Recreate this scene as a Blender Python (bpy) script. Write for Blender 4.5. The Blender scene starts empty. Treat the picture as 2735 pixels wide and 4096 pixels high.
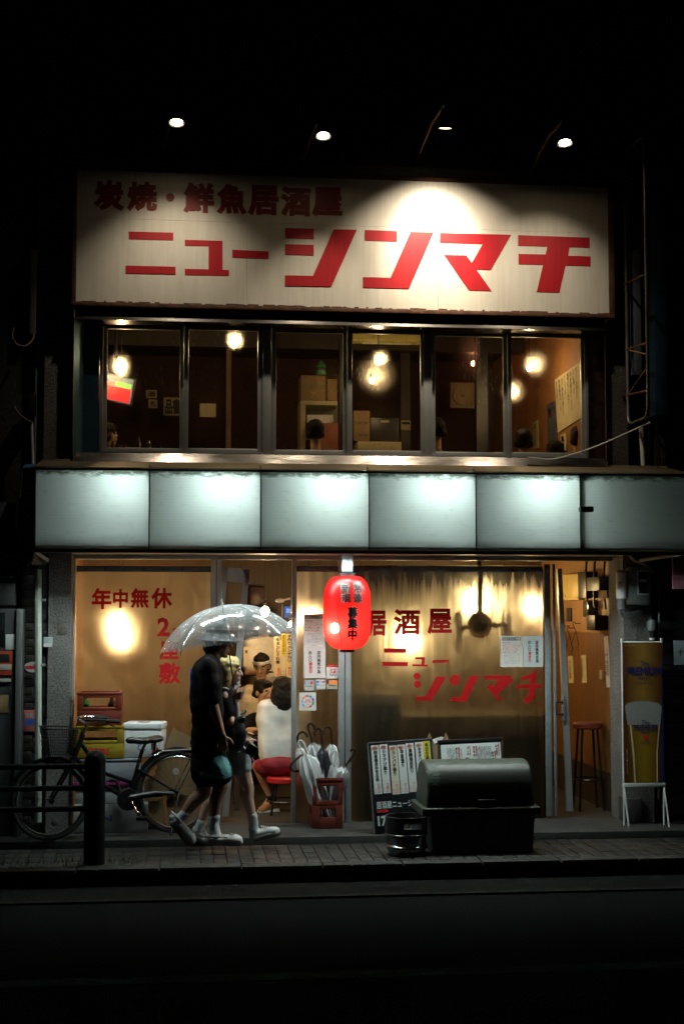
import bpy, bmesh, math, random
from mathutils import Vector as V, Matrix, noise
R = math.radians
random.seed(11)
sc = bpy.context.scene
COL = sc.collection

# ------------------------------------------------------------------ camera
CAM = V((-1.37, -12.02, 1.88))
YAW, PITCH, FPX = R(6.5), R(3.94), 50 / 36 * 4096
cam = bpy.data.cameras.new('camera'); cam.lens = 50; cam.sensor_fit = 'VERTICAL'; cam.sensor_height = 36
cam.clip_start = .1; cam.clip_end = 500
co = bpy.data.objects.new('camera', cam); COL.objects.link(co)
co.location = CAM; co.rotation_euler = (math.pi / 2 + PITCH, 0, -YAW)
sc.camera = co
FWD = V((math.sin(YAW) * math.cos(PITCH), math.cos(YAW) * math.cos(PITCH), math.sin(PITCH)))
RGT = V((math.cos(YAW), -math.sin(YAW), 0)); UPV = RGT.cross(FWD)

def ray(px, py):
    return FWD + RGT * ((px - 1367.5) / FPX) - UPV * ((py - 2048) / FPX)
def P(px, py, Y):
    """world point on the plane y=Y that shows at photograph pixel px,py"""
    d = ray(px, py); return CAM + d * ((Y - CAM.y) / d.y)
def PX(px, py, X):
    d = ray(px, py); return CAM + d * ((X - CAM.x) / d.x)
def PZ(px, py, Z):
    d = ray(px, py); return CAM + d * ((Z - CAM.z) / d.z)

# ------------------------------------------------------------------ world, exposure
w = bpy.data.worlds.new('World'); sc.world = w; w.use_nodes = True
nt = w.node_tree
sky = nt.nodes.new('ShaderNodeTexSky'); sky.sky_type = 'NISHITA'; sky.sun_disc = False
sky.sun_elevation = R(-4); sky.sun_rotation = R(200)
nt.links.new(sky.outputs[0], nt.nodes['Background'].inputs[0])
nt.nodes['Background'].inputs[1].default_value = 0.05
sc.view_settings.view_transform = 'Standard'; sc.view_settings.look = 'None'
sc.view_settings.exposure = 0; sc.view_settings.gamma = 1; sc.view_settings.use_curve_mapping = False
cy = sc.cycles
cy.use_denoising = True; cy.denoiser = 'OPENIMAGEDENOISE'; cy.denoising_input_passes = 'RGB_ALBEDO_NORMAL'
cy.max_bounces = 10; cy.diffuse_bounces = 3; cy.glossy_bounces = 3; cy.transmission_bounces = 8; cy.transparent_max_bounces = 16
cy.caustics_reflective = False; cy.caustics_refractive = True; cy.blur_glossy = 1.0
cy.sample_clamp_indirect = 2.5; cy.use_light_tree = True

# ------------------------------------------------------------------ materials
MATS = {}
def mat(name, col, rough=.6, metal=0, var=.15, scale=6, bump=0, bscale=40, stretch=None, spec=.5, **kw):
    if name in MATS: return MATS[name]
    m = bpy.data.materials.new(name); m.use_nodes = True; t = m.node_tree; N = t.nodes; L = t.links
    b = N['Principled BSDF']
    b.inputs['Roughness'].default_value = rough; b.inputs['Metallic'].default_value = metal
    b.inputs['Specular IOR Level'].default_value = spec
    for k, v in kw.items(): b.inputs[k.replace('_', ' ')].default_value = v
    tc = N.new('ShaderNodeTexCoord'); mp = N.new('ShaderNodeMapping'); L.new(tc.outputs['Object'], mp.inputs[0])
    if stretch: mp.inputs['Scale'].default_value = stretch
    n = N.new('ShaderNodeTexNoise'); n.inputs['Scale'].default_value = scale; n.inputs['Detail'].default_value = 6
    L.new(mp.outputs[0], n.inputs[0])
    r = N.new('ShaderNodeValToRGB'); r.color_ramp.elements[0].position = .3; r.color_ramp.elements[1].position = .7
    r.color_ramp.elements[0].color = [c * (1 - var) for c in col] + [1]
    r.color_ramp.elements[1].color = [min(1, c * (1 + var)) for c in col] + [1]
    L.new(n.outputs['Fac'], r.inputs[0]); L.new(r.outputs[0], b.inputs['Base Color'])
    if bump:
        n2 = N.new('ShaderNodeTexNoise'); n2.inputs['Scale'].default_value = bscale; n2.inputs['Detail'].default_value = 5
        L.new(mp.outputs[0], n2.inputs[0]); bp = N.new('ShaderNodeBump'); bp.inputs['Strength'].default_value = bump
        bp.inputs['Distance'].default_value = .02; L.new(n2.outputs['Fac'], bp.inputs['Height']); L.new(bp.outputs[0], b.inputs['Normal'])
    MATS[name] = m; return m
def emit(name, col, strength):
    if name in MATS: return MATS[name]
    m = bpy.data.materials.new(name); m.use_nodes = True; b = m.node_tree.nodes['Principled BSDF']
    b.inputs['Base Color'].default_value = (*[c * .5 for c in col], 1); b.inputs['Emission Color'].default_value = (*col, 1)
    b.inputs['Emission Strength'].default_value = strength
    MATS[name] = m; return m
def shader(name, fn):
    if name in MATS: return MATS[name]
    m = bpy.data.materials.new(name); m.use_nodes = True; t = m.node_tree
    t.nodes.remove(t.nodes['Principled BSDF']); out = t.nodes['Material Output']
    N = lambda ty, **ins: _node(t, ty, ins)
    t.links.new(fn(t, N), out.inputs[0]); MATS[name] = m; return m
def _node(t, ty, ins):
    n = t.nodes.new('ShaderNode' + ty)
    for k, v in ins.items():
        k2 = k.replace('_', ' ')
        if k.startswith('i') and k[1:].isdigit(): s = n.inputs[int(k[1:])]
        else: s = n.inputs[k2]
        if isinstance(v, bpy.types.NodeSocket): t.links.new(v, s)
        else: s.default_value = v
    return n
def ramp(t, fac, a, b, ca=(0, 0, 0, 1), cb=(1, 1, 1, 1)):
    r = t.nodes.new('ShaderNodeValToRGB'); e = r.color_ramp.elements
    e[0].position, e[1].position, e[0].color, e[1].color = a, b, ca, cb
    t.links.new(fac, r.inputs[0]); return r.outputs[0]
def coords(t, N, scale=(1, 1, 1)):
    c = t.nodes.new('ShaderNodeTexCoord'); m = N('Mapping', Vector=c.outputs['Object'], Scale=scale); return m.outputs[0]

def f_vinyl(t, N):                       # clear but crinkled, slightly milky sheet that blurs what is behind it
    c1 = coords(t, N, (4.0, 1, .30)); c2 = coords(t, N, (3, 3, 2))
    n1 = N('TexNoise', Vector=c1, Scale=2.6, Detail=1.5, Distortion=.8); n2 = N('TexNoise', Vector=c2, Scale=3, Detail=2, Distortion=1.0)
    bp = N('Bump', Strength=.30, Distance=.05, Height=n1.outputs[0])
    rg = ramp(t, n2.outputs[0], .3, .75, (.62, .62, .62, 1), (.80, .80, .80, 1))
    rf = N('BsdfRefraction', Color=(.93, .92, .86, 1), IOR=1.2, Roughness=rg, Normal=bp.outputs[0]); rf.distribution = 'BECKMANN'
    rw = N('BsdfRefraction', Color=(.93, .90, .80, 1), IOR=1.45, Roughness=.72, Normal=bp.outputs[0]); rw.distribution = 'GGX'
    fk = ramp(t, n2.outputs[0], .35, .7, (.25, .25, .25, 1), (.60, .60, .60, 1))
    r2 = N('MixShader', i0=fk, i1=rf.outputs[0], i2=rw.outputs[0])
    gs = N('BsdfGlossy', Roughness=.22, Normal=bp.outputs[0]); fz = N('Fresnel', IOR=1.35)
    g = N('MixShader', i0=fz.outputs[0], i1=r2.outputs[0], i2=gs.outputs[0])
    d = N('BsdfTranslucent', Color=(.75, .72, .65, 1)); d2 = N('BsdfDiffuse', Color=(.45, .45, .42, 1))
    mx = N('MixShader', i0=.25, i1=d.outputs[0], i2=d2.outputs[0])
    return N('MixShader', i0=.010, i1=g.outputs[0], i2=mx.outputs[0]).outputs[0]
def f_pane(t, N):                        # dusty streaked window glass
    c = coords(t, N, (9, 9, 1.6)); n = N('TexNoise', Vector=c, Scale=7, Detail=8, Roughness=.75)
    c2 = coords(t, N); n2 = N('TexNoise', Vector=c2, Scale=2.2, Detail=4)
    a = ramp(t, n.outputs[0], .38, .66, (.04, .04, .04, 1), (.34, .34, .34, 1)); b = ramp(t, n2.outputs[0], .35, .65, (.35, .35, .35, 1), (1, 1, 1, 1))
    m = N('Math', i0=a, i1=b); m.operation = 'MULTIPLY'
    tr = N('BsdfTransparent', Color=(.8, .8, .78, 1)); rf = N('BsdfRefraction', Color=(.9, .86, .75, 1), Roughness=.52, IOR=1.3)
    mx = N('MixShader', i0=m.outputs[0], i1=tr.outputs[0], i2=rf.outputs[0])
    gl = N('BsdfGlossy', Color=(1, 1, 1, 1), Roughness=.03); lw = N('LayerWeight', Blend=.25)
    f = N('Math', i0=lw.outputs['Fresnel'], i1=.5); f.operation = 'MULTIPLY'
    return N('MixShader', i0=f.outputs[0], i1=mx.outputs[0], i2=gl.outputs[0]).outputs[0]
def f_awn(t, N):                         # fluted translucent sign sheet with grime along the edges
    c = t.nodes.new('ShaderNodeTexCoord').outputs['Object']
    s = N('SeparateXYZ', Vector=c)
    wv = N('TexWave', Vector=c, Scale=26, Distortion=0); wv.bands_direction = 'Z'
    n = N('TexNoise', Vector=coords(t, N, (1, 1, 3)), Scale=9, Detail=8, Roughness=.7); n2 = N('TexNoise', Vector=c, Scale=2.2, Detail=3)
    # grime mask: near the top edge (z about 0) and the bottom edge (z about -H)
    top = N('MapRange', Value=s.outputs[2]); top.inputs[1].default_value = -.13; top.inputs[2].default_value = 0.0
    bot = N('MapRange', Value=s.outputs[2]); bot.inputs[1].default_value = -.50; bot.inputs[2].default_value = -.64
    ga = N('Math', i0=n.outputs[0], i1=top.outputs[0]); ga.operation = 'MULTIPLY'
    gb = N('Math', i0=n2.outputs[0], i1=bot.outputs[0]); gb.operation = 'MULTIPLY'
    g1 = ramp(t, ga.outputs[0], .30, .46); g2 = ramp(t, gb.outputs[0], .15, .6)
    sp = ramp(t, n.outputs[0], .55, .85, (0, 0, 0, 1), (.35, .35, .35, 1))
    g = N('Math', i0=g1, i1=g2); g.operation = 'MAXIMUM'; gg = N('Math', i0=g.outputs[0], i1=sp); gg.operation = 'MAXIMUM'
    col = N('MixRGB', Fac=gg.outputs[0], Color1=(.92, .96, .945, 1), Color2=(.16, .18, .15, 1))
    wc = ramp(t, wv.outputs[0], .0, .35, (.90, .90, .90, 1), (1, 1, 1, 1))
    cm = N('MixRGB', Fac=1.0, Color1=col.outputs[0], Color2=wc); cm.blend_type = 'MULTIPLY'
    tl = N('BsdfTranslucent', Color=cm.outputs[0]); df = N('BsdfDiffuse', Color=cm.outputs[0])
    gl = N('BsdfGlossy', Roughness=.25)
    m = N('MixShader', i0=.15, i1=tl.outputs[0], i2=df.outputs[0])
    return N('MixShader', i0=.04, i1=m.outputs[0], i2=gl.outputs[0]).outputs[0]
def f_lantern(t, N):
    c = t.nodes.new('ShaderNodeTexCoord').outputs['Object']
    n = N('TexNoise', Vector=coords(t, N, (4, 4, 30)), Scale=3, Detail=4)
    col = ramp(t, n.outputs[0], .3, .7, (.80, .010, .009, 1), (.92, .018, .016, 1))
    tl = N('BsdfTranslucent', Color=col); df = N('BsdfDiffuse', Color=(.55, .008, .010, 1))
    m = N('MixShader', i0=.25, i1=tl.outputs[0], i2=df.outputs[0])
    rf = N('BsdfRefraction', Color=(1, .6, .55, 1), Roughness=.7, IOR=1.25)
    m2 = N('MixShader', i0=.24, i1=m.outputs[0], i2=rf.outputs[0])
    gl = N('BsdfGlossy', Roughness=.35)
    return N('MixShader', i0=.03, i1=m2.outputs[0], i2=gl.outputs[0]).outputs[0]
def f_clear(t, N):                       # clear umbrella film, wet
    n = N('TexNoise', Vector=coords(t, N), Scale=55, Detail=3); n2 = N('TexNoise', Vector=coords(t, N), Scale=5, Detail=3)
    h = ramp(t, n.outputs[0], .60, .72)
    bp = N('Bump', Strength=.5, Distance=.012, Height=h)
    tr = N('BsdfTransparent', Color=(.90, .92, .94, 1)); gl = N('BsdfGlossy', Color=(1, 1, 1, 1), Roughness=.12, Normal=bp.outputs[0])
    df = N('BsdfDiffuse', Color=(.85, .88, .9, 1)); tl = N('BsdfTranslucent', Color=(.9, .9, .92, 1))
    d = N('MixShader', i0=.55, i1=df.outputs[0], i2=tl.outputs[0])
    fk = ramp(t, n2.outputs[0], .3, .7, (.15, .15, .15, 1), (.26, .26, .26, 1))
    m = N('MixShader', i0=fk, i1=tr.outputs[0], i2=d.outputs[0])
    lw = N('LayerWeight', Blend=.35); f = N('Math', i0=lw.outputs['Fresnel'], i1=.45); f.operation = 'MULTIPLY'
    f2 = N('Math', i0=f.outputs[0], i1=.03); f2.operation = 'ADD'
    return N('MixShader', i0=f2.outputs[0], i1=m.outputs[0], i2=gl.outputs[0]).outputs[0]
def f_paint(t, N):                       # hand-brushed red sign paint, vertical streaks of wear
    n = N('TexNoise', Vector=coords(t, N, (60, 60, 1.2)), Scale=2, Detail=6)
    col = ramp(t, n.outputs[0], .3, .8, (.36, .002, .010, 1), (.46, .012, .022, 1))
    return N('BsdfPrincipled', Base_Color=col, Roughness=.45).outputs[0]
def f_sign(t, N):
    n = N('TexNoise', Vector=coords(t, N, (2, 2, .6)), Scale=3, Detail=7, Roughness=.65)
    c = t.nodes.new('ShaderNodeTexCoord').outputs['Object']; s = N('SeparateXYZ', Vector=c)
    n2 = N('TexNoise', Vector=coords(t, N, (14, 14, .7)), Scale=3, Detail=5)
    a = ramp(t, n.outputs[0], .25, .75, (.60, .58, .52, 1), (.72, .70, .65, 1)); b = ramp(t, n2.outputs[0], .35, .62, (.86, .84, .8, 1), (1, 1, 1, 1))
    m = N('MixRGB', Fac=.55, Color1=a, Color2=b); m.blend_type = 'MULTIPLY'
    return N('BsdfPrincipled', Base_Color=m.outputs[0], Roughness=.5).outputs[0]
def f_plaster(t, N):                     # rough pebble-dash render
    n = N('TexNoise', Vector=coords(t, N), Scale=70, Detail=6, Roughness=.75); n2 = N('TexNoise', Vector=coords(t, N), Scale=3, Detail=4)
    col = ramp(t, n.outputs[0], .35, .65, (.05, .05, .05, 1), (.30, .29, .275, 1)); c2 = ramp(t, n2.outputs[0], .3, .7, (.6, .6, .6, 1), (1, 1, 1, 1))
    m = N('MixRGB', Fac=1.0, Color1=col, Color2=c2); m.blend_type = 'MULTIPLY'
    bp = N('Bump', Strength=.9, Distance=.02, Height=n.outputs[0])
    return N('BsdfPrincipled', Base_Color=m.outputs[0], Roughness=.95, Normal=bp.outputs[0]).outputs[0]
def f_wood(dark, light):
    def f(t, N):
        n = N('TexNoise', Vector=coords(t, N, (8, 8, .5)), Scale=5, Detail=6, Distortion=.6)
        col = ramp(t, n.outputs[0], .25, .75, (*dark, 1), (*light, 1))
        return N('BsdfPrincipled', Base_Color=col, Roughness=.5).outputs[0]
    return f
def f_steel(t, N):                       # brushed stainless trim
    n = N('TexNoise', Vector=coords(t, N, (.6, 40, 40)), Scale=6, Detail=6); n2 = N('TexNoise', Vector=coords(t, N, (1.5, 6, 6)), Scale=2.2, Detail=6)
    col = ramp(t, n2.outputs[0], .33, .7, (.06, .057, .052, 1), (.20, .19, .18, 1)); rg = ramp(t, n2.outputs[0], .3, .7, (.34, .34, .34, 1), (.16, .16, .16, 1))
    bp = N('Bump', Strength=.12, Distance=.002, Height=n.outputs[0])
    return N('BsdfPrincipled', Base_Color=col, Metallic=1.0, Roughness=rg, Normal=bp.outputs[0]).outputs[0]
def f_beer(a, b, horizontal=True, cen=0, wid=.15):
    def f(t, N):                         # printed gradient of a beer advertisement (part of the print)
        s = N('SeparateXYZ', Vector=t.nodes.new('ShaderNodeTexCoord').outputs['Object'])
        d = N('Math', i0=s.outputs[0], i1=cen); d.operation = 'SUBTRACT'; ab = N('Math', i0=d.outputs[0]); ab.operation = 'ABSOLUTE'
        mr = N('MapRange', Value=ab.outputs[0]); mr.inputs[1].default_value = 0; mr.inputs[2].default_value = wid
        col = ramp(t, mr.outputs[0], 0, 1, (*a, 1), (*b, 1))
        return N('BsdfPrincipled', Base_Color=col, Roughness=.3).outputs[0]
    return f

VINYL = shader('clear_vinyl', f_vinyl); PANE = shader('dusty_glass', f_pane); AWN = shader('fluted_sheet', f_awn)
LANT = shader('red_paper', f_lantern); CLEAR = shader('clear_film', f_clear); REDP = shader('red_sign_paint', f_paint)
SIGNW = shader('sign_white', f_sign); PLAST = shader('pebble_dash', f_plaster); STEEL = shader('brushed_steel', f_steel)
WOOD = shader('panel_wood', f_wood((.13, .052, .013), (.19, .085, .024))); DWOOD = shader('dark_wood', f_wood((.022, .014, .008), (.045, .028, .015)))
BWOOD = shader('brown_wood', f_wood((.20, .10, .035), (.36, .20, .08))); DBOARD = shader('dark_board_wood', f_wood((.045, .026, .009), (.085, .052, .018))); DCEIL = shader('dark_ceiling_wood', f_wood((.045, .026, .009), (.085, .052, .018)))  # last two: brown wood darkened for back boards and ceiling
ALU = mat('aluminium', (.50, .52, .53), .42, .75, .12, 5, .05, 60)
ALUD = mat('aged_aluminium', (.30, .32, .33), .5, .6, .2, 4, .05, 60)
RUST = mat('rusty_brown', (.09, .035, .015), .75, 0, .5, 9, .4, 30)
BLACK = mat('black_plastic', (.012, .012, .013), .4, 0, .2)
BLACKM = mat('black_metal', (.015, .015, .016), .3, .3, .2)
RUBBER = mat('rubber', (.018, .018, .018), .85, 0, .2, bump=.2)
DARKW = mat('dark_wall', (.045, .043, .04), .9, 0, .4, 3, .5, 30)
NEIGH = mat('neighbour_wall', (.03, .032, .035), .9, 0, .4, 3, .4, 30)
def f_paper(c): return lambda t, N: N('MixShader', i0=.4, i1=N('BsdfPrincipled', Base_Color=(*c, 1), Roughness=.6).outputs[0], i2=N('BsdfTranslucent', Color=(*c, 1)).outputs[0]).outputs[0]
WHITE = shader('white_paper', f_paper((.76, .75, .72)))
PINKP = shader('white_card', f_paper((.82, .72, .72)))
INK = mat('black_ink', (.015, .015, .018), .6, 0, .1); REDI = mat('red_ink', (.55, .02, .02), .6, 0, .1)
BLUEI = mat('blue_ink', (.04, .10, .42), .6, 0, .1); YELP = mat('yellow_paper', (.75, .62, .05), .7, 0, .05)
CHALK = mat('chalk', (.60, .70, .66), .8, 0, .15, 30); CREAM = mat('cream_board', (.36, .30, .17), .6, 0, .1)
CARD = mat('cardboard', (.22, .14, .065), .85, 0, .15, 5); WPVC = mat('white_pvc', (.62, .63, .60), .45, 0, .12, 4)
GREYP = mat('grey_plastic', (.11, .115, .118), .5, 0, .15, 4); CHROME = mat('chrome', (.6, .62, .64), .18, 1, .1)
SKIN = mat('skin', (.50, .30, .20), .5, 0, .08, 12, Subsurface_Weight=.08); SKIN2 = mat('skin_pale', (.62, .40, .30), .5, 0, .08, 12, Subsurface_Weight=.08)
HAIRB = mat('black_hair', (.009, .007, .006), .6, 0, .4, 8, .5, 90, (1, 1, .12), .15); HAIRY = mat('blonde_hair', (.55, .40, .16), .4, 0, .3, 10, .5, 90, (1, 1, .12))
BTEE = mat('black_cotton', (.007, .007, .008), 1.0, 0, .3, 20, .2, 120, None, .05); WTEE = mat('white_cotton', (.72, .71, .68), .85, 0, .06, 20, .15, 120)
TEAL = mat('teal_print', (.10, .30, .30), .8, 0, .15); BLUEP = mat('blue_print', (.05, .08, .40), .8, 0, .4, 25)
BULB = emit('bulb_warm', (1, .62, .26), 420); BULBU = emit('bulb_upper', (1, .68, .32), 330)

# ------------------------------------------------------------------ mesh helpers
WL = {}                                   # world location of every built object
class MB:
    def __init__(s): s.v = []; s.f = []
    def add(s, v, f):
        o = len(s.v); s.v += [V(p) for p in v]; s.f += [[i + o for i in q] for q in f]; return s
    def box(s, x0, x1, y0, y1, z0, z1, c=0, M=None):
        x0, x1 = sorted((x0, x1)); y0, y1 = sorted((y0, y1)); z0, z1 = sorted((z0, z1))
        if c:
            c = min(c, (x1 - x0) / 3, (y1 - y0) / 3, (z1 - z0) / 3)
            b = bmesh.new(); bmesh.ops.create_cube(b, size=1)
            for q in b.verts: q.co = V(((x0 + x1) / 2 + q.co.x * (x1 - x0), (y0 + y1) / 2 + q.co.y * (y1 - y0), (z0 + z1) / 2 + q.co.z * (z1 - z0)))
            bmesh.ops.bevel(b, geom=b.edges[:], offset=c, segments=2, affect='EDGES', profile=.5)
            b.verts.index_update(); vs = [q.co.copy() for q in b.verts]; fs = [[q.index for q in f.verts] for f in b.faces]; b.free()
        else:
            vs = [V(p) for p in ((x0, y0, z0), (x1, y0, z0), (x1, y1, z0), (x0, y1, z0), (x0, y0, z1), (x1, y0, z1), (x1, y1, z1), (x0, y1, z1))]
            fs = [(0, 3, 2, 1), (4, 5, 6, 7), (0, 1, 5, 4), (1, 2, 6, 5), (2, 3, 7, 6), (3, 0, 4, 7)]
        if M: vs = [M @ q for q in vs]
        return s.add(vs, fs)
    def tube(s, pts, r, n=10, closed=False, sy=1):
        pts = [V(p) for p in pts]; k = len(pts); rs = r if isinstance(r, (list, tuple)) else [r] * k
        vs, fs = [], []; up = None
        for i, p in enumerate(pts):
            a = pts[i - 1] if i or closed else p; b = pts[(i + 1) % k] if i < k - 1 or closed else p
            d = (b - a).normalized()
            if up is None: up = d.orthogonal().normalized()
            else:
                up = up - d * up.dot(d); up = up.normalized() if up.length > 1e-6 else d.orthogonal().normalized()
            e = d.cross(up)
            for j in range(n):
                t = 2 * math.pi * j / n; vs.append(p + (up * math.cos(t) + e * math.sin(t) * sy) * rs[i])
        for i in range(k if closed else k - 1):
            for j in range(n):
                a, b2 = i * n, ((i + 1) % k) * n; fs.append((a + j, a + (j + 1) % n, b2 + (j + 1) % n, b2 + j))
        if not closed: fs += [tuple(range(n))[::-1], tuple(range((k - 1) * n, k * n))]
        return s.add(vs, fs)
    def lathe(s, prof, c=(0, 0, 0), n=24, M=None, sx=1, sy=1):
        vs, fs = [], []; c = V(c)
        for r, z in prof:
            for j in range(n):
                t = 2 * math.pi * j / n; q = V((r * math.cos(t) * sx, r * math.sin(t) * sy, z)); vs.append(c + (M @ q if M else q))
        for i in range(len(prof) - 1):
            for j in range(n): fs.append((i * n + j, i * n + (j + 1) % n, (i + 1) * n + (j + 1) % n, (i + 1) * n + j))
        if prof[0][0] > 1e-5: fs.append(tuple(range(n))[::-1])
        if prof[-1][0] > 1e-5: fs.append(tuple(range((len(prof) - 1) * n, len(prof) * n)))
        return s.add(vs, fs)
    def ell(s, c, r, M=None, nu=16, nv=10):
        if not isinstance(r, (tuple, list)): r = (r, r, r)
        vs, fs = [], []; c = V(c)
        for i in range(1, nv):
            a = math.pi * i / nv
            for j in range(nu):
                t = 2 * math.pi * j / nu; q = V((r[0] * math.sin(a) * math.cos(t), r[1] * math.sin(a) * math.sin(t), r[2] * math.cos(a)))
                vs.append(c + (M @ q if M else q))
        for q in (V((0, 0, r[2])), V((0, 0, -r[2]))): vs.append(c + (M @ q if M else q))
        T = (nv - 1) * nu
        for i in range(nv - 2):
            for j in range(nu): fs.append((i * nu + j, (i + 1) * nu + j, (i + 1) * nu + (j + 1) % nu, i * nu + (j + 1) % nu))
        for j in range(nu): fs.append((T, j, (j + 1) % nu)); fs.append((T + 1, (nv - 2) * nu + (j + 1) % nu, (nv - 2) * nu + j))
        return s.add(vs, fs)
    def cap(s, p0, r0, p1, r1, n=12):        # tapered limb with round ends
        p0, p1 = V(p0), V(p1); d = (p1 - p0); L = d.length or 1e-5; d = d / L
        pts, rs = [], []
        for k in (-80, -55, -28): a = R(k); pts.append(p0 + d * math.sin(a) * r0); rs.append(r0 * math.cos(a))
        pts += [p0, p0.lerp(p1, .5), p1]; rs += [r0, (r0 + r1) / 2, r1]
        for k in (28, 55, 80): a = R(k); pts.append(p1 + d * math.sin(a) * r1); rs.append(r1 * math.cos(a))
        return s.tube(pts, rs, n)
    def prism(s, poly, y0, y1):              # polygon in x,z pushed along y
        n = len(poly); vs = [(x, y0, z) for x, z in poly] + [(x, y1, z) for x, z in poly]
        return s.add(vs, [tuple(range(n)), tuple(range(2 * n - 1, n - 1, -1))] + [(i, i + n, (i + 1) % n + n, (i + 1) % n) for i in range(n)])
    def xf(s, M): s.v = [M @ q for q in s.v]; return s
    def build(s, name, m, parent=None, loc=None, smooth=35, label=None, kind=None):
        o0 = WL[parent] if parent else V(loc or (0, 0, 0))
        me = bpy.data.meshes.new(name); me.from_pydata([q - o0 for q in s.v], [], s.f); me.update()
        if smooth:
            me.shade_smooth(); me.set_sharp_from_angle(angle=R(smooth))
        if m: me.materials.append(m)
        ob = bpy.data.objects.new(name, me); COL.objects.link(ob); WL[ob] = o0
        if parent: ob.parent = parent
        else: ob.location = o0
        if label: ob['label'] = label
        if kind: ob['kind'] = kind
        return ob
def thing(name, label, cat, loc=(0, 0, 0), group=None):
    o = bpy.data.objects.new(name, None); COL.objects.link(o); o.location = loc; o.empty_display_size = .1
    WL[o] = V(loc); return tag(o, label, cat, group)
def tag(o, label, cat, group=None):
    o['label'] = label; o['category'] = cat
    if group: o['group'] = group
    return o
def copy_tree(o, d, label=None, parent=None):
    c = o.copy(); COL.objects.link(c)
    if parent: c.parent = parent
    else: c.location = o.location + V(d)
    WL[c] = WL[o] + V(d)
    if label: c['label'] = label
    for ch in o.children: copy_tree(ch, d, None, c)
    return c
def px_rect(x0, y0, x1, y1, Y):             # photograph rectangle -> x0,x1,z0,z1 on plane y=Y
    a, b = P(x0, (y0 + y1) / 2, Y), P(x1, (y0 + y1) / 2, Y); c, d = P((x0 + x1) / 2, y1, Y), P((x0 + x1) / 2, y0, Y)
    return a.x, b.x, c.z, d.z

TXT = {}
def glyphs(s, bold=0, vertical=False):
    k = (s, bold, vertical)
    if k not in TXT:
        c = bpy.data.curves.new('t', 'FONT'); c.body = '\n'.join(s.replace('ー', '｜')) if vertical else s
        c.size = 1; c.resolution_u = 2; c.align_x = 'CENTER' if vertical else 'LEFT'
        if bold: c.bevel_depth = bold; c.bevel_resolution = 0
        o = bpy.data.objects.new('t', c); COL.objects.link(o)
        me = bpy.data.meshes.new_from_object(o.evaluated_get(bpy.context.evaluated_depsgraph_get()))
        vs = [v.co.copy() for v in me.vertices]; fs = [list(p.vertices) for p in me.polygons]
        bpy.data.objects.remove(o); bpy.data.curves.remove(c); bpy.data.meshes.remove(me)
        TXT[k] = (vs, fs, min(v.x for v in vs), max(v.x for v in vs), min(v.y for v in vs), max(v.y for v in vs))
    return TXT[k]
def write(mb, s, x0, x1, z0, z1, y, bold=0, vertical=False, skew=0):
    vs, fs, a, b, c, d = glyphs(s, bold, vertical); kx = (x1 - x0) / (b - a); kz = (z1 - z0) / (d - c)
    return mb.add([(x0 + (v.x - a) * kx, y - (v.z + bold) * .006, z0 + (v.y - c) * kz + skew * (v.x - a) * kx) for v in vs], fs)

VF = 1.0
def blob(name, mb, m, parent, vox=.012, it=6, wr=0, wscale=9, label=None):
    """one continuous surface out of overlapping limbs"""
    o = mb.build('tmp', None, parent)
    r = o.modifiers.new('r', 'REMESH'); r.mode = 'VOXEL'; r.voxel_size = vox * VF
    q = o.modifiers.new('s', 'SMOOTH'); q.iterations = it; q.factor = .5
    me = bpy.data.meshes.new_from_object(o.evaluated_get(bpy.context.evaluated_depsgraph_get()))
    old = o.data; o.modifiers.clear(); o.data = me; bpy.data.meshes.remove(old); o.name = name; me.name = name
    me.materials.clear(); me.materials.append(m)
    if wr:
        for v in me.vertices:
            p = v.co; k = noise.noise(V((p.x * wscale, p.y * wscale, p.z * wscale * 1.5 + p.x * 5)))
            k2 = noise.noise(V((p.x * 4 + 7, p.y * 4, p.z * 14)))
            v.co = p + v.normal * (k * wr + k2 * wr * .7)
    me.shade_smooth()
    if label: o['label'] = label
    return o

def X(px, Y=0, py=2440): return P(px, py, Y).x
def Z(py, Y=0, px=1367): return P(px, py, Y).z

# ================================================================== GROUND
def ground(name, x0, x1, y0, y1, z, m, th=.1):
    return MB().box(x0, x1, y0, y1, z - th, z).build(name, m, None, (0, 0, 0), 0, kind='structure')
ASPH = mat('asphalt', (.007, .007, .0075), 1.0, 0, .35, 30, .5, 160, None, .0)
ASPH2 = mat('asphalt_gutter', (.008, .008, .008), 1.0, 0, .35, 20, .4, 120, None, .0)
CONC = mat('concrete', (.035, .035, .033), .8, 0, .3, 5, .3, 60)
PAV = [mat('paver_grey', (.010, .010, .0097), .55, 0, .35, 12, .25, 90), mat('paver_dark', (.009, .009, .0085), .55, 0, .35, 12, .25, 90), mat('paver_pale', (.019, .019, .017), .55, 0, .25, 12, .25, 90)]
ground('road', -60, 60, -40, -1.92, -.13, ASPH)
ground('gutter', -60, 60, -1.92, -1.40, -.122, ASPH2)
ground('earth', -60, 60, -.395, 30, -.03, DARKW)
MB().box(-60, 60, -1.98, -1.90, -.126, -.115).build('gutter_edge_line', mat('worn_line', (.013, .013, .012), 1, 0, .6, 20, 0, 40, None, 0), None, (0, 0, 0), 0, kind='structure')
MB().box(-60, 60, -4.15, -4.00, -.1299, -.124).build('road_marking', mat('worn_white_paint', (.015, .024, .021), 1, 0, .6, 14, 0, 40, None, 0), None, (0, 0, 0), 0, kind='structure')
side = MB().box(-60, 60, -1.27, -.398, -.2, -.012).build('sidewalk', CONC, None, (0, 0, 0), 0, kind='structure')
pm = [MB().box(-.0465, .0465, -.0965, .0965, -.03, 0, .004).build('paver', PAV[k], side) for k in range(3)]
meshes = [o.data for o in pm]
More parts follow.
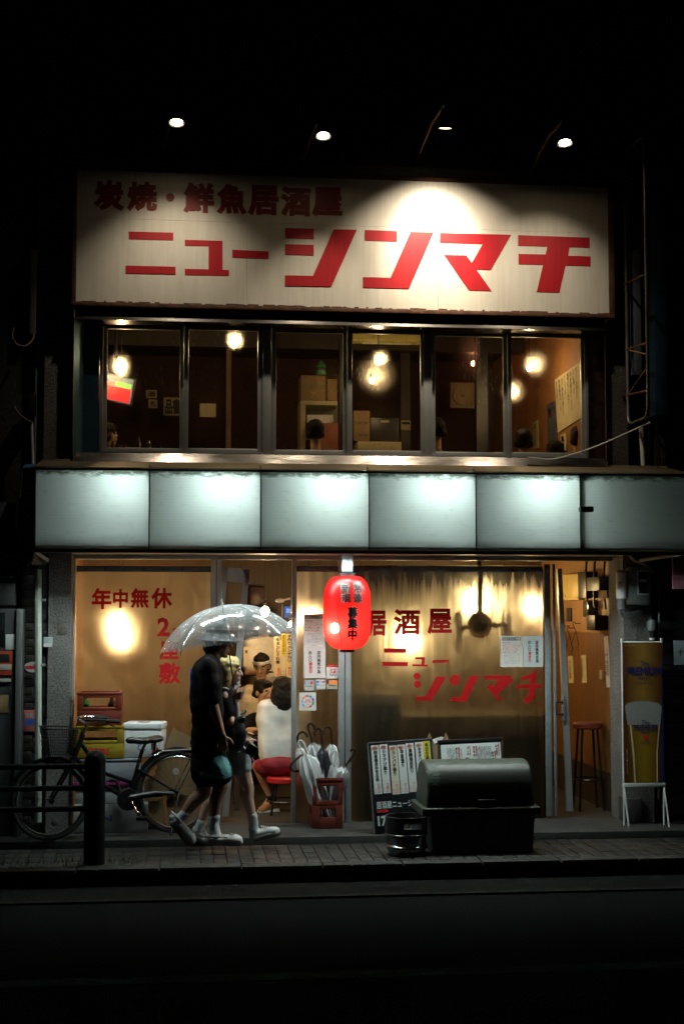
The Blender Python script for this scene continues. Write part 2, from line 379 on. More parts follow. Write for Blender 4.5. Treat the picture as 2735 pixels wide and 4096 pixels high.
for o in pm: bpy.data.objects.remove(o)
for i in range(74):                                         # pavers laid short side to the kerb
    for j in range(4):
        x = -3.35 + i * .1; y = -1.165 + j * .2
        k = random.choices((0, 1, 2), (5, 3, 2) if x < 1.6 else (2, 4, 4))[0]
        o = bpy.data.objects.new('paver', meshes[k]); COL.objects.link(o); o.parent = side
        o.location = (x, y, random.uniform(-.002, .002)); o.rotation_euler = (random.uniform(-.006, .006), random.uniform(-.012, .012), random.uniform(-.008, .008))
kerb = MB().box(-60, 60, -1.40, -1.275, -.3, -.02).build('kerb', CONC, None, (0, 0, 0), 0, kind='structure')
for i in range(13):
    MB().box(-3.9 + i * .6 + .004, -3.3 + i * .6 - .004, -1.41, -1.272, -.14, .002 + random.uniform(-.002, .002), .012).build('kerb_stone', mat('kerb_concrete', (.009, .009, .009), .8, 0, .3, 6, .3, 60), kerb)
step = MB().box(-3.3, 3.7, -.40, .9, -.1, .05, .008).build('shop_step', CONC, None, (0, 0, 0), kind='structure')

# ================================================================== BUILDING
DY = .35                                                    # plane of the shop doors
bld = thing('izakaya_building', 'two storey tavern front with rough grey pillars and a row of upstairs windows', 'building', (0, 0, 0))
XL, XR = X(200), X(2600)
zs = Z(1830, 0)                                             # wall between upstairs window and awning
MB().box(X(195), X(284), 0, .42, .05, 2.42).build('pillar', PLAST, bld)
MB().box(X(2492, 0), X(2604, 0), 0, .42, .05, 2.42).build('pillar', PLAST, bld)
MB().box(X(165), X(282), 0, .25, 2.42, 5.6).build('upper_pillar', PLAST, bld)
MB().box(X(2436), X(2520), 0, .25, 2.42, 5.6).build('upper_pillar', PLAST, bld)
zt = Z(1262, 0)                                             # top of window opening
MB().box(X(165), X(2520), .02, .25, zt, 5.6).build('upper_wall', DARKW, bld)
MB().box(X(282) + .002, X(2436) - .002, .02, .25, 2.42, zs).build('lower_wall', DARKW, bld)
MB().box(X(120), X(2620), -.04, .3, 5.602, 7.8).build('parapet', DARKW, bld)
MB().box(X(160), X(2530), -.10, -.042, 5.62, 5.70).build('cornice', mat('cornice_metal', (.10, .095, .085), .6, .4, .3), bld)
# upstairs room
XRM0, XRM1 = X(330), X(2352, .1, 1600)
RW = mat('red_wall', (.055, .020, .010), .8, 0, .3, 4); OW = mat('ochre_wall', (.26, .11, .03), .7, 0, .25, 4)
MB().box(XRM0, XRM1, .25, 4.2, 2.6, 2.72).build('upper_floor', DWOOD, bld)
MB().box(XRM0, XRM1, .25, 4.2, 4.72, 4.8).build('upper_ceiling', DWOOD, bld)
MB().box(XRM0, XRM1, 3.9, 4.0, 2.72, 4.72).build('upper_back_wall', RW, bld)
MB().box(XRM0 - .08, XRM0, .25, 4.2, 2.6, 4.8).build('upper_side_wall', DWOOD, bld)
MB().box(XRM1, XRM1 + .08, .25, 4.2, 2.6, 4.8).build('upper_side_wall', OW, bld)
for px0, px1, Y, m in ((1905, 1950, 1.7, BLACK), (1603, 1640, 2.6, DWOOD), (905, 925, 2.9, BWOOD), (1360, 1388, 1.2, BLACK), (1090, 1104, 2.2, BWOOD)):
    MB().box(X(px0, Y, 1600), X(px1, Y, 1600), Y, Y + .1, 2.72, 4.72).build('room_post', m, bld)
for Y in (1.0, 2.4): MB().box(XRM0, XRM1, Y, Y + .12, 4.56, 4.72).build('ceiling_beam', DWOOD, bld)
# ground floor room
GX0, GX1 = X(292, DY), X(2478, DY)
MB().box(GX0, GX1, DY, 3.2, .0, .052).build('shop_floor', mat('shop_floor_tile', (.05, .042, .034), .45, 0, .3, 8), bld)
MB().box(GX0, GX1, DY + .06, 3.2, 2.52, 2.6).build('shop_ceiling', DCEIL, bld)
MB().box(GX0 - .08, GX0, .42, 3.2, .05, 2.6).build('side_wall', WOOD, bld)
backw = MB().box(GX0, GX1, 3.1, 3.2, .05, 2.52).build('back_wall', DWOOD, bld)
for i in range(34):                                         # boards of the back wall
    wv = (GX1 - GX0) / 34; MB().box(GX0 + i * wv + .003, GX0 + (i + 1) * wv - .003, 3.085, 3.1, .06, 2.5).build('board', DBOARD, backw)
MB().box(GX0, X(868, 1.7), 1.7, 1.77, .05, 2.52).build('partition', mat('ochre_partition', (.085, .044, .013), .7, 0, .2, 3), bld)
# right side wall of vertical planks
rw = thing('plank_wall', 'honey coloured wall of narrow vertical planks beyond the open right door', 'wall', (GX1, .42, .05))
zk = PX(2420, 2520, GX1).z
MB().box(GX1 + .012, GX1 + .1, .42, 3.2, .05, 2.6).build('backing', DWOOD, rw)
for i in range(26):
    MB().box(GX1 - .004, GX1 + .012, .43 + i * .105 + .0025, .43 + (i + 1) * .105 - .0025, .40, zk).build('plank', WOOD, rw)
MB().box(GX1 - .006, GX1 + .011, .43, 3.16, zk + .003, 2.5).build('upper_board', BWOOD, rw)
MB().box(GX1 - .018, GX1 + .010, .43, 3.16, zk - .03, zk + .002).build('trim_rail', BWOOD, rw)
MB().box(GX1 - .012, GX1 + .011, .43, 3.16, .05, .396).build('skirting', DWOOD, rw)

# upstairs windows: six sliding sashes, each a part with frame and pane
SX = [(413, 736), (736, 1050), (1086, 1390), (1390, 1700), (1722, 2030), (2030, 2338)]
zw0, zw1 = P(570, 1806, .06).z, P(570, 1299, .06).z
for i, (a, b) in enumerate(SX):
    Y = .05 if i % 2 else .085; x0, x1 = X(a, Y, 1550), X(b, Y, 1550); t = .040 if i in (1, 2, 3, 4) else .034
    wn = MB().add([(x0 + t, Y + .015, zw0 + .034), (x1 - t, Y + .015, zw0 + .034), (x1 - t, Y + .015, zw1 - .034), (x0 + t, Y + .015, zw1 - .034)], [(0, 1, 2, 3)]).build('window', PANE, bld, smooth=0)
    for u0, u1 in ((x0, x0 + t), (x1 - t, x1)): MB().box(u0, u1, Y, Y + .03, zw0, zw1, .003).build('sash_stile', ALU, wn)
    MB().box(x0 + t, x1 - t, Y + .001, Y + .029, zw0, zw0 + .034, .003).build('sash_rail', ALU, wn)
    MB().box(x0 + t, x1 - t, Y + .001, Y + .029, zw1 - .034, zw1, .003).build('sash_rail', ALUD, wn)
for px in (1068, 1711): MB().box(X(px - 17, .03, 1550), X(px + 17, .03, 1550), .035, .12, zw0 - .01, zw1 + .03, .003).build('window_mullion', ALU, bld)
for a, b in ((398, 412), (2338, 2352)): MB().box(X(a, .03, 1550), X(b, .03, 1550), .035, .12, zw0 - .01, zw1 + .03, .003).build('window_mullion', ALUD, bld)
BLUEREFL = mat('steel_blue_reflection', (.05, .12, .17), .3, .7, .3, 3)  # blue reflection on the left frame, put into the steel colour
for a, b, m in ((326, 396, BLUEREFL), (2354, 2428, STEEL)): MB().box(X(a, .03, 1550), X(b, .03, 1550), .04, .12, zw0 - .01, zw1 + .03).build('side_panel', m, bld)
MB().box(X(396, .03), X(2354, .03), .03, .13, zw1, zw1 + .05).build('window_head', ALUD, bld)
MB().box(X(396, .03), X(2354, .03), .03, .13, zw0 - .012, zw0 - .001).build('window_track', ALUD, bld)
def slope(name, pxa, pxb, y0, y1, yo, yi, m, px=1367):      # folded steel trim: lower edge stands out, upper edge leans back
    z0, z1 = Z(y1, yo, px), Z(y0, yi, px); x0, x1 = X(pxa, yo), X(pxb, yo)
    s = MB().add([(x0, yo, z0), (x1, yo, z0), (x1, yi, z1), (x0, yi, z1), (x0, .03, z0), (x1, .03, z0), (x1, .03, z1), (x0, .03, z1)],
                 [(0, 1, 2, 3), (4, 7, 6, 5), (0, 4, 5, 1), (3, 2, 6, 7), (0, 3, 7, 4), (1, 5, 6, 2)])
    return s.build(name, m, bld, smooth=0)
slope('window_sill', 283, 2432, 1822, 1859, -.135, -.075, STEEL)
hz0, hz1 = Z(1304, -.16), Z(1246, -.12)
slope('window_header', 285, 2436, 1243, 1300, -.17, -.12, STEEL)
MB().add([(X(285, -.13), -.13, Z(1848, -.13, 283)), (X(326, .02), .02, zw0 - .008), (X(326, .02), .02, zw1 + .03), (X(285, -.13), -.13, zw1 + .06)], [(0, 1, 2, 3)]).build('frame_reveal', BLUEREFL, bld, smooth=0)
MB().add([(X(2432, -.13), -.13, Z(1870, -.13, 2432)), (X(2428, .02), .02, zw0 - .008), (X(2428, .02), .02, zw1 + .03), (X(2432, -.13), -.13, zw1 + .06)], [(3, 2, 1, 0)]).build('frame_reveal', RUST, bld, smooth=0)

# ================================================================== SIGNBOARD
SY = -.19
sx0, sx1 = X(307, SY, 950), X(2431, SY, 950); sz1 = P(1367, 714, SY).z; sz0 = P(1367, 1231, SY).z
sign = thing('signboard', 'wide white signboard with big red katakana under four spotlights', 'sign', ((sx0 + sx1) / 2, SY, sz0))
xs = [sx0, X(988, SY, 950), X(1750, SY, 950), sx1]; zm = P(1367, 902, SY).z
for i in range(3):
    for z0, z1 in ((sz0, zm), (zm, sz1)):
        MB().box(xs[i] + .0008, xs[i + 1] - .0008, SY, SY + .02, z0 + .0008, z1 - .0008).build('panel', SIGNW, sign, smooth=0)
MB().box(sx0 - .035, sx1 + .05, SY + .021, .015, sz0 - .02, sz1 + .03).build('sign_box', RUST, sign)
MB().box(sx0 - .035, sx1 + .05, SY - .012, SY + .02, sz0 - .036, sz0 - .002, .004).build('frame_rail', RUST, sign)
MB().box(sx0 - .035, sx1 + .05, SY - .012, SY + .02, sz1 + .002, sz1 + .034, .004).build('frame_rail', RUST, sign)
MB().box(sx0 - .035, sx0 - .002, SY - .011, SY + .02, sz0, sz1, .004).build('frame_stile', RUST, sign)
MB().box(sx1 + .002, sx1 + .05, SY - .011, SY + .02, sz0, sz1, .004).build('frame_stile', RUST, sign)
fl = MB()                                                    # flaking rust and paint along the foot of the board
for i in range(120):
    x = random.uniform(sx0, sx1); wd = random.uniform(.01, .09); fl.box(x, x + wd, SY - .0025 - i * 1e-5, SY - .0005, sz0 - .002, sz0 + random.uniform(.002, .012))
fl.build('rust_flake', RUST, sign, smooth=0, kind='stuff')
def sgn(ox, oy, polys, sc_=.7653):
    mb = MB()
    for k, pl in enumerate(polys):
        q = [P(ox + u * sc_, oy + v * sc_, SY - .002) for u, v in pl]
        mb.prism([(p.x, p.z) for p in q], SY - .002 - .0012 * (k + 1), SY - .0003)
    return mb
A, B = (250, 600), (1350, 600)
KATA = [(A, [[(348, 426), (580, 432), (580, 472), (348, 466)], [(332, 604), (592, 610), (592, 650), (332, 645)]]),
    (A, [[(640, 469), (836, 475), (836, 626), (870, 627), (870, 657), (640, 653), (640, 621), (764, 624), (764, 503), (640, 500)]]),
    (A, [[(888, 521), (1076, 530), (1076, 569), (888, 562)]]),
    (A, [[(1163, 407), (1313, 411), (1313, 466), (1163, 461)], [(1163, 492), (1313, 496), (1313, 551), (1163, 546)], [(1417, 415), (1538, 417), (1404, 714), (1163, 710), (1163, 655), (1309, 658)]]),
    (B, [[(142, 418), (311, 424), (311, 479), (142, 473)], [(381, 427), (501, 431), (372, 725), (133, 719), (133, 664), (276, 668)]]),
    (B, [[(533, 433), (905, 443), (799, 627), (724, 624), (803, 737), (685, 734), (555, 548), (672, 551), (700, 590), (757, 492), (533, 486)]]),
    (B, [[(942, 445), (1314, 458), (1316, 511), (1210, 508), (1203, 553), (1320, 556), (1320, 607), (1190, 604), (1157, 745), (1039, 742), (1072, 600), (944, 597), (944, 543), (1085, 546), (1095, 505), (942, 500)]])]
for (ox, oy), pl in KATA: sgn(ox, oy, pl).build('character', REDP, sign, smooth=0)
DREDP = mat('dark_red_paint', (.20, .006, .006), .5, 0, .2)
for ch, x0, y0, x1, y1 in (('炭', 165, 158, 325, 318), ('焼', 338, 166, 497, 323), ('鮮', 632, 172, 794, 331), ('魚', 805, 177, 965, 337), ('居', 970, 184, 1130, 345), ('酒', 1138, 190, 1298, 347), ('屋', 1303, 194, 1462, 350)):
    a0, a1, b0, b1 = px_rect(250 + x0 * .7653, 600 + y0 * .7653, 250 + x1 * .7653, 600 + y1 * .7653, SY)
    write(MB(), ch, a0, a1, b0, b1, SY - .001, .05).build('character', DREDP, sign, smooth=0)
p = P(250 + 564 * .7653, 600 + 248 * .7653, SY)
MB().lathe([(0, .0), (.035, .0), (.035, .004), (0, .004)], (p.x, SY, p.z), 20, Matrix.Rotation(R(90), 3, 'X')).build('character', DREDP, sign, smooth=0)

# ================================================================== SPOTLIGHTS above the sign
def spotlamp(px, py, Y, tx, ty, tz, energy, ang, blend, label, face=(0, -.25, -1), lens=60, extra=()):
    c = P(px, py, Y); t = thing('spotlight', label, 'spotlight', c, 'spotlights above the signboard')
    f = V(face).normalized(); M = f.to_track_quat('-Z', 'Y').to_matrix()
    MB().lathe([(.0, .17), (.03, .168), (.042, .14), (.048, .06), (.066, .0), (.062, .0), (.058, .012), (.0, .014)], c, 20, M).build('lamp_head', BLACKM, t)
    MB().lathe([(0, .008), (.048, .008), (.048, .004), (0, .002)], c, 20, M).build('lens', emit('lamp_lens_%d' % lens, (1, .74, .42), lens * .62), t)
    b = c - f * .16; e = V((c.x - .14, -.045, c.z + .02 - .12))
    MB().tube([b, b + V((0, .02, .05)), V((c.x - .05, c.y * .6, c.z + .16)), e], .012, 8).build('arm', RUST, t)
    MB().box(e.x - .035, e.x + .035, e.y - .0, e.y + .004, e.z - .05, e.z + .05).build('wall_plate', RUST, t)
    L = bpy.data.lights.new('lamp_light', 'SPOT'); L.energy = energy; L.color = (1, .83, .60); L.spot_size = R(ang); L.spot_blend = blend; L.shadow_soft_size = .03
    lo = bpy.data.objects.new('lamp_light', L); COL.objects.link(lo); lo.parent = t
    for L2 in extra:
        D2 = bpy.data.lights.new('beam_light', 'SPOT'); D2.energy = L2[3]; D2.color = (1, .84, .60); D2.spot_size = R(L2[4]); D2.spot_blend = 1; D2.shadow_soft_size = .04
        o2 = bpy.data.objects.new('beam_light', D2); COL.objects.link(o2); o2.parent = t; o2.location = f * .03; o2.rotation_euler = (V(L2[:3]) - c).to_track_quat('-Z', 'Y').to_euler()
    d = V((tx, ty, tz)) - c; lo.location = f * .03; lo.rotation_euler = d.to_track_quat('-Z', 'Y').to_euler()
LY = -.85
p3 = P(1745, 960, SY)
spotlamp(707, 492, LY, X(700, LY), -.22, 3.6, 60, 94, 1.0, 'leftmost glowing spotlight, hanging highest over the dark end of the signboard')
spotlamp(1293, 545, LY, X(1285, LY), -.20, 3.7, 46, 64, .9, 'glowing spotlight second from the left over the middle of the signboard')
spotlamp(1780, 515, LY, p3.x, SY, p3.z - .75, 150, 104, 1.0, 'spotlight turned toward the board, above the bright pool of light', (0, .22, -1), 14, [(p3.x - .03, SY, p3.z - .02, 210, 56)])
spotlamp(2258, 573, LY, X(2250, LY), -.22, 3.6, 44, 94, 1.0, 'rightmost glowing spotlight on a long rusty arm near the wire frame')

# ================================================================== LIGHT BOX AWNING
AY = -.75
az1, az0 = P(1440, 1891, AY).z, P(1440, 2204, AY).z
ax = [X(q, AY, 2040) for q in (143, 598, 1043, 1476, 1903, 2320, 2775)]
awn = thing('light_box_awning', 'long white light box canopy of six fluted panels, lit green white from within', 'canopy', (ax[0], AY, az1))
GREYW = mat('grey_lining', (.5, .53, .52), .7, 0, .15)
for i in range(6):
    MB().add([(ax[i] + .005, AY, az0 + .01), (ax[i + 1] - .005, AY, az0 + .01), (ax[i + 1] - .005, AY, az1 - .004), (ax[i] + .005, AY, az1 - .004)], [(0, 1, 2, 3)]).build('panel', AWN, awn, smooth=0)
    if i: MB().box(ax[i] - .009, ax[i] + .009, AY + .006, AY + .05, az0, az1).build('rib', DARKW, awn)
    if i in (1, 2, 3, 4): MB().box(ax[i] - .006, ax[i] + .006, AY + .051, -.06, az0 + .03, az1 + .05).build('hidden_bay_baffle', GREYW, awn)  # unseen divider added so each bay gets its own light falloff
    if i: MB().box(ax[i] - .03, ax[i] + .03, AY + .02, AY + .10, az1 - .05, az1 - .005, .006).build('socket_block', DARKW, awn)
    if i < 5:
        tb = emit('tube_light', (.80, 1.0, .94), 44)
        x0 = ax[i] + (ax[i + 1] - ax[i]) * (.40 if i else .58); x9 = ax[i + 1] - .035 - (.0 if i < 4 else .05)
        MB().tube([(x0, AY + .29, az1 - .09), (x9, AY + .29, az1 - .09)], .016, 10).build('fluorescent_tube', tb, awn)
        MB().box(x0, x9, AY + .33, AY + .37, az1 - .12, az1 - .06).build('tube_holder', WHITE, awn)
INW = mat('white_lining', (.74, .78, .76), .6, 0, .05)
MB().box(ax[0], ax[6], -.05, -.04, az0 + .02, az1 + .12).build('lining', INW, awn)
MB().box(ax[0], ax[6], AY + .16, -.042, az0 + .006, az0 + .010).build('soffit', mat('soffit_metal', (.5, .55, .54), .5, .2, .15), awn)
MB().box(ax[0], ax[6], AY + .032, AY + .036, az0 + .009, az0 + .085).box(ax[0], ax[6], AY + .032, AY + .16, az0 + .085, az0 + .089).box(ax[0], ax[6], AY + .156, AY + .16, az0 + .010, az0 + .084).build('hidden_light_shield', INW, awn)  # unseen shield added to keep the downlight off the panels
for i in range(5):
    MB().tube([(ax[i] + .08, AY + .10, az0 + .055), (ax[i + 1] - .08, AY + .10, az0 + .055)], .014, 10).build('hidden_downlight_tube', emit('hidden_down_tube' if i else 'hidden_down_tube_weak', (.84, 1.0, .95), 330 if i else 140), awn)  # unseen tubes added, inferred from the cool light under the canopy
MB().box(ax[0], ax[6], -.04, DY, az0 + .004, az0 + .012).build('soffit', mat('soffit_metal', (.5, .55, .54), .5, .2, .15), awn)
MB().box(ax[0] - .02, ax[6], AY - .012, AY + .03, az0 - .022, az0 + .008, .004).build('bottom_rail', mat('dark_rail', (.03, .03, .03), .5, .3, .3), awn)
MB().box(ax[0] - .02, ax[6], AY - .012, AY + .03, az1 - .004, az1 + .014, .004).build('top_rail', mat('dark_rail', (.03,) * 3), awn)
MB().box(ax[0] - .02, ax[0], AY - .01, 0, az0, az1 + .01).build('end_cap', mat('dark_rail', (.03,) * 3), awn)
ROOFM = mat('roof_flashing', (.10, .085, .05), .55, .3, .4, 3)
MB().add([(ax[0] - .02, AY - .02, az1 + .015), (ax[6], AY - .02, az1 + .015), (ax[6], .0, az1 + .15), (ax[0] - .02, .0, az1 + .15),
          (ax[0] - .02, AY - .02, az1 + .02), (ax[6], AY - .02, az1 + .02), (ax[6], .0, az1 + .155), (ax[0] - .02, .0, az1 + .155)],
         [(0, 1, 5, 4), (4, 5, 6, 7), (3, 2, 1, 0), (0, 4, 7, 3), (1, 2, 6, 5), (2, 3, 7, 6)]).build('roof_sheet', ROOFM, awn, smooth=0)
MB().add([(ax[0] - .02, -.13, az1 + .10), (ax[6], -.13, az1 + .10), (ax[6], -.10, zs - .05), (ax[0] + .1, -.10, zs - .05)], [(0, 1, 2, 3)]).build('flashing', ROOFM, awn, smooth=0)
cl = P(2325, 2036, AY - .03)
MB().box(cl.x - .02, cl.x + .09, AY - .07, AY - .002, cl.z - .025, cl.z + .02, .008).build('clamp', BLACK, awn)

# ================================================================== SHOP FRONT: posts, doors, vinyl
zh = P(1367, 2240, DY).z                                     # underside of head rail
MB().box(X(268, DY), X(2500, DY), DY - .03, DY + .08, zh, az0 + .004).build('head_rail', ALUD, bld)
def post(a, b, Y=DY, m=ALU, name='door_post', d=.07): return MB().box(X(a, Y, 2700), X(b, Y, 2700), Y - .035, Y + d - .035, .052, zh, .004).build(name, m, bld)
post(270, 300); post(842, 862); post(866, 886); post(1166, 1184, DY, ALUD); post(1352, 1376); post(1379, 1402)
def curtain(name, label, a, b, y0, y1, Y, grom=6, wav=.012):
    x0, x1 = X(a, Y, 2700), X(b, Y, 2700); z0, z1 = Z(y1, Y, (a + b) / 2), Z(y0, Y, (a + b) / 2)
    t = thing(name, label, 'curtain', ((x0 + x1) / 2, Y, z0)); n = 60
    vs, fs = [], []
    for s in range(1):
        for k in range(9):
            for i in range(n + 1):
                u = i / n; q = k / 8; x = x0 + (x1 - x0) * u
                vs.append((x, Y + s * .003 + wav * math.sin(u * 21 + q * 1.3) * (.25 + q * .75) * .5 + wav * .5 * math.sin(u * 7 + 3 * q), z0 + (z1 - z0) * q))
    W = n + 1
    for s in range(1):
        for k in range(8):
            for i in range(n):
                f = [s * 9 * W + k * W + i, s * 9 * W + k * W + i + 1, s * 9 * W + (k + 1) * W + i + 1, s * 9 * W + (k + 1) * W + i]; fs.append(f if s == 0 else f[::-1])
    MB().add(vs, fs).build('sheet', VINYL, t, smooth=80)
    MB().box(x0, x1, Y - .012, Y + .012, z1 - .055, z1 - .004, .003).build('hem', mat('grey_hem', (.06, .065, .065), .6, 0, .2), t)
    for i in range(grom):
        x = x0 + (x1 - x0) * (i + .5) / grom
        MB().lathe([(.006, 0), (.014, 0), (.014, .004), (.006, .004)], (x, Y - .013, z1 - .03), 12, Matrix.Rotation(R(90), 3, 'X')).build('grommet', BLACKM, t)
    return t
VY = DY + .012
vL = curtain('vinyl_curtain', 'clear vinyl sheet at the left with red year round opening lettering', 302, 841, 2262, 3290, VY, 7)
vM = curtain('vinyl_curtain', 'narrow clear vinyl sheet with notices between doorway and lantern post', 1186, 1351, 2262, 3290, VY, 3)
vR = curtain('vinyl_curtain', 'wide clear vinyl sheet at the right with large red shop lettering', 1403, 2172, 2262, 3290, VY, 9, .016)
for a, m in ((2178, 2202), (2212, 2222)):
    MB().box(X(a, DY, 2700), X(m, DY, 2700), DY - .01, DY + .01, .07, zh - .03, .004).build('edge_tape', mat('grey_tape', (.16, .19, .19), .6, 0, .15, 20), vR)
REDP2 = shader('red_vinyl_letter', lambda t, N: N('MixShader', i0=.5, i1=N('BsdfPrincipled', Base_Color=(.45, .008, .010, 1), Roughness=.5).outputs[0], i2=N('BsdfTranslucent', Color=(.75, .012, .012, 1)).outputs[0]).outputs[0])
def f_valance(t, N):                       # gathered dark film: densest at the top, fading out toward the foot
    c = coords(t, N); sp = N('SeparateXYZ', Vector=c); mr = N('MapRange', Value=sp.outputs[2]); mr.inputs[1].default_value = VZ[0]; mr.inputs[2].default_value = VZ[1]
    n = N('TexNoise', Vector=coords(t, N, (9, 1, .6)), Scale=3, Detail=4); m = N('Math', i0=mr.outputs[0], i1=n.outputs[0]); m.operation = 'MULTIPLY'
    return N('MixShader', i0=ramp(t, m.outputs[0], .02, .42, (0, 0, 0, 1), (.93, .93, .93, 1)), i1=N('BsdfTransparent', Color=(1, 1, 1, 1)).outputs[0], i2=N('BsdfPrincipled', Base_Color=(.045, .043, .035, 1), Roughness=.3).outputs[0]).outputs[0]
VZ = [0, 1]
def valance(t, a, b, y0, y1):
    x0, x1 = X(a, DY, 2300), X(b, DY, 2300); z1, z0 = Z(y0, DY, (a + b) / 2), Z(y1, DY, (a + b) / 2); vs, fs = [], []; n = 90; VZ[0], VZ[1] = z0 - WL[t].z, z1 - WL[t].z
    for k in range(5):
        for i in range(n + 1): u = i / n; q = k / 4; vs.append((x0 + (x1 - x0) * u, DY - .03 + .014 * math.sin(u * 62) * q + .01 * math.sin(u * 23 + 1) * q, z1 + (z0 - z1) * q * (1 + .03 * math.sin(u * 17))))
    for k in range(4):
        for i in range(n): fs.append((k * (n + 1) + i, k * (n + 1) + i + 1, (k + 1) * (n + 1) + i + 1, (k + 1) * (n + 1) + i))
    MB().add(vs, fs).build('valance', shader('dark_film', f_valance), t, smooth=80)
valance(vR, 1406, 2168, 2275, 2440)
def vchar(t, ch, x0, y0, x1, y1, b=.035):
    a = px_rect(x0, y0, x1, y1, VY - .02); write(MB(), ch, *a, VY - .021, b).build('character', REDP2, t, smooth=0)
for q in (('年', 367, 2352, 447, 2437), ('中', 453, 2356, 513, 2432), ('無', 523, 2352, 597, 2432), ('休', 605, 2350, 690, 2434), ('2', 630, 2470, 680, 2545), ('階', 693, 2512, 725, 2545), ('座', 640, 2556, 716, 2640), ('敷', 636, 2650, 722, 2736)): vchar(vL, *q)
for q in (('居', 1472, 2442, 1545, 2545), ('酒', 1573, 2436, 1680, 2540), ('屋', 1708, 2434, 1806, 2537)): vchar(vR, *q)
def vpoly(polys, rim=None):
    mb = MB()
    for pl in polys:
        q = [P(1400 + u * .5534, 2200 + v * .5534, VY - .02) for u, v in pl]; mb.prism([(p.x, p.z) for p in q], VY - .024, VY - .021)
    mb.build('character', REDP2, vR, smooth=0)
def circ(u, v, r): return [(u + r * math.cos(t * math.pi / 9), v + r * math.sin(t * math.pi / 9)) for t in range(18)]
vpoly([[(245, 711), (407, 713), (403, 744), (245, 742)], [(232, 808), (416, 810), (414, 840), (232, 838)]])
vpoly([[(470, 775), (540, 775), (536, 828), (562, 828), (562, 842), (448, 840), (450, 826), (514, 827), (517, 790), (468, 790)]])
vpoly([[(595, 797), (712, 793), (711, 814), (594, 816)]])
vpoly([circ(482, 912, 25), circ(486, 970, 26), [(622, 915), (696, 915), (588, 1090), (472, 1090), (473, 1060), (545, 1056)]])
vpoly([circ(755, 940, 38), [(857, 912), (931, 907), (838, 1096), (724, 1094), (726, 1064), (775, 1066), (798, 1056)]])
vpoly([[(960, 907), (1150, 907), (1178, 940), (1062, 1046), (1096, 1075), (1076, 1096), (985, 992), (1006, 966), (1036, 990), (1068, 935), (962, 934)]])
vpoly([[(1228, 925), (1318, 890), (1332, 868), (1352, 884), (1340, 910), (1336, 970), (1382, 972), (1380, 998), (1334, 998), (1332, 1070), (1282, 1112), (1246, 1086), (1286, 1048), (1292, 1000), (1200, 1002), (1206, 976), (1296, 972), (1300, 928), (1240, 946)]])
# leaning sliding doors
def lean_door(label, name, tl, tr, bl, Y, wst=.05, m=ALU):
    a, b, c = P(*tl, Y), P(*tr, Y), P(*bl, Y); t = thing(name, label, 'door', (c.x, Y, c.z))
    for s, e in ((a, c), (b, b + (c - a))):
        d = V((wst, 0, 0)); MB().add([s, s + d, e + d, e] + [q + V((0, .035, 0)) for q in (s, s + d, e + d, e)], [(0, 1, 2, 3)[::-1], (4, 5, 6, 7), (0, 1, 5, 4), (1, 2, 6, 5), (2, 3, 7, 6), (3, 0, 4, 7)]).build('stile', m, t)
    return t, a, b, c
t, a, b, c = lean_door('aluminium sliding door leaning inside the entrance behind the umbrella', 'sliding_door', (888, 2268), (975, 2276), (800, 3260), DY + .14, .055)
MB().add([a, b + V((.055, 0, 0)), b + V((.05, 0, -.13)), a + V((-.005, 0, -.12))] + [q + V((0, .036, 0)) for q in (a, b + V((.055, 0, 0)), b + V((.05, 0, -.13)), a + V((-.005, 0, -.12)))], [(3, 2, 1, 0), (4, 5, 6, 7), (0, 1, 5, 4), (2, 3, 7, 6)]).build('top_rail', ALU, t)
a, c = P(2228, 2275, DY + .05), P(2268, 3245, DY + .05)
t = thing('sliding_door', 'aluminium door edge with a black pull handle beside the plank wall', 'door', (c.x, DY + .05, c.z))
d = V((.042, 0, 0)); e = V((.053, 0, 0))
MB().add([a, a + d, c + e, c] + [q + V((0, .05, 0)) for q in (a, a + d, c + e, c)], [(3, 2, 1, 0), (4, 5, 6, 7), (0, 1, 5, 4), (1, 2, 6, 5), (2, 3, 7, 6), (3, 0, 4, 7)]).build('stile', ALU, t)
h0, h1 = P(2247, 2808, DY), P(2247, 2858, DY)
MB().tube([h0 + V((.01, .02, 0)), h0 + V((-.055, -.01, 0)), h1 + V((-.055, -.01, 0)), h1 + V((.01, .02, 0))], .008, 8).build('handle', BLACKM, t)
MB().box(h0.x, h0.x + .034, DY + .02, DY + .048, h1.z - .06, h0.z + .05, .004).build('lock_plate', mat('worn_plate', (.18, .19, .2), .5, .5, .6, 60), t)
post(2466, 2482, DY, ALUD)

# ================================================================== UPSTAIRS ROOM CONTENTS
def bulb(px, py, Y, r, label, m, zc, name='pendant_bulb', group='bare bulbs in the upstairs room', cord=True, sz=1):
    c = P(px, py, Y); r = r * (.75 if m is BULBU else 1); t = thing(name, label, 'light bulb', c, group)
    MB().ell(c, (r, r, r * 1.2 * sz), nu=14, nv=9).build('glass', m, t)
    MB().lathe([(.012, r * 1.1 * sz), (.018, r * 1.15 * sz), (.018, r * sz + .05), (.006, r * sz + .06)], c, 10).build('socket', BLACK, t)
    if cord: MB().tube([c + V((0, 0, r * sz + .05)), (c.x, c.y, zc)], .004, 6).build('cord', BLACK, t)
    return t
UZ = 4.70
bulb(486, 1477, .75, .028, 'tall double bulb in front of the red television upstairs', BULBU, UZ, sz=1.9)
bulb(938, 1372, .55, .042, 'largest bright bulb high in the second upstairs window', BULBU, UZ)
bulb(1513, 1446, .60, .030, 'upper of two bulbs in the fourth upstairs window', BULBU, UZ)
bulb(1487, 1523, 1.4, .026, 'lower of two bulbs in the fourth upstairs window', BULBU, UZ)
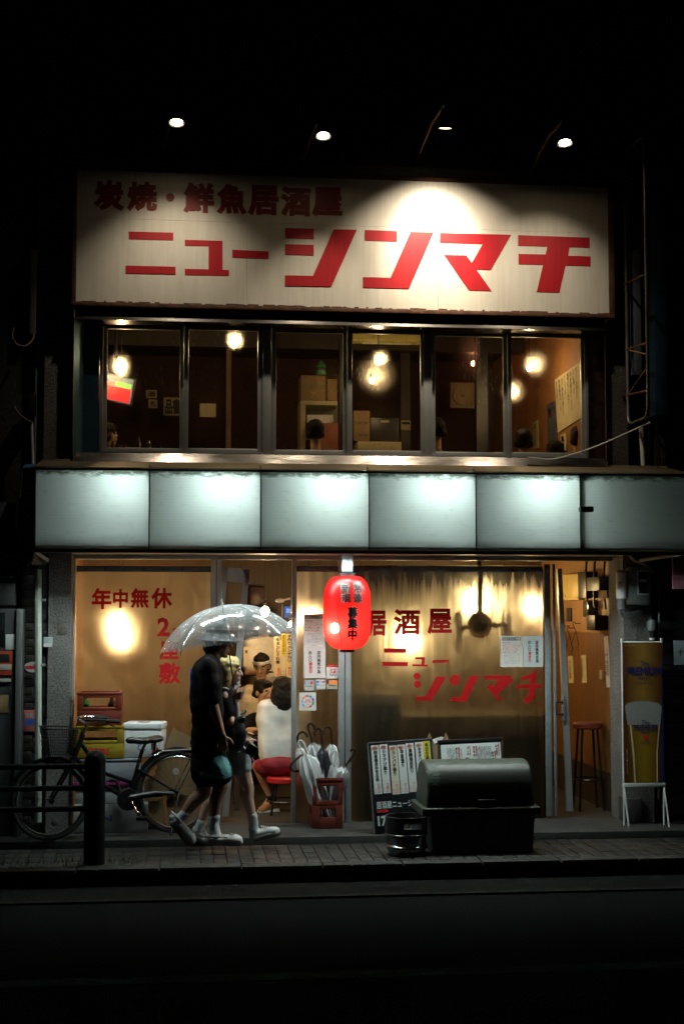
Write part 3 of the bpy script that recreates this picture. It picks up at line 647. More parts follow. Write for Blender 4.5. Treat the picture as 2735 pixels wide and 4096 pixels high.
bulb(2116, 1472, .9, .030, 'bulb alone in the middle of the sixth upstairs window', BULBU, UZ)
bulb(2032, 1577, .8, .030, 'bulb half hidden by the bar between fifth and sixth upstairs windows', BULBU, UZ)
bulb(1892, 1454, 2.6, .022, 'small reddish bulb near the dark post in the fifth upstairs window', emit('bulb_red', (1, .35, .18), 60), UZ)
# television
Y = .95; a, b, c_, d_ = P(395, 1490, Y), P(537, 1520, Y + .1), P(521, 1618, Y + .1), P(395, 1590, Y)
tv = thing('television', 'upstairs television tilted at the first window with a red and green picture', 'television', (b + c_) / 2)
def quadslab(q, dy, y2=None): return MB().add([V(p) for p in q] + [V(p) + V((0, dy, 0)) for p in q], [(3, 2, 1, 0), (4, 5, 6, 7), (0, 1, 5, 4), (1, 2, 6, 5), (2, 3, 7, 6), (3, 0, 4, 7)])
def lerpq(q, u0, v0, u1, v1, dy=-.004):
    f = lambda u, v: q[0].lerp(q[1], u).lerp(q[3].lerp(q[2], u), v) + V((0, dy, 0)); return [f(u0, v0), f(u1, v0), f(u1, v1), f(u0, v1)]
q = [a, b, c_, d_]
quadslab(lerpq(q, -.04, -.06, 1.05, 1.06, 0), .06).build('case', BLACK, tv)
quadslab(lerpq(q, 0, 0, 1, 1), .004).build('screen', emit('screen_grey', (.30, .36, .40), .35), tv)
quadslab(lerpq(q, 0, .42, .96, .98, -.007), .002).build('picture', emit('screen_red', (.85, .03, .03), 1.0), tv)
quadslab(lerpq(q, .50, .20, .96, .40, -.007), .002).build('caption', emit('screen_green', (.30, .75, .12), 1.0), tv)
quadslab(lerpq(q, .05, .26, .48, .42, -.008), .002).build('caption', emit('screen_pink', (.95, .25, .2), .6), tv)
MB().tube([(tv.location.x - .15, Y + .12, tv.location.z + .1), (tv.location.x - .15, Y + .12, 4.7)], .02, 8).build('bracket', BLACKM, tv)
def pbox(name, label, cat, x0, y0, x1, y1, Y, d, m, c=.004, group=None):
    a = px_rect(x0, y0, x1, y1, Y); o = MB().box(a[0], a[1], Y, Y + d, a[2], a[3], c).build(name, m, None, ((a[0] + a[1]) / 2, Y, a[2]))
    return tag(o, label, cat, group)
def ptext(o, s, x0, y0, x1, y1, Y, m, bold=.02, vertical=False, name='lettering'):
    a = px_rect(x0, y0, x1, y1, Y); return write(MB(), s, *a, Y - .002, bold, vertical).build(name, m, o, smooth=0)
# shelf, boxes, bottle in the third window
Y = 2.0
sh = thing('shelf_unit', 'cream shelf unit holding papers in the third upstairs window', 'shelf', P(1280, 1800, Y))
for r in ((1202, 1603, 1350, 1620), (1202, 1621, 1222, 1800)):
    a = px_rect(*r, Y); MB().box(a[0], a[1], Y, Y + .35, a[2], a[3]).build('board', CREAM, sh)
a = px_rect(1223, 1621, 1350, 1800, Y + .3); MB().box(a[0], a[1], Y + .3, Y + .31, a[2], a[3]).build('back_panel', mat('grey_green', (.12, .13, .09), .7), sh)
b = pbox('cardboard_box', 'brown cardboard box with shiny tape on the cream shelf upstairs', 'box', 1204, 1502, 1303, 1602, Y, .3, CARD)
a = px_rect(1206, 1538, 1300, 1556, Y - .002); MB().box(a[0], a[1], Y - .004, Y - .001, a[2], a[3]).build('tape', mat('shiny_tape', (.25, .22, .15), .12, .3), b)
ptext(b, 'ア', 1245, 1568, 1262, 1590, Y, CREAM)
pbox('cardboard_box', 'narrow cardboard box right of the taped box on the shelf', 'box', 1308, 1516, 1348, 1602, Y + .02, .28, CARD)
bt = P(1284, 1502, Y + .12); t = thing('bottle', 'green plastic jug standing on the taped cardboard box upstairs', 'bottle', bt)
k = (P(1305, 1502, Y + .12).x - bt.x); h = P(1284, 1445, Y + .12).z - bt.z
MB().lathe([(k * .9, 0), (k, .01), (k, h * .62), (k * .8, h * .78), (k * .4, h * .9), (k * .35, h), (0, h)], bt, 18).build('body', mat('green_plastic', (.05, .20, .07), .35), t)
MB().lathe([(k * 1.01, h * .32), (k * 1.02, h * .34), (k * 1.02, h * .52), (k * 1.01, h * .54)], bt, 18).build('wrapper', BLACK, t)
for kk in range(3):
    pass
o = MB()
for k_ in range(5):
    a = px_rect(1228 + 4 * k_, 1660 + 5 * (k_ % 3), 1310 + 6 * k_, 1692, Y + .05 + .03 * k_); o.box(a[0], a[1], Y + .05 + .03 * k_, Y + .052 + .03 * k_, a[2], a[3], 0, Matrix.Translation(V((a[0], Y, a[2]))) @ Matrix.Rotation(R(random.uniform(-6, 6)), 4, 'Y') @ Matrix.Translation(-V((a[0], Y, a[2]))))
tag(o.build('paper_bundle', WHITE, None, P(1270, 1690, Y), 0, kind='stuff'), 'loose white papers heaped inside the cream shelf', 'papers')
pbox('storage_box', 'reddish brown box behind the man in the third upstairs window', 'box', 1255, 1692, 1352, 1802, Y - .12, .2, mat('red_brown_box', (.20, .06, .03), .7))
# fourth window
Y = 1.9
pbox('side_table', 'cream table numbered two along the sill of the fourth window', 'table', 1430, 1766, 1605, 1806, Y - .1, .6, CREAM)
b = pbox('cardboard_box', 'printed cardboard box at the left edge of the fourth window', 'box', 1415, 1643, 1479, 1764, Y, .3, CARD)
ptext(b, 'CARTON', 1422, 1686, 1470, 1698, Y, INK); ptext(b, 'SANGA', 1435, 1734, 1472, 1745, Y, INK)
ct = pbox('plastic_crate', 'black plastic crate on the cream table upstairs', 'crate', 1481, 1671, 1594, 1764, Y, .3, BLACK, .01)
a = px_rect(1522, 1682, 1555, 1690, Y); MB().box(a[0], a[1], Y - .003, Y - .001, a[2], a[3]).build('tag', CREAM, ct)
cp = pbox('control_panel', 'small cream control panel on the dark post of the fourth window', 'panel', 1603, 1682, 1642, 1721, 2.57, .03, CREAM)
a = px_rect(1607, 1688, 1638, 1698, 2.57); MB().box(a[0], a[1], 2.566, 2.569, a[2], a[3]).build('display', mat('dark_display', (.03, .03, .02), .2), cp)
fx = thing('ceiling_light', 'unlit yellowed ceiling light fitting across the top of the fourth window', 'ceiling light', P(1545, 1360, 1.2))
a = px_rect(1412, 1352, 1690, 1374, 1.2); MB().box(a[0], a[1], 1.2, 1.42, a[3] - .02, a[3] + .05, .006).build('housing', mat('yellowed_metal', (.50, .42, .12), .5), fx)
MB().tube([(a[0] + .1, 1.3, a[3] - .03), (a[1] - .1, 1.3, a[3] - .03)], .014, 8).build('tube', mat('dead_tube', (.5, .47, .3), .3), fx)
# wall ventilator
Y = 3.2; a = px_rect(1804, 1527, 1902, 1630, Y); cc = ((a[0] + a[1]) / 2, (a[2] + a[3]) / 2); hw = (a[1] - a[0]) / 2
vf = thing('ventilation_fan', 'square cream ventilation fan on the red wall of the fifth window', 'fan', (cc[0], Y, cc[1]))
ring = [(cc[0] + hw * .8 * math.cos(t * math.pi / 16), cc[1] + hw * .8 * math.sin(t * math.pi / 16)) for t in range(32)]
MB().box(a[0], a[1], Y + .05, Y + .1, a[2], a[3], .006).build('housing', CREAM, vf)
MB().lathe([(hw * .8, 0), (hw * .84, 0), (hw * .84, .03), (hw * .8, .03)], (cc[0], Y + .05, cc[1]), 32, Matrix.Rotation(R(90), 3, 'X')).build('ring', CREAM, vf)
MB().lathe([(0, 0), (hw * .79, 0), (hw * .79, .004), (0, .004)], (cc[0], Y + .05, cc[1]), 32, Matrix.Rotation(R(90), 3, 'X')).build('recess', BLACK, vf)
for k_ in range(5):
    t_ = k_ * 2 * math.pi / 5; bl = [(.12, -.06), (.5, -.22), (.72, -.10), (.70, .22), (.4, .20), (.12, .08)]
    MB().prism([(cc[0] + hw * (u * math.cos(t_) - v * math.sin(t_)), cc[1] + hw * (u * math.sin(t_) + v * math.cos(t_))) for u, v in bl], Y + .022, Y + .03).build('blade', GREYP, vf)
MB().ell((cc[0], Y + .02, cc[1]), (hw * .16, .02, hw * .16)).build('hub', CREAM, vf)
# right wall notices upstairs
XU = XRM1 - .004
def wallquad(px, X_, th=.006): return MB().add([PX(*p, X_) for p in px] + [PX(*p, X_) + V((th, 0, 0)) for p in px], [(0, 1, 2, 3), (7, 6, 5, 4), (0, 4, 5, 1), (1, 5, 6, 2), (2, 6, 7, 3), (3, 7, 4, 0)])
def wall_notice(name, label, px, m, cols, ink=INK, cat='poster', X_=None):
    X_ = X_ or XU; o = wallquad(px, X_ - .006).build(name, m, None, PX(*px[3], X_), 0); tag(o, label, cat)
    mb = MB(); q = [PX(*p, X_) for p in px]
    for s, u0, v0, u1, v1 in cols:
        vs, fs, a_, b_, c_, d_ = glyphs(s, .02, True)
        f = lambda u, v: q[0].lerp(q[1], u).lerp(q[3].lerp(q[2], u), v) + V((-.008, 0, 0))
        mb.add([f(u0 + (v.x - a_) / (b_ - a_) * (u1 - u0), v1 - (v.y - c_) / (d_ - c_) * (v1 - v0)) for v in vs], fs)
    mb.build('lettering', ink, o, smooth=0); return o
MEN = mat('old_paper', (.46, .39, .23), .8, 0, .12, 4)
menu = ['枝豆三五〇冷奴三〇〇', '焼鳥盛合六八〇', '出汁巻玉子四八〇', 'ポテトサラダ四二〇', '唐揚げ五八〇串カツ', '刺身盛合八六〇', 'おでん各種一五〇', '生ビール四九〇']
wall_notice('menu_poster', 'large yellowed menu sheet in columns on the ochre wall, sixth window', [(2217, 1520), (2316, 1447), (2322, 1672), (2229, 1731)], MEN, [(s, .06 + .115 * i, .06, .13 + .115 * i, .50 + .4 * ((i * 7) % 3) / 3) for i, s in enumerate(menu)])
wall_notice('wall_poster', 'dark blue and red picture poster left of the menu sheet upstairs', [(2185, 1620), (2216, 1603), (2226, 1765), (2188, 1775)], mat('dark_print', (.05, .06, .08), .5, 0, .9, 20), [('祭', .2, .15, .7, .4)], REDI)
wall_notice('price_card', 'tall pale price card farthest left on the ochre wall upstairs', [(2130, 1690), (2148, 1680), (2152, 1790), (2132, 1795)], MEN, [('酒三八〇', .25, .1, .7, .9)])
wall_notice('price_card', 'pale price card just below the menu sheet upstairs', [(2240, 1742), (2262, 1730), (2264, 1800), (2242, 1805)], MEN, [('梅酒', .25, .1, .7, .9)])
# back wall notices in the first two windows
for x0, y0, x1, y1, s, lb in ((595, 1598, 630, 1632, '丸', 'dim round emblem notice on the back wall, first upstairs window'), (655, 1590, 728, 1662, '品書', 'dim lined notice beside the emblem, first upstairs window'), (800, 1614, 864, 1668, '張紙', 'plain tan paper on the back wall of the second window'), (585, 1560, 628, 1592, '酒', 'small dim notice above the emblem, first upstairs window')):
    b = pbox('wall_notice', lb, 'poster', x0, y0, x1, y1, 3.2 if x0 < 760 else 2.4, .004, MEN, 0)
    if x0 < 760: ptext(b, s, x0 + 6, y0 + 5, x1 - 6, y1 - 5, 3.2, INK, .04)
# glasses and bottle on the sill of the first window
for px, pw, hh, lb, m in ((555, 10, 52, 'clear bottle on the table behind the first upstairs window', 'b'), (595, 12, 40, 'second clear bottle right of the tall one upstairs', 'b'), (486, 9, 20, 'left brass cup on the table of the first upstairs window', 'c'), (503, 9, 20, 'right brass cup on the table of the first upstairs window', 'c'), (452, 8, 36, 'beer glass by the seated head in the first upstairs window', 'b')):
    c0 = P(px, 1800, .6); r_ = P(px + pw, 1800, .6).x - c0.x; h_ = P(px, 1800 - hh, .6).z - c0.z
    prof = [(r_, 0), (r_, h_ * .6), (r_ * .45, h_ * .8), (r_ * .4, h_), (0, h_)] if m == 'b' else [(r_ * .8, 0), (r_, h_), (r_ * .9, h_), (r_ * .75, .004), (0, .004)]
    tag(MB().lathe(prof, c0, 14).build('bottle' if m == 'b' else 'metal_cup', mat('bottle_glass', (.10, .09, .05), .08, 0, .1) if m == 'b' else mat('brass', (.55, .40, .15), .25, 1, .1), None, c0), lb, 'bottle' if m == 'b' else 'cup')
c0 = P(560, 1802, .45); c1 = P(1000, 1802, .45)
t = thing('low_table', 'long dark table along the first two upstairs windows', 'table', (c0.x, .5, 2.72))
MB().box(XRM0 + .1, c1.x, .42, 1.05, c0.z - .04, c0.z - .002, .005).build('table_top', DWOOD, t)
for xx in (XRM0 + .15, c1.x - .1): MB().box(xx, xx + .05, .6, .65, 2.72, c0.z - .04).build('leg', DWOOD, t)

# ================================================================== PEOPLE
def rot_to(f, u=V((0, 0, 1))):
    f = V(f).normalized(); l = V(u).cross(f).normalized(); u = f.cross(l); return Matrix((f, l, u)).transposed()
def head_prims(mb, c, M, k=1.0):
    g = lambda x, y, z: V(c) + M @ (V((x, y, z)) * k)
    mb.ell(g(-.012, 0, .03), (.094 * k, .074 * k, .092 * k), M); mb.ell(g(.022, 0, -.035), (.062 * k, .056 * k, .078 * k), M)
    mb.ell(g(.058, 0, -.098), (.026 * k, .028 * k, .02 * k), M); mb.cap(g(.080, 0, .022), .009 * k, g(.103, 0, -.022), .013 * k)
    mb.ell(g(.086, 0, -.026), (.014 * k, .018 * k, .010 * k), M); mb.ell(g(.074, 0, .030), (.016 * k, .05 * k, .012 * k), M)
    mb.ell(g(.078, 0, -.058), (.014 * k, .024 * k, .008 * k), M); mb.ell(g(.075, 0, -.071), (.014 * k, .02 * k, .008 * k), M)
    for s in (-1, 1):
        mb.ell(g(-.008, s * .075, -.005), (.02 * k, .010 * k, .032 * k), M); mb.ell(g(.048, s * .036, -.02), (.03 * k, .026 * k, .026 * k), M)
def face(c, M, par, k=1.0):
    g = lambda x, y, z: V(c) + M @ (V((x, y, z)) * k)
    for s in (-1, 1):
        e = MB().ell(g(.076, s * .032, .008), (.010 * k, .015 * k, .008 * k), M, 10, 8).build('eye', mat('eye_white', (.6, .58, .55), .3), par)
        MB().ell(g(.083, s * .032, .008), (.0045 * k, .007 * k, .007 * k), M, 8, 6).build('iris', INK, e)
        MB().tube([g(.080, s * .016, .030), g(.082, s * .034, .036), g(.072, s * .052, .030)], [.004 * k, .005 * k, .003 * k], 6).build('eyebrow', HAIRB, par)
    MB().ell(g(.088, 0, -.0645), (.006 * k, .022 * k, .0065 * k), M, 10, 6).build('mouth', mat('lips', (.30, .10, .08), .5), par)
def hand(mb, w_, d, n, s, curl=.35, k=1.0):
    w_, d, n, s = V(w_), V(d).normalized(), V(n).normalized(), V(s).normalized()
    for o in (-.028, -.009, .009, .028): mb.cap(w_ + s * o * .7 * k, .014 * k, w_ + d * .088 * k + s * o * k, .0125 * k, 8)
    for o, L in ((.030, .068), (.010, .078), (-.010, .073), (-.030, .058)):
        p_ = w_ + d * .085 * k + s * o * k; a = curl
        for i in range(3):
            e = d * math.cos(a) + n * math.sin(a); q_ = p_ + e * L * (.42, .32, .26)[i] * k; mb.cap(p_, (.0088 - i * .0008) * k, q_, (.0080 - i * .0008) * k, 8); p_ = q_; a += curl * 1.1
    p_ = w_ + d * .022 * k + s * .026 * k
    for i in range(3):
        e = (d * (.55 + .2 * i) + s * (.8 - .35 * i) + n * (.25 + .3 * i)).normalized(); q_ = p_ + e * (.040, .032, .026)[i] * k; mb.cap(p_, (.013 - i * .0015) * k, q_, (.0115 - i * .0015) * k, 8); p_ = q_

SKD = mat('skin_tan', (.36, .20, .13), .5, 0, .08, 12, Subsurface_Weight=.05)
# ---------- man walking under the umbrella
MY = -.72
def mp(u, v, dy=0): return P(600 + u * .4682, 2350 + v * .4682, MY + dy)
man = thing('person', 'walking man in dark bucket hat, black tee, teal printed shorts and white clogs', 'person', V((mp(560, 2195).x, MY, 0)))
mb = MB(); HM = rot_to((1, -.06, -.10)); hc = mp(590, 470)
head_prims(mb, hc, HM, 1.0)
mb.cap(mp(545, 600), .058, mp(565, 520), .055); mb.cap(mp(490, 690, -.15), .07, mp(490, 690, .15), .07); mb.cap(mp(490, 760, -.09), .10, mp(490, 1050, -.07), .095); mb.cap(mp(490, 760, .09), .10, mp(490, 1050, .07), .095)
mb.cap(mp(485, 1330, -.08), .10, mp(485, 1330, .08), .10); mb.cap(mp(488, 1050), .11, mp(485, 1330), .11)
mb.cap(mp(490, 700, -.19), .06, mp(530, 970, -.235), .047); mb.cap(mp(530, 970, -.235), .045, mp(610, 1245, -.20), .031)
hand(mb, mp(612, 1255, -.20), (.12, 0, -1), (.15, 1, 0), (1, -.1, .1), .38)
mb.cap(mp(500, 700, .19), .058, mp(600, 1000, .21), .046); mb.cap(mp(600, 1000, .21), .044, mp(690, 935, .10), .032)
hand(mb, mp(686, 950, .055), (.72, -.02, .25), (0, .75, .5), (.1, -.4, .9), .62)
hipF, knF, anF = mp(500, 1390, -.09), mp(610, 1700, -.10), mp(540, 2010, -.10)
hipB, knB, anB = mp(475, 1390, .09), mp(455, 1760, .09), mp(275, 1960, .09)
for h_, k_, a_ in ((hipF, knF, anF), (hipB, knB, anB)):
    mb.cap(h_, .088, k_, .058); md = k_.lerp(a_, .33) + V((-.018, 0, 0)); mb.cap(k_, .056, md, .056); mb.cap(md, .056, a_, .036)
mb.cap(anF, .036, mp(570, 2135, -.10), .034); mb.cap(mp(560, 2150, -.10), .036, mp(740, 2165, -.11), .034)
mb.cap(anB, .036, mp(215, 2010, .09), .034); mb.cap(mp(215, 2020, .09), .036, mp(335, 2180, .09), .032)
body = blob('body', mb, SKD, man, .0065, 5); face(hc, HM, man)
mb = MB(); hr = lambda x, y, z: hc + HM @ V((x, y, z))
mb.ell(hr(-.03, 0, .03), (.098, .085, .09), HM); mb.ell(hr(-.05, 0, -.04), (.072, .078, .07), HM); mb.cap(hr(-.085, 0, -.05), .032, hr(-.07, 0, -.10), .024); mb.cap(hr(.0, -.072, .02), .02, hr(.0, -.074, -.03), .012)
blob('hair', mb, HAIRB, man, .009, 2, .006, 30)
HATM = mat('hat_cotton', (.022, .024, .028), .55, 0, .3, 20, .3, 90)
Mh = rot_to((1, -.05, -.05))
hat = MB().lathe([(.092, .0), (.158, -.052), (.160, -.047), (.098, .016), (.094, .06), (.082, .092), (.055, .105), (0, .108)], hr(-.008, 0, .062), 32, Mh, 1.05, .92)
hat = hat.build('hat', HATM, man, smooth=60)
MB().lathe([(.0965, .012), (.101, .014), (.0985, .038), (.095, .038)], hr(-.008, 0, .062), 32, Mh, 1.05, .92).build('hat_band', BTEE, hat)
mb = MB()                                                     # loose tee shirt
mb.cap(mp(505, 655, -.13), .075, mp(505, 655, .13), .075); mb.cap(mp(535, 590), .062, mp(515, 640), .085)
for s in (-1, 1):
    mb.cap(mp(490, 720, s * .10), .118, mp(490, 1340, s * .09), .128)
    mb.cap(mp(478, 760, s * .08), .125, mp(470, 1000, s * .09), .125)
mb.cap(mp(495, 760), .12, mp(495, 1340), .135)
mb.cap(mp(492, 700, -.19), .088, mp(528, 930, -.24), .078); mb.cap(mp(505, 700, .19), .085, mp(585, 950, .23), .074)
shirt = blob('tee_shirt', mb, BTEE, man, .011, 5, .013, 6)
pb = MB()
for k_ in range(6): pb.ell(mp(352 + 9 * (k_ % 2), 745 + 36 * k_, .03), (.010, .07, .05))
pb.build('back_print', BLUEP, shirt)
mb = MB()                                                     # wide shorts
mb.cap(mp(490, 1350, -.07), .135, mp(490, 1350, .07), .135)
mb.cap(mp(500, 1390, -.09), .12, mp(585, 1585, -.10), .115); mb.cap(mp(500, 1390, -.09), .11, mp(500, 1580, -.09), .10); mb.cap(mp(480, 1390, .09), .12, mp(470, 1590, .09), .115)
sho = blob('shorts', mb, BTEE, man, .011, 4, .010, 8)
def man_print(pts, dy):
    q = [mp(u, v, dy) for u, v in pts]; return MB().add([p_ for p_ in q] + [p_ + V((0, .01, 0)) for p_ in q], [tuple(range(len(q))), tuple(range(2 * len(q) - 1, len(q) - 1, -1))] + [(i, i + len(q), (i + 1) % len(q) + len(q), (i + 1) % len(q)) for i in range(len(q))])
def drape(mb2, target, off=.004):                             # lay a print on the cloth it belongs to
    from mathutils.bvhtree import BVHTree
    o0 = WL[target]; bv = BVHTree.FromPolygons([v.co for v in target.data.vertices], [list(p_.vertices) for p_ in target.data.polygons])
    bm = bmesh.new(); vs = [bm.verts.new(v - o0) for v in mb2.v]
    for f in mb2.f: bm.faces.new([vs[i] for i in f])
    bmesh.ops.triangulate(bm, faces=bm.faces[:]); 
    for _ in range(4): 
        es = [e for e in bm.edges if e.calc_length() > .018]
        if es: bmesh.ops.subdivide_edges(bm, edges=es, cuts=1); bmesh.ops.triangulate(bm, faces=bm.faces[:])
    dead = []
    for v in bm.verts:
        h = bv.ray_cast(v.co + V((0, -.6, 0)), V((0, 1, 0)))
        if h[0]: v.co = h[0] + V((0, -off, 0))
        else: dead.append(v)
    bmesh.ops.delete(bm, geom=dead, context='VERTS')
    bm.verts.index_update(); r = MB(); r.v = [v.co + o0 for v in bm.verts]; r.f = [[v.index for v in f.verts] for f in bm.faces]; bm.free(); return r
def flat(pts, fn): q = [fn(u, v) for u, v in pts]; m_ = MB(); m_.v = q; m_.f = [list(range(len(q)))]; return m_
drape(flat([(500, 1500), (545, 1430), (590, 1410), (650, 1440), (685, 1500), (690, 1560), (640, 1590), (600, 1560), (560, 1590), (530, 1570)], mp), sho).build('teal_patch', TEAL, sho, smooth=0)
drape(flat([(420, 1555), (500, 1548), (505, 1570), (560, 1590), (640, 1590), (700, 1560), (702, 1590), (640, 1612), (530, 1606), (430, 1596)], mp), sho).build('teal_band', TEAL, sho, smooth=0)
SOCK = mat('white_sock', (.62, .64, .66), .85, 0, .06, 20, .2, 120); CLOG = mat('white_rubber', (.66, .68, .69), .5, 0, .06, 8)
for an, low in ((anF, mp(565, 2130, -.10)), (anB, mp(215, 2005, .09))):
    up = an.lerp(knF if an is anF else knB, .16); blob('sock', MB().cap(up, .046, an, .042).cap(an, .042, low, .046), SOCK, man, .009, 3, .002, 20)
def clog(heel, toe, par):
    d = (toe - heel).normalized(); u = d.cross(V((0, 1, 0))) * -1
    if u.z < 0: u = -u
    mb = MB(); L = (toe - heel).length; M_ = rot_to(d, u)
    mb.cap(heel + u * .022, .037, heel + d * L * .45 + u * .018, .036); mb.ell(heel + d * L * .68 + u * .022, (L * .34, .050, .046), M_); mb.cap(heel + d * L * .6 + u * .01, .04, heel + d * L * .88 + u * .006, .036)
    c_ = blob('clog', mb, CLOG, par, .008, 4)
    st = [heel + d * L * .52 + u * (.05 + .0) + V((0, s * .050, 0)) for s in (-1, 1)]
    MB().tube([st[0], heel + u * .055 + V((0, -.052, 0)) + d * .02, heel - d * .045 + u * .045, heel + u * .055 + V((0, .052, 0)) + d * .02, st[1]], .007, 8).build('strap', CLOG, c_)
    for i in range(6):
        q_ = heel + d * L * (.60 + .06 * (i // 2)) + u * .066 + V((0, -.02 + .04 * (i % 2), 0)); MB().ell(q_, (.006, .006, .004), M_, 8, 6).build('vent_hole', INK, c_)
    return c_
clog(mp(515, 2180, -.105), mp(790, 2180, -.115), man); clog(mp(180, 1985, .09), mp(365, 2195, .09), man)

# ---------- the umbrella he holds
hnd, apex = mp(735, 975, .06), mp(652, 190, .06)
um = thing('umbrella', 'open clear plastic umbrella held by the walking man', 'umbrella', hnd)
ax_ = (apex - hnd).normalized(); ax_ = (ax_ + V((-.05, 0, 0))).normalized(); MU = ax_.to_track_quat('Z', 'Y').to_matrix()
cen = mp(672, 470, .06); apx = mp(690, 172, .06); Hh = .30; Rr = .545
pr = []; NS, NR = 64, 14
for i in range(NR + 1):
    a_ = i / NR * R(64); rr = Rr * math.sin(a_) / math.sin(R(64)); zz = Hh * (math.cos(a_) - math.cos(R(64))) / (1 - math.cos(R(64))); pr.append((max(rr, .001), zz))
vs, fs = [], []
for i, (rr, zz) in enumerate(pr):
    for j in range(NS):
        t_ = 2 * math.pi * j / NS; sag = abs(math.sin(4 * t_)); k_ = i / NR
        vs.append(cen + MU @ V((rr * math.cos(t_) * (1 - .035 * sag * k_), rr * math.sin(t_) * (1 - .035 * sag * k_), zz - .012 * sag * k_ + .022 * sag * k_ ** 4)))
for i in range(NR):
    for j in range(NS): fs.append((i * NS + j, (i + 1) * NS + j, (i + 1) * NS + (j + 1) % NS, i * NS + (j + 1) % NS))
cano = MB().add(vs, fs).build('canopy', CLEAR, um, smooth=80)
for j in range(8):
    t_ = 2 * math.pi * j / 8; pts = [cen + MU @ V((rr * math.cos(t_) * .985, rr * math.sin(t_) * .985, zz - .008)) for rr, zz in pr]
    MB().tube(pts + [pts[-1] + (pts[-1] - pts[-2]).normalized() * .024], .0032, 6).build('rib', mat('rib_grey', (.10, .11, .12), .35, .6, .1), um)
top = cen + MU @ V((0, 0, Hh))
MB().tube([top, top + MU @ V((0, 0, .05))], .006, 8).build('ferrule', WHITE, um)
MB().tube([hnd + (hnd - top).normalized() * .02, top], .005, 8).build('shaft', BLACKM, um)
dn = (hnd - top).normalized()
jp = [hnd - dn * .06, hnd + dn * .06] + [hnd + dn * (.06 + .035 * math.sin(R(k_))) + V((.035 - .035 * math.cos(R(k_)), 0, 0)) for k_ in range(20, 181, 20)]
MB().tube(jp, .011, 10).build('handle', WPVC, um)

# ---------- woman walking beside him
WY = -.50
def wp(u, v, dy=0): return P(600 + u * .4682, 2350 + v * .4682, WY + dy)
wom = thing('person', 'walking blonde woman in black top and pale grey shorts holding a phone', 'person', V((wp(700, 2160).x, WY, 0)))
mb = MB(); WM = rot_to((1, .02, -.10)); wc = wp(688, 715); head_prims(mb, wc, WM, .93)
mb.cap(wp(645, 860), .048, wp(665, 780), .046); mb.cap(wp(640, 905, -.13), .055, wp(640, 905, .13), .055); mb.cap(wp(645, 960, -.06), .085, wp(660, 1220, -.05), .07); mb.cap(wp(645, 960, .06), .085, wp(660, 1220, .05), .07); mb.cap(wp(690, 1370, -.06), .095, wp(690, 1370, .06), .095)
mb.cap(wp(640, 920, -.17), .042, wp(690, 1150, -.2), .035); mb.cap(wp(690, 1150, -.2), .034, wp(800, 1300, -.16), .026)
hand(mb, wp(805, 1310, -.16), (.6, 0, -.55), (0, 1, 0), (.6, 0, .6), .45, .88)
mb.cap(wp(645, 920, .17), .042, wp(700, 1130, .2), .035); mb.cap(wp(700, 1130, .2), .034, wp(770, 1250, .12), .026); hand(mb, wp(775, 1260, .12), (.6, -.2, -.4), (0, -1, 0), (.6, 0, .6), .5, .88)
hF, kF, aF = wp(745, 1420, -.08), wp(838, 1720, -.08), wp(880, 1975, -.08); hB, kB, aB = wp(700, 1420, .08), wp(560, 1760, .08), wp(430, 2030, .08)
for h_, k_, a_ in ((hF, kF, aF), (hB, kB, aB)):
    mb.cap(h_, .085, k_, .050); md = k_.lerp(a_, .33) + V((-.018, 0, 0)); mb.cap(k_, .049, md, .050); mb.cap(md, .050, a_, .032)
mb.cap(aF, .032, wp(890, 2100, -.08), .032); mb.cap(wp(895, 2110, -.08), .034, wp(1060, 2100, -.08), .03); mb.cap(aB, .032, wp(390, 2110, .08), .032); mb.cap(wp(390, 2110, .08), .03, wp(480, 2160, .08), .028)
blob('body', mb, SKIN2, wom, .0065, 5); face(wc, WM, wom, .93)
mb = MB(); hr2 = lambda x, y, z: wc + WM @ (V((x, y, z)) * .93)
mb.ell(hr2(-.03, 0, .035), (.102, .088, .092), WM); mb.cap(hr2(-.07, .0, .0), .07, hr2(-.075, 0, -.13), .058); mb.cap(hr2(-.02, -.07, .0), .035, hr2(-.03, -.075, -.17), .034); mb.cap(hr2(-.02, .07, .0), .035, hr2(-.03, .075, -.16), .03); mb.cap(hr2(.03, 0, .085), .04, hr2(.055, -.05, .06), .02); mb.cap(hr2(-.04, -.06, -.12), .04, hr2(.02, -.06, -.24), .018)
blob('hair', mb, HAIRY, wom, .009, 3, .008, 26)
mb = MB()
for s in (-1, 1): mb.cap(wp(645, 960, s * .065), .098, wp(675, 1370, s * .06), .098); mb.cap(wp(640, 920, s * .15), .062, wp(672, 1080, s * .185), .056)
mb.cap(wp(645, 900, -.11), .062, wp(645, 900, .11), .062); mb.cap(wp(640, 870), .055, wp(645, 920), .08)
blob('top', mb, BTEE, wom, .011, 4, .006, 10)
mb = MB(); mb.cap(wp(695, 1370, -.06), .105, wp(695, 1370, .06), .105); mb.cap(hF, .105, wp(775, 1520, -.08), .094); mb.cap(hB, .105, wp(660, 1530, .08), .094)
blob('shorts', mb, mat('pale_grey_denim', (.42, .47, .50), .85, 0, .1, 20, .2, 100), wom, .011, 4, .005, 10)
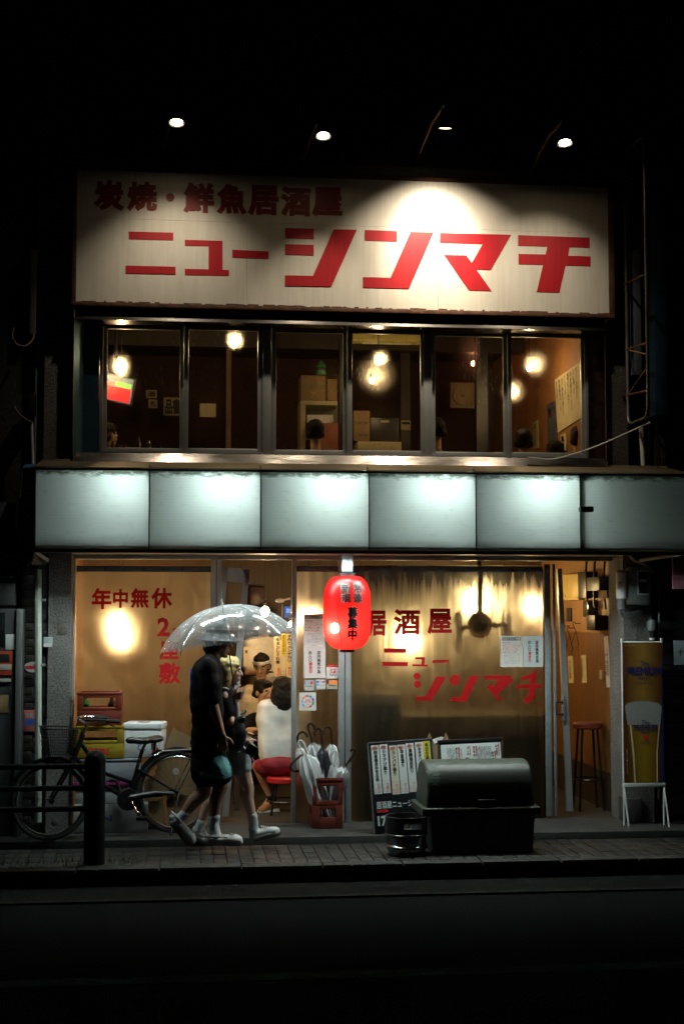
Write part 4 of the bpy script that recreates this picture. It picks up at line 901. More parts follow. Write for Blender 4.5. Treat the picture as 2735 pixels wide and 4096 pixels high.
def sneaker(ank, heel, toe, par):
    d = (toe - heel).normalized(); u = V((-d.z, 0, d.x)); u = u if u.z > 0 else -u; L = (toe - heel).length; M_ = rot_to(d, u)
    mb = MB().cap(heel + u * .03 + d * .01, .038, heel + d * L * .75 + u * .022, .034).ell(heel + d * L * .74 + u * .018, (L * .26, .044, .034), M_).cap(heel + u * .04 + d * .02, .036, ank.lerp(heel, .5), .042)
    s_ = blob('sneaker', mb, CLOG, par, .008, 4)
    mb = MB(); pts = [(heel + d * (L * (.0 + .125 * i)) + u * .004) for i in range(9)]
    mb.tube(pts, [.030, .036, .036, .034, .036, .040, .041, .037, .022], 10, sy=1); 
    MB().tube(pts, [.030, .037, .037, .035, .037, .041, .042, .038, .024], 12).xf(Matrix.Identity(4)).build('sole', WPVC, s_, smooth=60)
    for i in range(5): q_ = heel + d * L * (.40 + .07 * i) + u * (.078 - .008 * i); MB().tube([q_ + V((0, -.024, -.006)), q_ + u * .006, q_ + V((0, .024, -.006))], .004, 6).build('lace', WHITE, s_)
sneaker(aF, wp(880, 2145, -.08), wp(1112, 2085, -.08), wom); sneaker(aB, wp(375, 2120, .08), wp(510, 2180, .08), wom)
for an, kn, lo in ((aF, kF, wp(890, 2085, -.08)), (aB, kB, wp(395, 2100, .08))): blob('sock', MB().cap(an.lerp(kn, .10), .041, an, .038).cap(an, .038, lo, .04), SOCK, wom, .009, 3, .002, 20)
bag = thing('shoulder_bag', 'black shoulder bag at the walking woman\'s hip', 'bag', wp(745, 1390, -.20))
blob('pouch', MB().ell(wp(745, 1250, -.20), (.075, .045, .12)).ell(wp(735, 1330, -.20), (.07, .045, .07)).cap(wp(720, 1160, -.20), .03, wp(790, 1120, -.20), .028), mat('black_leather', (.014, .014, .016), .32, 0, .2, 12), bag, .01, 4, .004, 12)
MB().tube([wp(705, 1150, -.20), wp(650, 1000, -.19), wp(620, 905, -.10), wp(640, 890, 0), wp(665, 960, .10)], .010, 8).build('strap', BLACK, bag)
MB().tube([wp(745, 985, -.16), wp(755, 1040, -.17), wp(762, 1120, -.19)], .014, 8).build('white_strap', WHITE, bag)
ph = thing('phone', 'dark phone in a rounded case held low by the walking woman', 'phone', wp(868, 1390, -.17))
Mp = Matrix.Translation(wp(866, 1388, -.175)) @ Matrix.Rotation(R(28), 4, 'Y'); k_ = Matrix.Identity(4)
MB().box(-.045, .045, -.006, .006, -.042, .042, .005, Mp).build('case', mat('phone_case', (.10, .11, .11), .3, 0, .1), ph)
MB().box(-.038, .038, -.0075, -.0062, -.036, .036, 0, Mp).build('screen', BLACK, ph)
MB().tube([wp(845, 1410, -.17), wp(865, 1450, -.17), wp(890, 1490, -.17)], .009, 8).build('charm', mat('pink_charm', (.45, .16, .22), .6), ph)

# ---------- people inside
def torso(mb, ch, hip, w_, d_, fwd=None):
    """broad trunk between a chest and a hip point"""
    l = V((1, 0, 0)) if fwd is None else V((0, 0, 1)).cross(V(fwd)).normalized()
    for s in (-1, -.5, 0, .5, 1): mb.cap(ch + l * s * w_ * .5, d_, hip + l * s * w_ * .42, d_ * .95)
def ip(u, v, Y): return P(950 + u * .3193, 2550 + v * .3193, Y)
# woman with her back to us on a stool
QY = .92
sw = thing('person', 'seated woman seen from behind in white long sleeved top and red shorts', 'person', ip(560, 1690, QY))
hd = ip(575, 660, QY); HB = rot_to((.25, .95, -.05)); mb = MB(); head_prims(mb, hd, HB, .98)
nk = ip(572, 790, QY); chs = ip(565, 900, QY + .02); hp = ip(560, 1560, QY)
mb.cap(nk + V((0, 0, -.02)), .05, hd, .05); torso(mb, chs, hp, .20, .080)
lk, la = ip(265, 1610, QY + .22), ip(425, 2010, QY + .18); mb.cap(ip(450, 1600, QY), .088, lk, .062); md = lk.lerp(la, .35) + V((0, -.02, 0)); mb.cap(lk, .058, md, .055); mb.cap(md, .055, la, .034); mb.cap(la, .034, ip(330, 2140, QY + .16), .034)
rk, ra = ip(800, 1610, QY + .3), ip(760, 2010, QY + .2); mb.cap(ip(680, 1600, QY), .088, rk, .062); mb.cap(rk, .058, ra, .036)
for s, e, w2 in (((360, 900), (335, 1290), (300, 1190)), ((790, 900), (820, 1290), (760, 1200))):
    a_, b_, c_ = ip(*s, QY), ip(*e, QY + .03), ip(*w2, QY + .27); mb.cap(a_, .045, b_, .036); mb.cap(b_, .035, c_, .027); hand(mb, c_, (0, .9, -.2), (0, 0, -1), (1 if s[0] < 500 else -1, .2, 0), .4, .9)
blob('body', mb, SKIN, sw, .009, 5); face(hd, HB, sw, .98)
mb = MB(); torso(mb, ip(562, 920, QY + .02), ip(562, 1470, QY + .02), .25, .116)
mb.cap(ip(395, 880, QY), .075, ip(740, 880, QY), .075)
for s, e, w2 in (((370, 890), (345, 1270), (315, 1200)), ((780, 890), (810, 1270), (760, 1200))): a_, b_, c_ = ip(*s, QY), ip(*e, QY + .02), ip(*w2, QY + .22); mb.cap(a_, .066, b_, .054); mb.cap(b_, .052, c_, .042)
blob('white_top', mb, WTEE, sw, .011, 5, .012, 5)
mb = MB(); mb.cap(ip(440, 1570, QY), .108, ip(690, 1570, QY), .108); mb.cap(ip(450, 1600, QY), .10, ip(330, 1610, QY + .13), .088); mb.cap(ip(680, 1600, QY), .10, ip(770, 1610, QY + .2), .088)
blob('red_shorts', mb, mat('red_cloth', (.28, .018, .03), .8, 0, .15), sw, .011, 4, .006, 9)
mb = MB(); mb.ell(hd + HB @ V((-.02, 0, .03)), (.112, .098, .10), HB); mb.cap(hd + V((-.02, -.035, -.02)), .098, hd + V((.0, -.03, -.10)), .10); mb.cap(hd + V((-.05, -.02, -.05)), .07, hd + V((-.055, -.02, -.115)), .065); mb.cap(hd + V((.05, -.02, -.05)), .07, hd + V((.06, -.02, -.115)), .065)
blob('hair', mb, HAIRB, sw, .010, 3, .006, 26)
mb = MB(); d0 = ip(470, 2165, QY + .16); d1 = ip(262, 2175, QY + .10); mb.cap(d0 + V((0, 0, .03)), .040, d0.lerp(d1, .6) + V((0, 0, .02)), .040); mb.cap(d0.lerp(d1, .5) + V((0, 0, .015)), .042, d1 + V((.03, 0, .012)), .036)
shoe = blob('shoe', mb, mat('tan_shoe', (.30, .13, .05), .55, 0, .15), sw, .009, 4)
MB().tube([d0 + V((.03, 0, -.012)), d0.lerp(d1, .5) + V((0, 0, -.014)), d1 + V((0, 0, -.014))], [.042, .046, .034], 12).build('sole', WPVC, shoe)
MB().lathe([(.042, -.03), (.046, -.03), (.046, .03), (.042, .03)], la + V((0, 0, -.01)), 16).build('anklet', BLACK, sw)
REDV = mat('red_vinyl', (.42, .02, .02), .3, 0, .1)
def stool(name, label, c, h, m, r=.16):
    t = thing(name, label, 'stool', c)
    MB().lathe([(r * .9, 0), (r, .01), (r, .045), (r * .93, .058), (0, .06)], c + V((0, 0, h - .06)), 24).build('seat', m, t)
    for k in range(4):
        a_ = R(45 + 90 * k); MB().tube([c + V((math.cos(a_) * r * .7, math.sin(a_) * r * .7, h - .06)), c + V((math.cos(a_) * r * 1.15, math.sin(a_) * r * 1.15, .0))], .011, 8).build('leg', BLACKM, t)
    MB().tube([c + V((math.cos(R(15 * k)) * r * .98, math.sin(R(15 * k)) * r * .98, h * .35)) for k in range(24)], .008, 6, True).build('foot_ring', BLACKM, t)
    return t
c0 = ip(600, 1690, QY); stool('stool', 'red topped stool under the seated woman in white', V((c0.x, c0.y, .052)), c0.z - .052 - .03, REDV, .17)
# man in black tee across the table
def person_in(label, hdp, Yh, look, k, shirt_m, shirt_name, hairf=True, band=False, w_=.25, zf=None, skin=SKIN, arms=()):
    hd = P(*hdp, Yh); M_ = rot_to(look); t = thing('person', label, 'person', V((hd.x, hd.y, zf if zf is not None else hd.z - .95)))
    mb = MB(); head_prims(mb, hd, M_, k); nk = hd + V((0, 0, -.17)); f2 = V((look[0], look[1], 0)).normalized(); l = V((0, 0, 1)).cross(f2)
    mb.cap(nk, .052 * k, hd + V((0, 0, -.03)), .05 * k); mb.cap(nk + V((0, 0, -.08)) - l * .12, .055, nk + V((0, 0, -.08)) + l * .12, .055)
    ch = nk + V((0, 0, -.20)); hp = nk + V((0, 0, -.58)); torso(mb, ch, hp, .17, .085, f2)
    sb = MB(); torso(sb, ch + V((0, 0, .03)), hp, .21, .102, f2); sb.cap(nk + V((0, 0, -.075)) - l * .13, .068, nk + V((0, 0, -.075)) + l * .13, .068); sb.cap(nk + V((0, 0, -.01)), .058, nk + V((0, 0, -.09)), .09)
    for s in (-1, 1):
        sh = nk + V((0, 0, -.09)) + l * s * .18; el = sh + V((0, 0, -.28)) + l * s * .05 + f2 * .05; wr_ = el + f2 * .22 + V((0, 0, .02)) - l * s * .08
        for q in arms:
            if q[0] == s: el, wr_ = P(*q[1]), P(*q[2])
        mb.cap(sh, .048, el, .038); mb.cap(el, .038, wr_, .028); hand(mb, wr_, (wr_ - el).normalized(), V((0, 0, -1)), -l * s, .4, .95)
        sb.cap(sh, .066, sh.lerp(el, .72), .060)
    blob('body', mb, skin, t, .009, 5); face(hd, M_, t, k); blob(shirt_name, sb, shirt_m, t, .011, 4, .008, 8)
    g = lambda x, y, z: hd + M_ @ (V((x, y, z)) * k)
    hb = MB(); hb.ell(g(-.022, 0, .045), (.100 * k, .084 * k, .088 * k), M_); hb.cap(g(-.05, -.05, -.02), .042 * k, g(-.05, .05, -.02), .042 * k); hb.cap(g(.05, -.03, .09), .028 * k, g(.05, .03, .09), .028 * k)
    blob('hair', hb, HAIRB, t, .009, 3, .007, 30)
    if band: MB().lathe([(.097 * k, -.014), (.103 * k, -.014), (.104 * k, .014), (.098 * k, .014)], g(-.012, 0, .05), 28, M_ @ Matrix.Rotation(R(-10), 3, 'Y'), 1.04, .86).build('headband', WTEE, t, smooth=60)
    return t
person_in('seated customer in black tee with short black hair, face turned to the right', (950 + 325 * .3193, 2550 + 690 * .3193), 1.42, (.62, -.72, -.12), .98, BTEE, 'tee_shirt', zf=.5, skin=SKIN, arms=((1, (1040, 2905, 1.25), (1065, 2880, 1.12)), (-1, (985, 2925, 1.25), (1020, 2920, 1.12))))
st = person_in('waiter in cream shirt with a white headband bending over the table', (950 + 300 * .3193, 2550 + 365 * .3193), 2.05, (-.25, -.9, -.34), 1.0, mat('cream_cotton', (.58, .50, .38), .85, 0, .08, 20, .2, 120), 'shirt', band=True, zf=.05)
q = P(950 + 308 * .3193, 2550 + 520 * .3193, 1.93); MB().tube([q, q + V((-.006, 0, -.03)), q + V((-.012, .01, -.07))], .006, 6).build('mic_clip', BLACK, st)
person_in('worker in bright white tee behind the waiter, head behind the umbrella', (1055, 2478), 2.55, (.5, -.8, -.2), 1.05, WTEE, 'white_tee', zf=.05)
# table with food
tz = ip(200, 1235, 1.15).z; a = ip(60, 1240, 1.0); tb = thing('dining_table', 'dark dining table with plates between the seated customers', 'table', V((a.x + .25, 1.2, .052)))
MB().box(a.x - .12, a.x + .75, 1.08, 1.62, tz - .035, tz, .006).build('table_top', DWOOD, tb)
for sx_ in (a.x - .06, a.x + .66):
    for sy_ in (1.13, 1.55): MB().box(sx_, sx_ + .045, sy_, sy_ + .045, .052, tz - .035).build('leg', DWOOD, tb)
def plate(x, y, r, lab, food):
    c = V((x, y, tz)); t = thing('plate', lab, 'plate', c); MB().lathe([(0, .004), (r * .6, .004), (r, .022), (r, .026), (r * .58, .010), (0, .010)], c, 24).build('dish', WHITE, t)
    mb = MB()
    for k in range(14): mb.ell(c + V((random.uniform(-.55, .55) * r, random.uniform(-.5, .5) * r, .022 + random.uniform(0, .02))), (.018, .014, .012), nu=8, nv=6)
    mb.build('food', food, t, kind='stuff')
plate(a.x + .08, 1.2, .10, 'white plate of salad nearest the doorway table edge', mat('salad', (.25, .28, .05), .6, 0, .5, 30))
plate(a.x + .20, 1.38, .09, 'white plate of fried food farther back on the table', mat('fried_food', (.45, .25, .06), .6, 0, .4, 30))
# people upstairs (only heads and shoulders show above the sill)
VF = 1.6
def diner(label, px, py, Y, look, k=.95, m=BTEE): return person_in(label, (px, py), Y, look, k, m, 'shirt', zf=2.72)
diner('man with short black hair and white shirt, third upstairs window', 1262, 1732, .85, (.1, .95, -.05), .98, WTEE)
diner('dark haired head at the left edge of the first upstairs window', 432, 1745, .8, (.7, .6, 0), .98, WTEE)
diner('seated person with dark striped shirt, left edge of the fifth upstairs window', 1742, 1728, .9, (-.2, .95, -.1), 1.0, mat('striped_shirt', (.16, .14, .09), .8, 0, .8, 30, 0, 40, (.1, .1, 8)))
diner('round dark head at the left of the sixth upstairs window', 2094, 1772, .85, (.3, .9, -.1), 1.0)
diner('lowest dark head in the sixth upstairs window', 2216, 1812, .95, (.2, .9, -.1), .95)
diner('large dark head at the right edge of the sixth upstairs window', 2312, 1760, .55, (.1, .95, 0), 1.0)

VF = 1.0
# ================================================================== GROUND FLOOR ROOM CONTENTS
GBL = emit('bulb_left', (1, .66, .28), 300); GBR = emit('bulb_right', (1, .70, .30), 330)
GB = emit('bulb_shop', (1, .64, .29), 210)
bulb(474, 2494, .66, .040, 'upper of two glowing bulbs behind the left vinyl sheet', GBL, 2.5, group='bulbs glowing inside the shop')
bulb(490, 2550, .60, .045, 'lower of two glowing bulbs behind the left vinyl sheet', GBL, 2.5, group='bulbs glowing inside the shop')
bulb(1235, 2470, .62, .040, 'bulb glowing above the notices on the narrow vinyl sheet', GB, 2.5, group='bulbs glowing inside the shop')
bulb(1164, 2498, 1.3, .026, 'small pinkish globe at the edge of the doorway by the notices', emit('bulb_pink', (1, .55, .42), 60), 2.5, group='bulbs glowing inside the shop')
bulb(1612, 2548, 1.3, .034, 'bulb glowing behind the red lettering on the right vinyl sheet', GBR, 2.5, group='bulbs glowing inside the shop')
bulb(1880, 2390, 2.2, .040, 'bulb glowing on the wall behind the dark fan', GBR, 2.5, group='bulbs glowing inside the shop')
bulb(2120, 2420, 1.5, .036, 'bulb near the right end of the wide vinyl sheet', emit('bulb_dim', (1, .62, .26), 130), 2.5, group='bulbs glowing inside the shop')
bulb(1060, 2446, 1.78, .042, 'bulb over the workers inside the doorway', GB, 2.5, group='bulbs glowing inside the shop')
# dark fan
c = P(1913, 2486, .58); fn = thing('electric_fan', 'dark electric fan hung on a rod behind the right vinyl sheet', 'fan', c)
MB().tube([c, (c.x + .01, c.y, 2.52)], .02, 10).build('rod', BLACKM, fn)
MB().ell(c, (.095, .08, .105)).build('motor', BLACK, fn)
for s, cx_, rz in ((-1, 1832, 70), (1, 2015, -78)):
    g = P(cx_, 2488 + (20 if s < 0 else 0), .58); M_ = Matrix.Rotation(R(rz), 3, 'Z') @ Matrix.Rotation(R(90), 3, 'X')
    MB().tube([c + V((s * .06, 0, 0)), g], .018, 8).build('axle', BLACKM, fn)
    for rr in (.05, .09, .13, .165): MB().tube([g + M_ @ V((rr * math.cos(t * math.pi / 12), rr * math.sin(t * math.pi / 12), .02)) for t in range(24)], .004, 5, True).build('guard_ring', BLACKM, fn)
    for k in range(4):
        t_ = k * math.pi / 2 + .3; MB().add([g + M_ @ V((.03 * math.cos(t_), .03 * math.sin(t_), 0)), g + M_ @ V((.15 * math.cos(t_ - .5), .15 * math.sin(t_ - .5), .02)), g + M_ @ V((.16 * math.cos(t_ + .1), .16 * math.sin(t_ + .1), 0)), g + M_ @ V((.13 * math.cos(t_ + .6), .13 * math.sin(t_ + .6), -.02))], [(0, 1, 2, 3)]).build('blade', BLACK, fn)
# fridge cabinet, counter
DG = mat('dark_green_metal', (.035, .05, .045), .4, .2, .2)
cb = thing('drinks_fridge', 'dark greenish cabinet behind the right vinyl sheet, left end', 'cabinet', P(1500, 3290, .5))
a = px_rect(1412, 2775, 1600, 3200, .5); MB().box(a[0], a[1], .5, .95, .052, a[3], .01).build('body', DG, cb)
for k in range(3):
    for j in range(3): b = px_rect(1428 + k * 48, 2822 + 22 * j, 1462 + k * 48, 2834 + 22 * j, .49); MB().box(b[0], b[1], .492, .499, b[2], b[3]).build('label_strip', mat('dim_label', (.16, .20, .19), .6), cb)
ctr = thing('bar_counter', 'long dark bar counter low behind the right vinyl sheet', 'counter', P(1880, 3290, .55))
a = px_rect(1625, 2862, 2185, 3260, .55); MB().box(a[0], a[1], .58, 1.1, .052, a[3] - .04).build('front', DWOOD, ctr); MB().box(a[0] - .02, a[1] + .02, .55, 1.12, a[3] - .038, a[3], .006).build('top', DWOOD, ctr)
# menu strips on the back of the shop
MSTR = mat('menu_paper', (.72, .64, .45), .7, 0, .05)
def strip(label, x0, y0, x1, y1, Y, m, parts):
    o = pbox('menu_strip', label, 'menu', x0, y0, x1, y1, Y, .003, m, 0, 'menu strips hanging inside the doorway')
    for s, q, im in parts: ptext(o, s, *q, Y, im, .035, True)
    return o
strip('white menu strip for beef tongue, left of the yellow strip', 1096, 2545, 1124, 2706, 1.9, MSTR, (('牛タンしぐれ煮', (1103, 2552, 1120, 2656), INK), ('五七〇', (1108, 2672, 1121, 2704), REDI)))
strip('white menu strip for meat cutlet at the right door edge', 1145, 2535, 1176, 2712, 1.9, MSTR, (('手作りメンチカツ', (1148, 2538, 1168, 2650), INK), ('四八〇', (1152, 2668, 1164, 2700), REDI)))
strip('bright yellow menu strip between two white strips in the doorway', 1126, 2535, 1143, 2622, 1.9, YELP, (('本日のおばんざい', (1129, 2538, 1140, 2618), INK),))
strip('pale menu strip with faded pink writing below the yellow strip', 1126, 2626, 1143, 2710, 1.9, MSTR, (('六八〇', (1131, 2680, 1139, 2704), mat('pink_ink', (.6, .25, .2), .6)),))
strip('blank white card seen left of the waiter behind the leaning door', 974, 2588, 994, 2664, 1.85, MSTR, (('酒', (980, 2600, 990, 2614), INK),))
tv2 = thing('television', 'small wall television with a blue picture at the top of the doorway', 'television', P(1150, 2460, 1.7))
a = px_rect(1130, 2418, 1172, 2482, 1.7); MB().box(a[0], a[1], 1.7, 1.76, a[2], a[3], .005).build('case', BLACK, tv2)
a = px_rect(1137, 2425, 1170, 2470, 1.7); quadslab([V((a[0], 1.697, a[3])), V((a[1], 1.697, a[3])), V((a[1], 1.697, a[2])), V((a[0], 1.697, a[2]))], .002).build('screen', emit('screen_blue', (.03, .10, .45), .45), tv2)
a = px_rect(1145, 2432, 1160, 2452, 1.7); quadslab([V((a[0], 1.694, a[3])), V((a[1], 1.694, a[3] - .01)), V((a[1] - .01, 1.694, a[2])), V((a[0], 1.694, a[2]))], .002).build('picture', emit('screen_blue2', (.10, .35, .9), .8), tv2)
q = P(1120, 2402, 1.6); tag(MB().ell(q, (.045, .03, .022)).tube([q, (q.x + .1, q.y + .05, q.z + .02)], .01, 6).build('wall_speaker', WHITE, None, q), 'small white oval speaker on a bracket above the television', 'speaker')
pbox('picture_poster', 'dark picture poster on the back wall above the umbrella', 'poster', 1000, 2350, 1062, 2440, 2.9, .01, mat('dark_picture', (.05, .02, .015), .4, 0, .9, 14))
# things on the plank wall
XG = GX1 - .004
def wallbox(name, label, cat, px0, py0, px1, py1, th, m, y1=None):
    a_, b_ = PX(px0, py0, XG), PX(px1, py1, XG); y0_, y1_ = sorted((a_.y, b_.y)); z0_, z1_ = sorted((a_.z, b_.z))
    return tag(MB().box(XG - th, XG - .003, y0_, y1_, z0_, z1_, .006).build(name, m, None, (XG, (y0_ + y1_) / 2, z0_)), label, cat)
bx = wallbox('breaker_box', 'cream metal breaker box high on the plank wall', 'electrical box', 2280, 2300, 2352, 2400, .10, mat('cream_metal', (.50, .38, .12), .45, 0, .1))
a_ = PX(2300, 2385, XG); MB().ell((XG - .104, a_.y, a_.z), (.008, .012, .012)).build('latch', CHROME, bx)
MB().box(XG - .106, XG - .101, PX(2352, 2300, XG).y + .02, PX(2280, 2300, XG).y - .02, PX(2320, 2402, XG).z + .02, PX(2320, 2402, XG).z + .03).build('hinge_strip', mat('cream_metal', (.5, .38, .12)), bx)
for i, (lb, r, th, m) in enumerate((('dark meter box right of the breaker box', (2358, 2290, 2392, 2392), .12, BLACK), ('grey junction box under the ceiling at the plank wall', (2402, 2310, 2455, 2362), .14, DG), ('dark switch box lowest in the cluster on the plank wall', (2392, 2460, 2428, 2522), .12, BLACK), ('tan block below the grey junction box', (2425, 2362, 2455, 2392), .07, CARD), ('clear covered meter between paper sheets and switch box', (2370, 2402, 2392, 2468), .10, mat('smoky_plastic', (.10, .10, .08), .15)))):
    wallbox('meter_box', lb, 'electrical box', *r, th, m)
for k, (px, dz) in enumerate(((2366, 0), (2400, 8), (2440, 3))):
    p0 = PX(px, 2262, XG); pts = [V((XG - .04, p0.y, 2.5)), V((XG - .07, p0.y - .03, p0.z - .05)), V((XG - .06, p0.y + .02, p0.z - .2 - .02 * dz)), V((XG - .05, p0.y, p0.z - .4))]
    tag(MB().tube(pts, .011, 6).build('cable', BLACK, None, pts[0]), ('leftmost', 'middle', 'rightmost')[k] + ' black cable hanging among the boxes on the plank wall', 'cable')
ps = wallquad([(2341, 2412), (2372, 2404), (2390, 2520), (2356, 2528)], XG - .012).build('paper_sheet', MSTR, None, PX(2360, 2528, XG), 0); tag(ps, 'lit pale paper sheet pinned under the meter boxes', 'paper')
wall_notice('paper_strip', 'cream strip with black brush writing on the planks, left one', [(2270, 2626), (2288, 2624), (2292, 2732), (2273, 2732)], MEN, [('おしぼり置場', .35, .15, .75, .85)], INK, 'menu', XG)
wall_notice('paper_strip', 'pale strip with a red line of writing on the planks, right one', [(2322, 2622), (2342, 2619), (2346, 2731), (2326, 2732)], MEN, [('営業時間変更中', .15, .08, .4, .82)], REDI, 'menu', XG)
wall_notice('wall_calendar', 'white calendar with black and red dates on the planks', [(2413, 2548), (2430, 2544), (2438, 2748), (2424, 2750)], WHITE, [('1815222', .62, .25, .95, .78)], INK, 'calendar', XG).children[0]
o = bpy.data.objects['wall_calendar']; mb = MB(); q = [PX(*p, XG) for p in [(2413, 2548), (2430, 2544), (2438, 2748), (2424, 2750)]]
for i, s in enumerate(('7', '14', '21', '28')):
    vs, fs, a_, b_, c_, d_ = glyphs(s, .02); f = lambda u, v: q[0].lerp(q[1], u).lerp(q[3].lerp(q[2], u), v) + V((-.008, 0, 0)); v0 = .34 + .115 * i
    mb.add([f(.12 + (v.x - a_) / (b_ - a_) * .42, v0 + .07 - (v.y - c_) / (d_ - c_) * .07) for v in vs], fs)
mb.build('lettering', REDI, o, smooth=0)
wallbox('wall_switch', 'small double light switch beside the calendar', 'switch', 2404, 2680, 2414, 2720, .02, CREAM)
wallbox('wall_picture', 'small dark framed picture on the upper board of the plank wall', 'picture', 2270, 2432, 2288, 2486, .02, DWOOD)
for k, (px, py) in enumerate(((2278, 2512), (2321, 2502), (2296, 2520))):
    a_ = PX(px, py, XG); c_ = V((XG - .05, a_.y, a_.z)); s = .13
    pts = [c_ + V((0, 0, .02)), c_ + V((-.02, 0, .035)), c_ + V((-.03, 0, .015)), c_ + V((0, 0, -.05)), c_ + V((-.01, -s, -.19)), c_ + V((-.01, -s * .8, -.21)), c_ + V((-.01, s * .8, -.22)), c_ + V((-.01, s, -.19)), c_ + V((0, .0, -.05))]
    tag(MB().tube(pts, .0035, 6).tube([c_ + V((.05, 0, .02)), c_ + V((-.01, 0, .018))], .004, 6).build('coat_hanger', BLACKM, None, c_), ('wire coat hanger nearest the door edge on the planks', 'wire coat hanger farthest from the door edge, alone on its hook', 'wire coat hanger hooked behind the first one')[k], 'hanger', 'coat hangers on the plank wall')
c_ = PX(2288, 2950, XG); stool('bar_stool', 'tall bar stool with thin black legs by the plank wall', V((c_.x - .16, .85, .052)), .80, mat('dark_red_vinyl', (.16, .03, .02), .4), .14)

# ================================================================== LANTERN
LNY = -.45
lx, lz1, lz0 = P(1388, 2450, LNY).x, P(1388, 2303, LNY).z, P(1388, 2597, LNY).z; lr = P(1482, 2450, LNY).x - lx; LH = lz1 - lz0
lan = thing('paper_lantern', 'glowing red paper lantern with black writing over the entrance post', 'lantern', (lx, LNY, lz0))
def lrad(z):                                                  # radius at height 0..LH
    u = z / LH; e = min(u, 1 - u); r0 = .31 if u < .5 else .35
    return lr * (r0 + (1 - r0) * (1 - (1 - min(e / .30, 1)) ** 2.1) ** .5)
NZ = 104; prof = [(lrad(LH * i / NZ) * (1 if i % 2 else .989), LH * i / NZ) for i in range(NZ + 1)]
vs, fs = [], []
for r_, z_ in prof:
    for j in range(48): t_ = 2 * math.pi * j / 48; vs.append((lx + r_ * math.cos(t_), LNY + r_ * math.sin(t_), lz0 + z_))
for i in range(NZ):
    for j in range(48): fs.append((i * 48 + j, i * 48 + (j + 1) % 48, (i + 1) * 48 + (j + 1) % 48, (i + 1) * 48 + j))
MB().add(vs, fs).build('paper_shade', LANT, lan, smooth=70)
for z_, r_, s in ((lz1, prof[-1][0], 1), (lz0, prof[0][0], -1)): MB().lathe([(r_ * .92, 0), (r_ * 1.0, 0), (r_ * 1.0, s * .026), (r_ * .92, s * .026)], (lx, LNY, z_ - s * .003), 32).build('rim', BLACK, lan)
bc = V((lx - .104, LNY - .092, lz0 + LH * .29)); MB().ell(bc, (.028, .028, .034)).build('bulb', emit('lantern_bulb', (1, .76, .56), 420), lan)
MB().tube([bc + V((0, 0, .03)), (lx, LNY, lz1 - .02), (lx, LNY, az0 - .005)], .005, 6).build('cord', BLACK, lan)
MB().box(lx - .045, lx + .045, LNY - .03, LNY + .03, lz1 + .03, az0 - .004, .008).build('hanger_box', ALUD, lan)
MB().tube([V((lx - .10 * math.cos(k / 16 * math.pi), LNY - (lrad(LH * (.02 + .55 * k / 16)) ** 2 - (.10 * math.cos(k / 32 * math.pi)) ** 2) ** .5 - .001, lz0 + LH * (.02 + .55 * k / 16))) if 0 else V((lx - .11 + .05 * (1 - k / 16), LNY - (max(lrad(LH * (.03 + .6 * k / 16)) ** 2 - (-.11 + .05 * (1 - k / 16)) ** 2, 1e-4)) ** .5 - .0005, lz0 + LH * (.03 + .6 * k / 16))) for k in range(17)], .0022, 5).build('seam', mat('seam_red', (.25, .01, .01), .6), lan)
def lan_text(s, x0, y0, x1, y1, m, b, off, name, vert=True):
    a = px_rect(x0, y0, x1, y1, LNY - lr); mb = write(MB(), s, *a, 0, b, vert)
    bm = bmesh.new(); v_ = [bm.verts.new(q) for q in mb.v]
    for f in mb.f:
        try: bm.faces.new([v_[i] for i in f])
        except ValueError: pass
    bmesh.ops.triangulate(bm, faces=bm.faces[:])
    for _ in range(2):
        es = [e for e in bm.edges if e.calc_length() > .012]
        if es: bmesh.ops.subdivide_edges(bm, edges=es, cuts=1); bmesh.ops.triangulate(bm, faces=[f for f in bm.faces if len(f.verts) > 3])
    for q in bm.verts:
        r_ = lrad(min(max(q.co.z - lz0, 0), LH)); dx = q.co.x - lx; q.co.y = LNY - math.sqrt(max(r_ * r_ - dx * dx, 1e-5)) - off + (q.co.y) * .2
    bm.verts.index_update(); o = MB(); o.v = [q.co.copy() for q in bm.verts]; o.f = [[q.index for q in f.verts] for f in bm.faces]; bm.free(); o.build(name, m, lan, smooth=0)
PALE = shader('pale_outline', lambda t, N: N('MixShader', i0=.6, i1=N('BsdfDiffuse', Color=(.8, .7, .68, 1)).outputs[0], i2=N('BsdfTranslucent', Color=(.95, .55, .5, 1)).outputs[0]).outputs[0])
for s, r in (('新規', (1364, 2334, 1402, 2412)), ('常連', (1412, 2332, 1450, 2414)), ('募集中', (1388, 2428, 1432, 2560))):
    lan_text(s, r[0] - 2, r[1] - 2, r[2] + 2, r[3] + 2, PALE, .085, .002, 'letter_outline'); lan_text(s, *r, INK, .034 if len(s) > 2 else .018, .006, 'lettering')

# ================================================================== NOTICES on the vinyl
def poster(label, x0, y0, x1, y1, Y, m, items, cat='notice', name='notice', grp=None):
    q = px_rect(x0, y0, x1, y1, Y); o = tag(MB().add([(q[0], Y - .003, q[2]), (q[1], Y - .003, q[2]), (q[1], Y - .003, q[3]), (q[0], Y - .003, q[3])], [(0, 1, 2, 3)]).build(name, m, None, ((q[0] + q[1]) / 2, Y, q[2]), 0), label, cat, grp); by = {}
    for s, u0, v0, u1, v1, im, b, vert in items:
        q = px_rect(x0 + (x1 - x0) * u0, y0 + (y1 - y0) * v0, x0 + (x1 - x0) * u1, y0 + (y1 - y0) * v1, Y); mb = by.setdefault(im.name, (MB(), im))[0]
        if s == '#': mb.box(q[0], q[1], Y - .0042, Y - .0036, q[2], q[3])
        else: write(mb, s, *q, Y - .0046, b, vert)
    for mb, im in by.values(): mb.build('lettering', im, o, smooth=0)
    return o
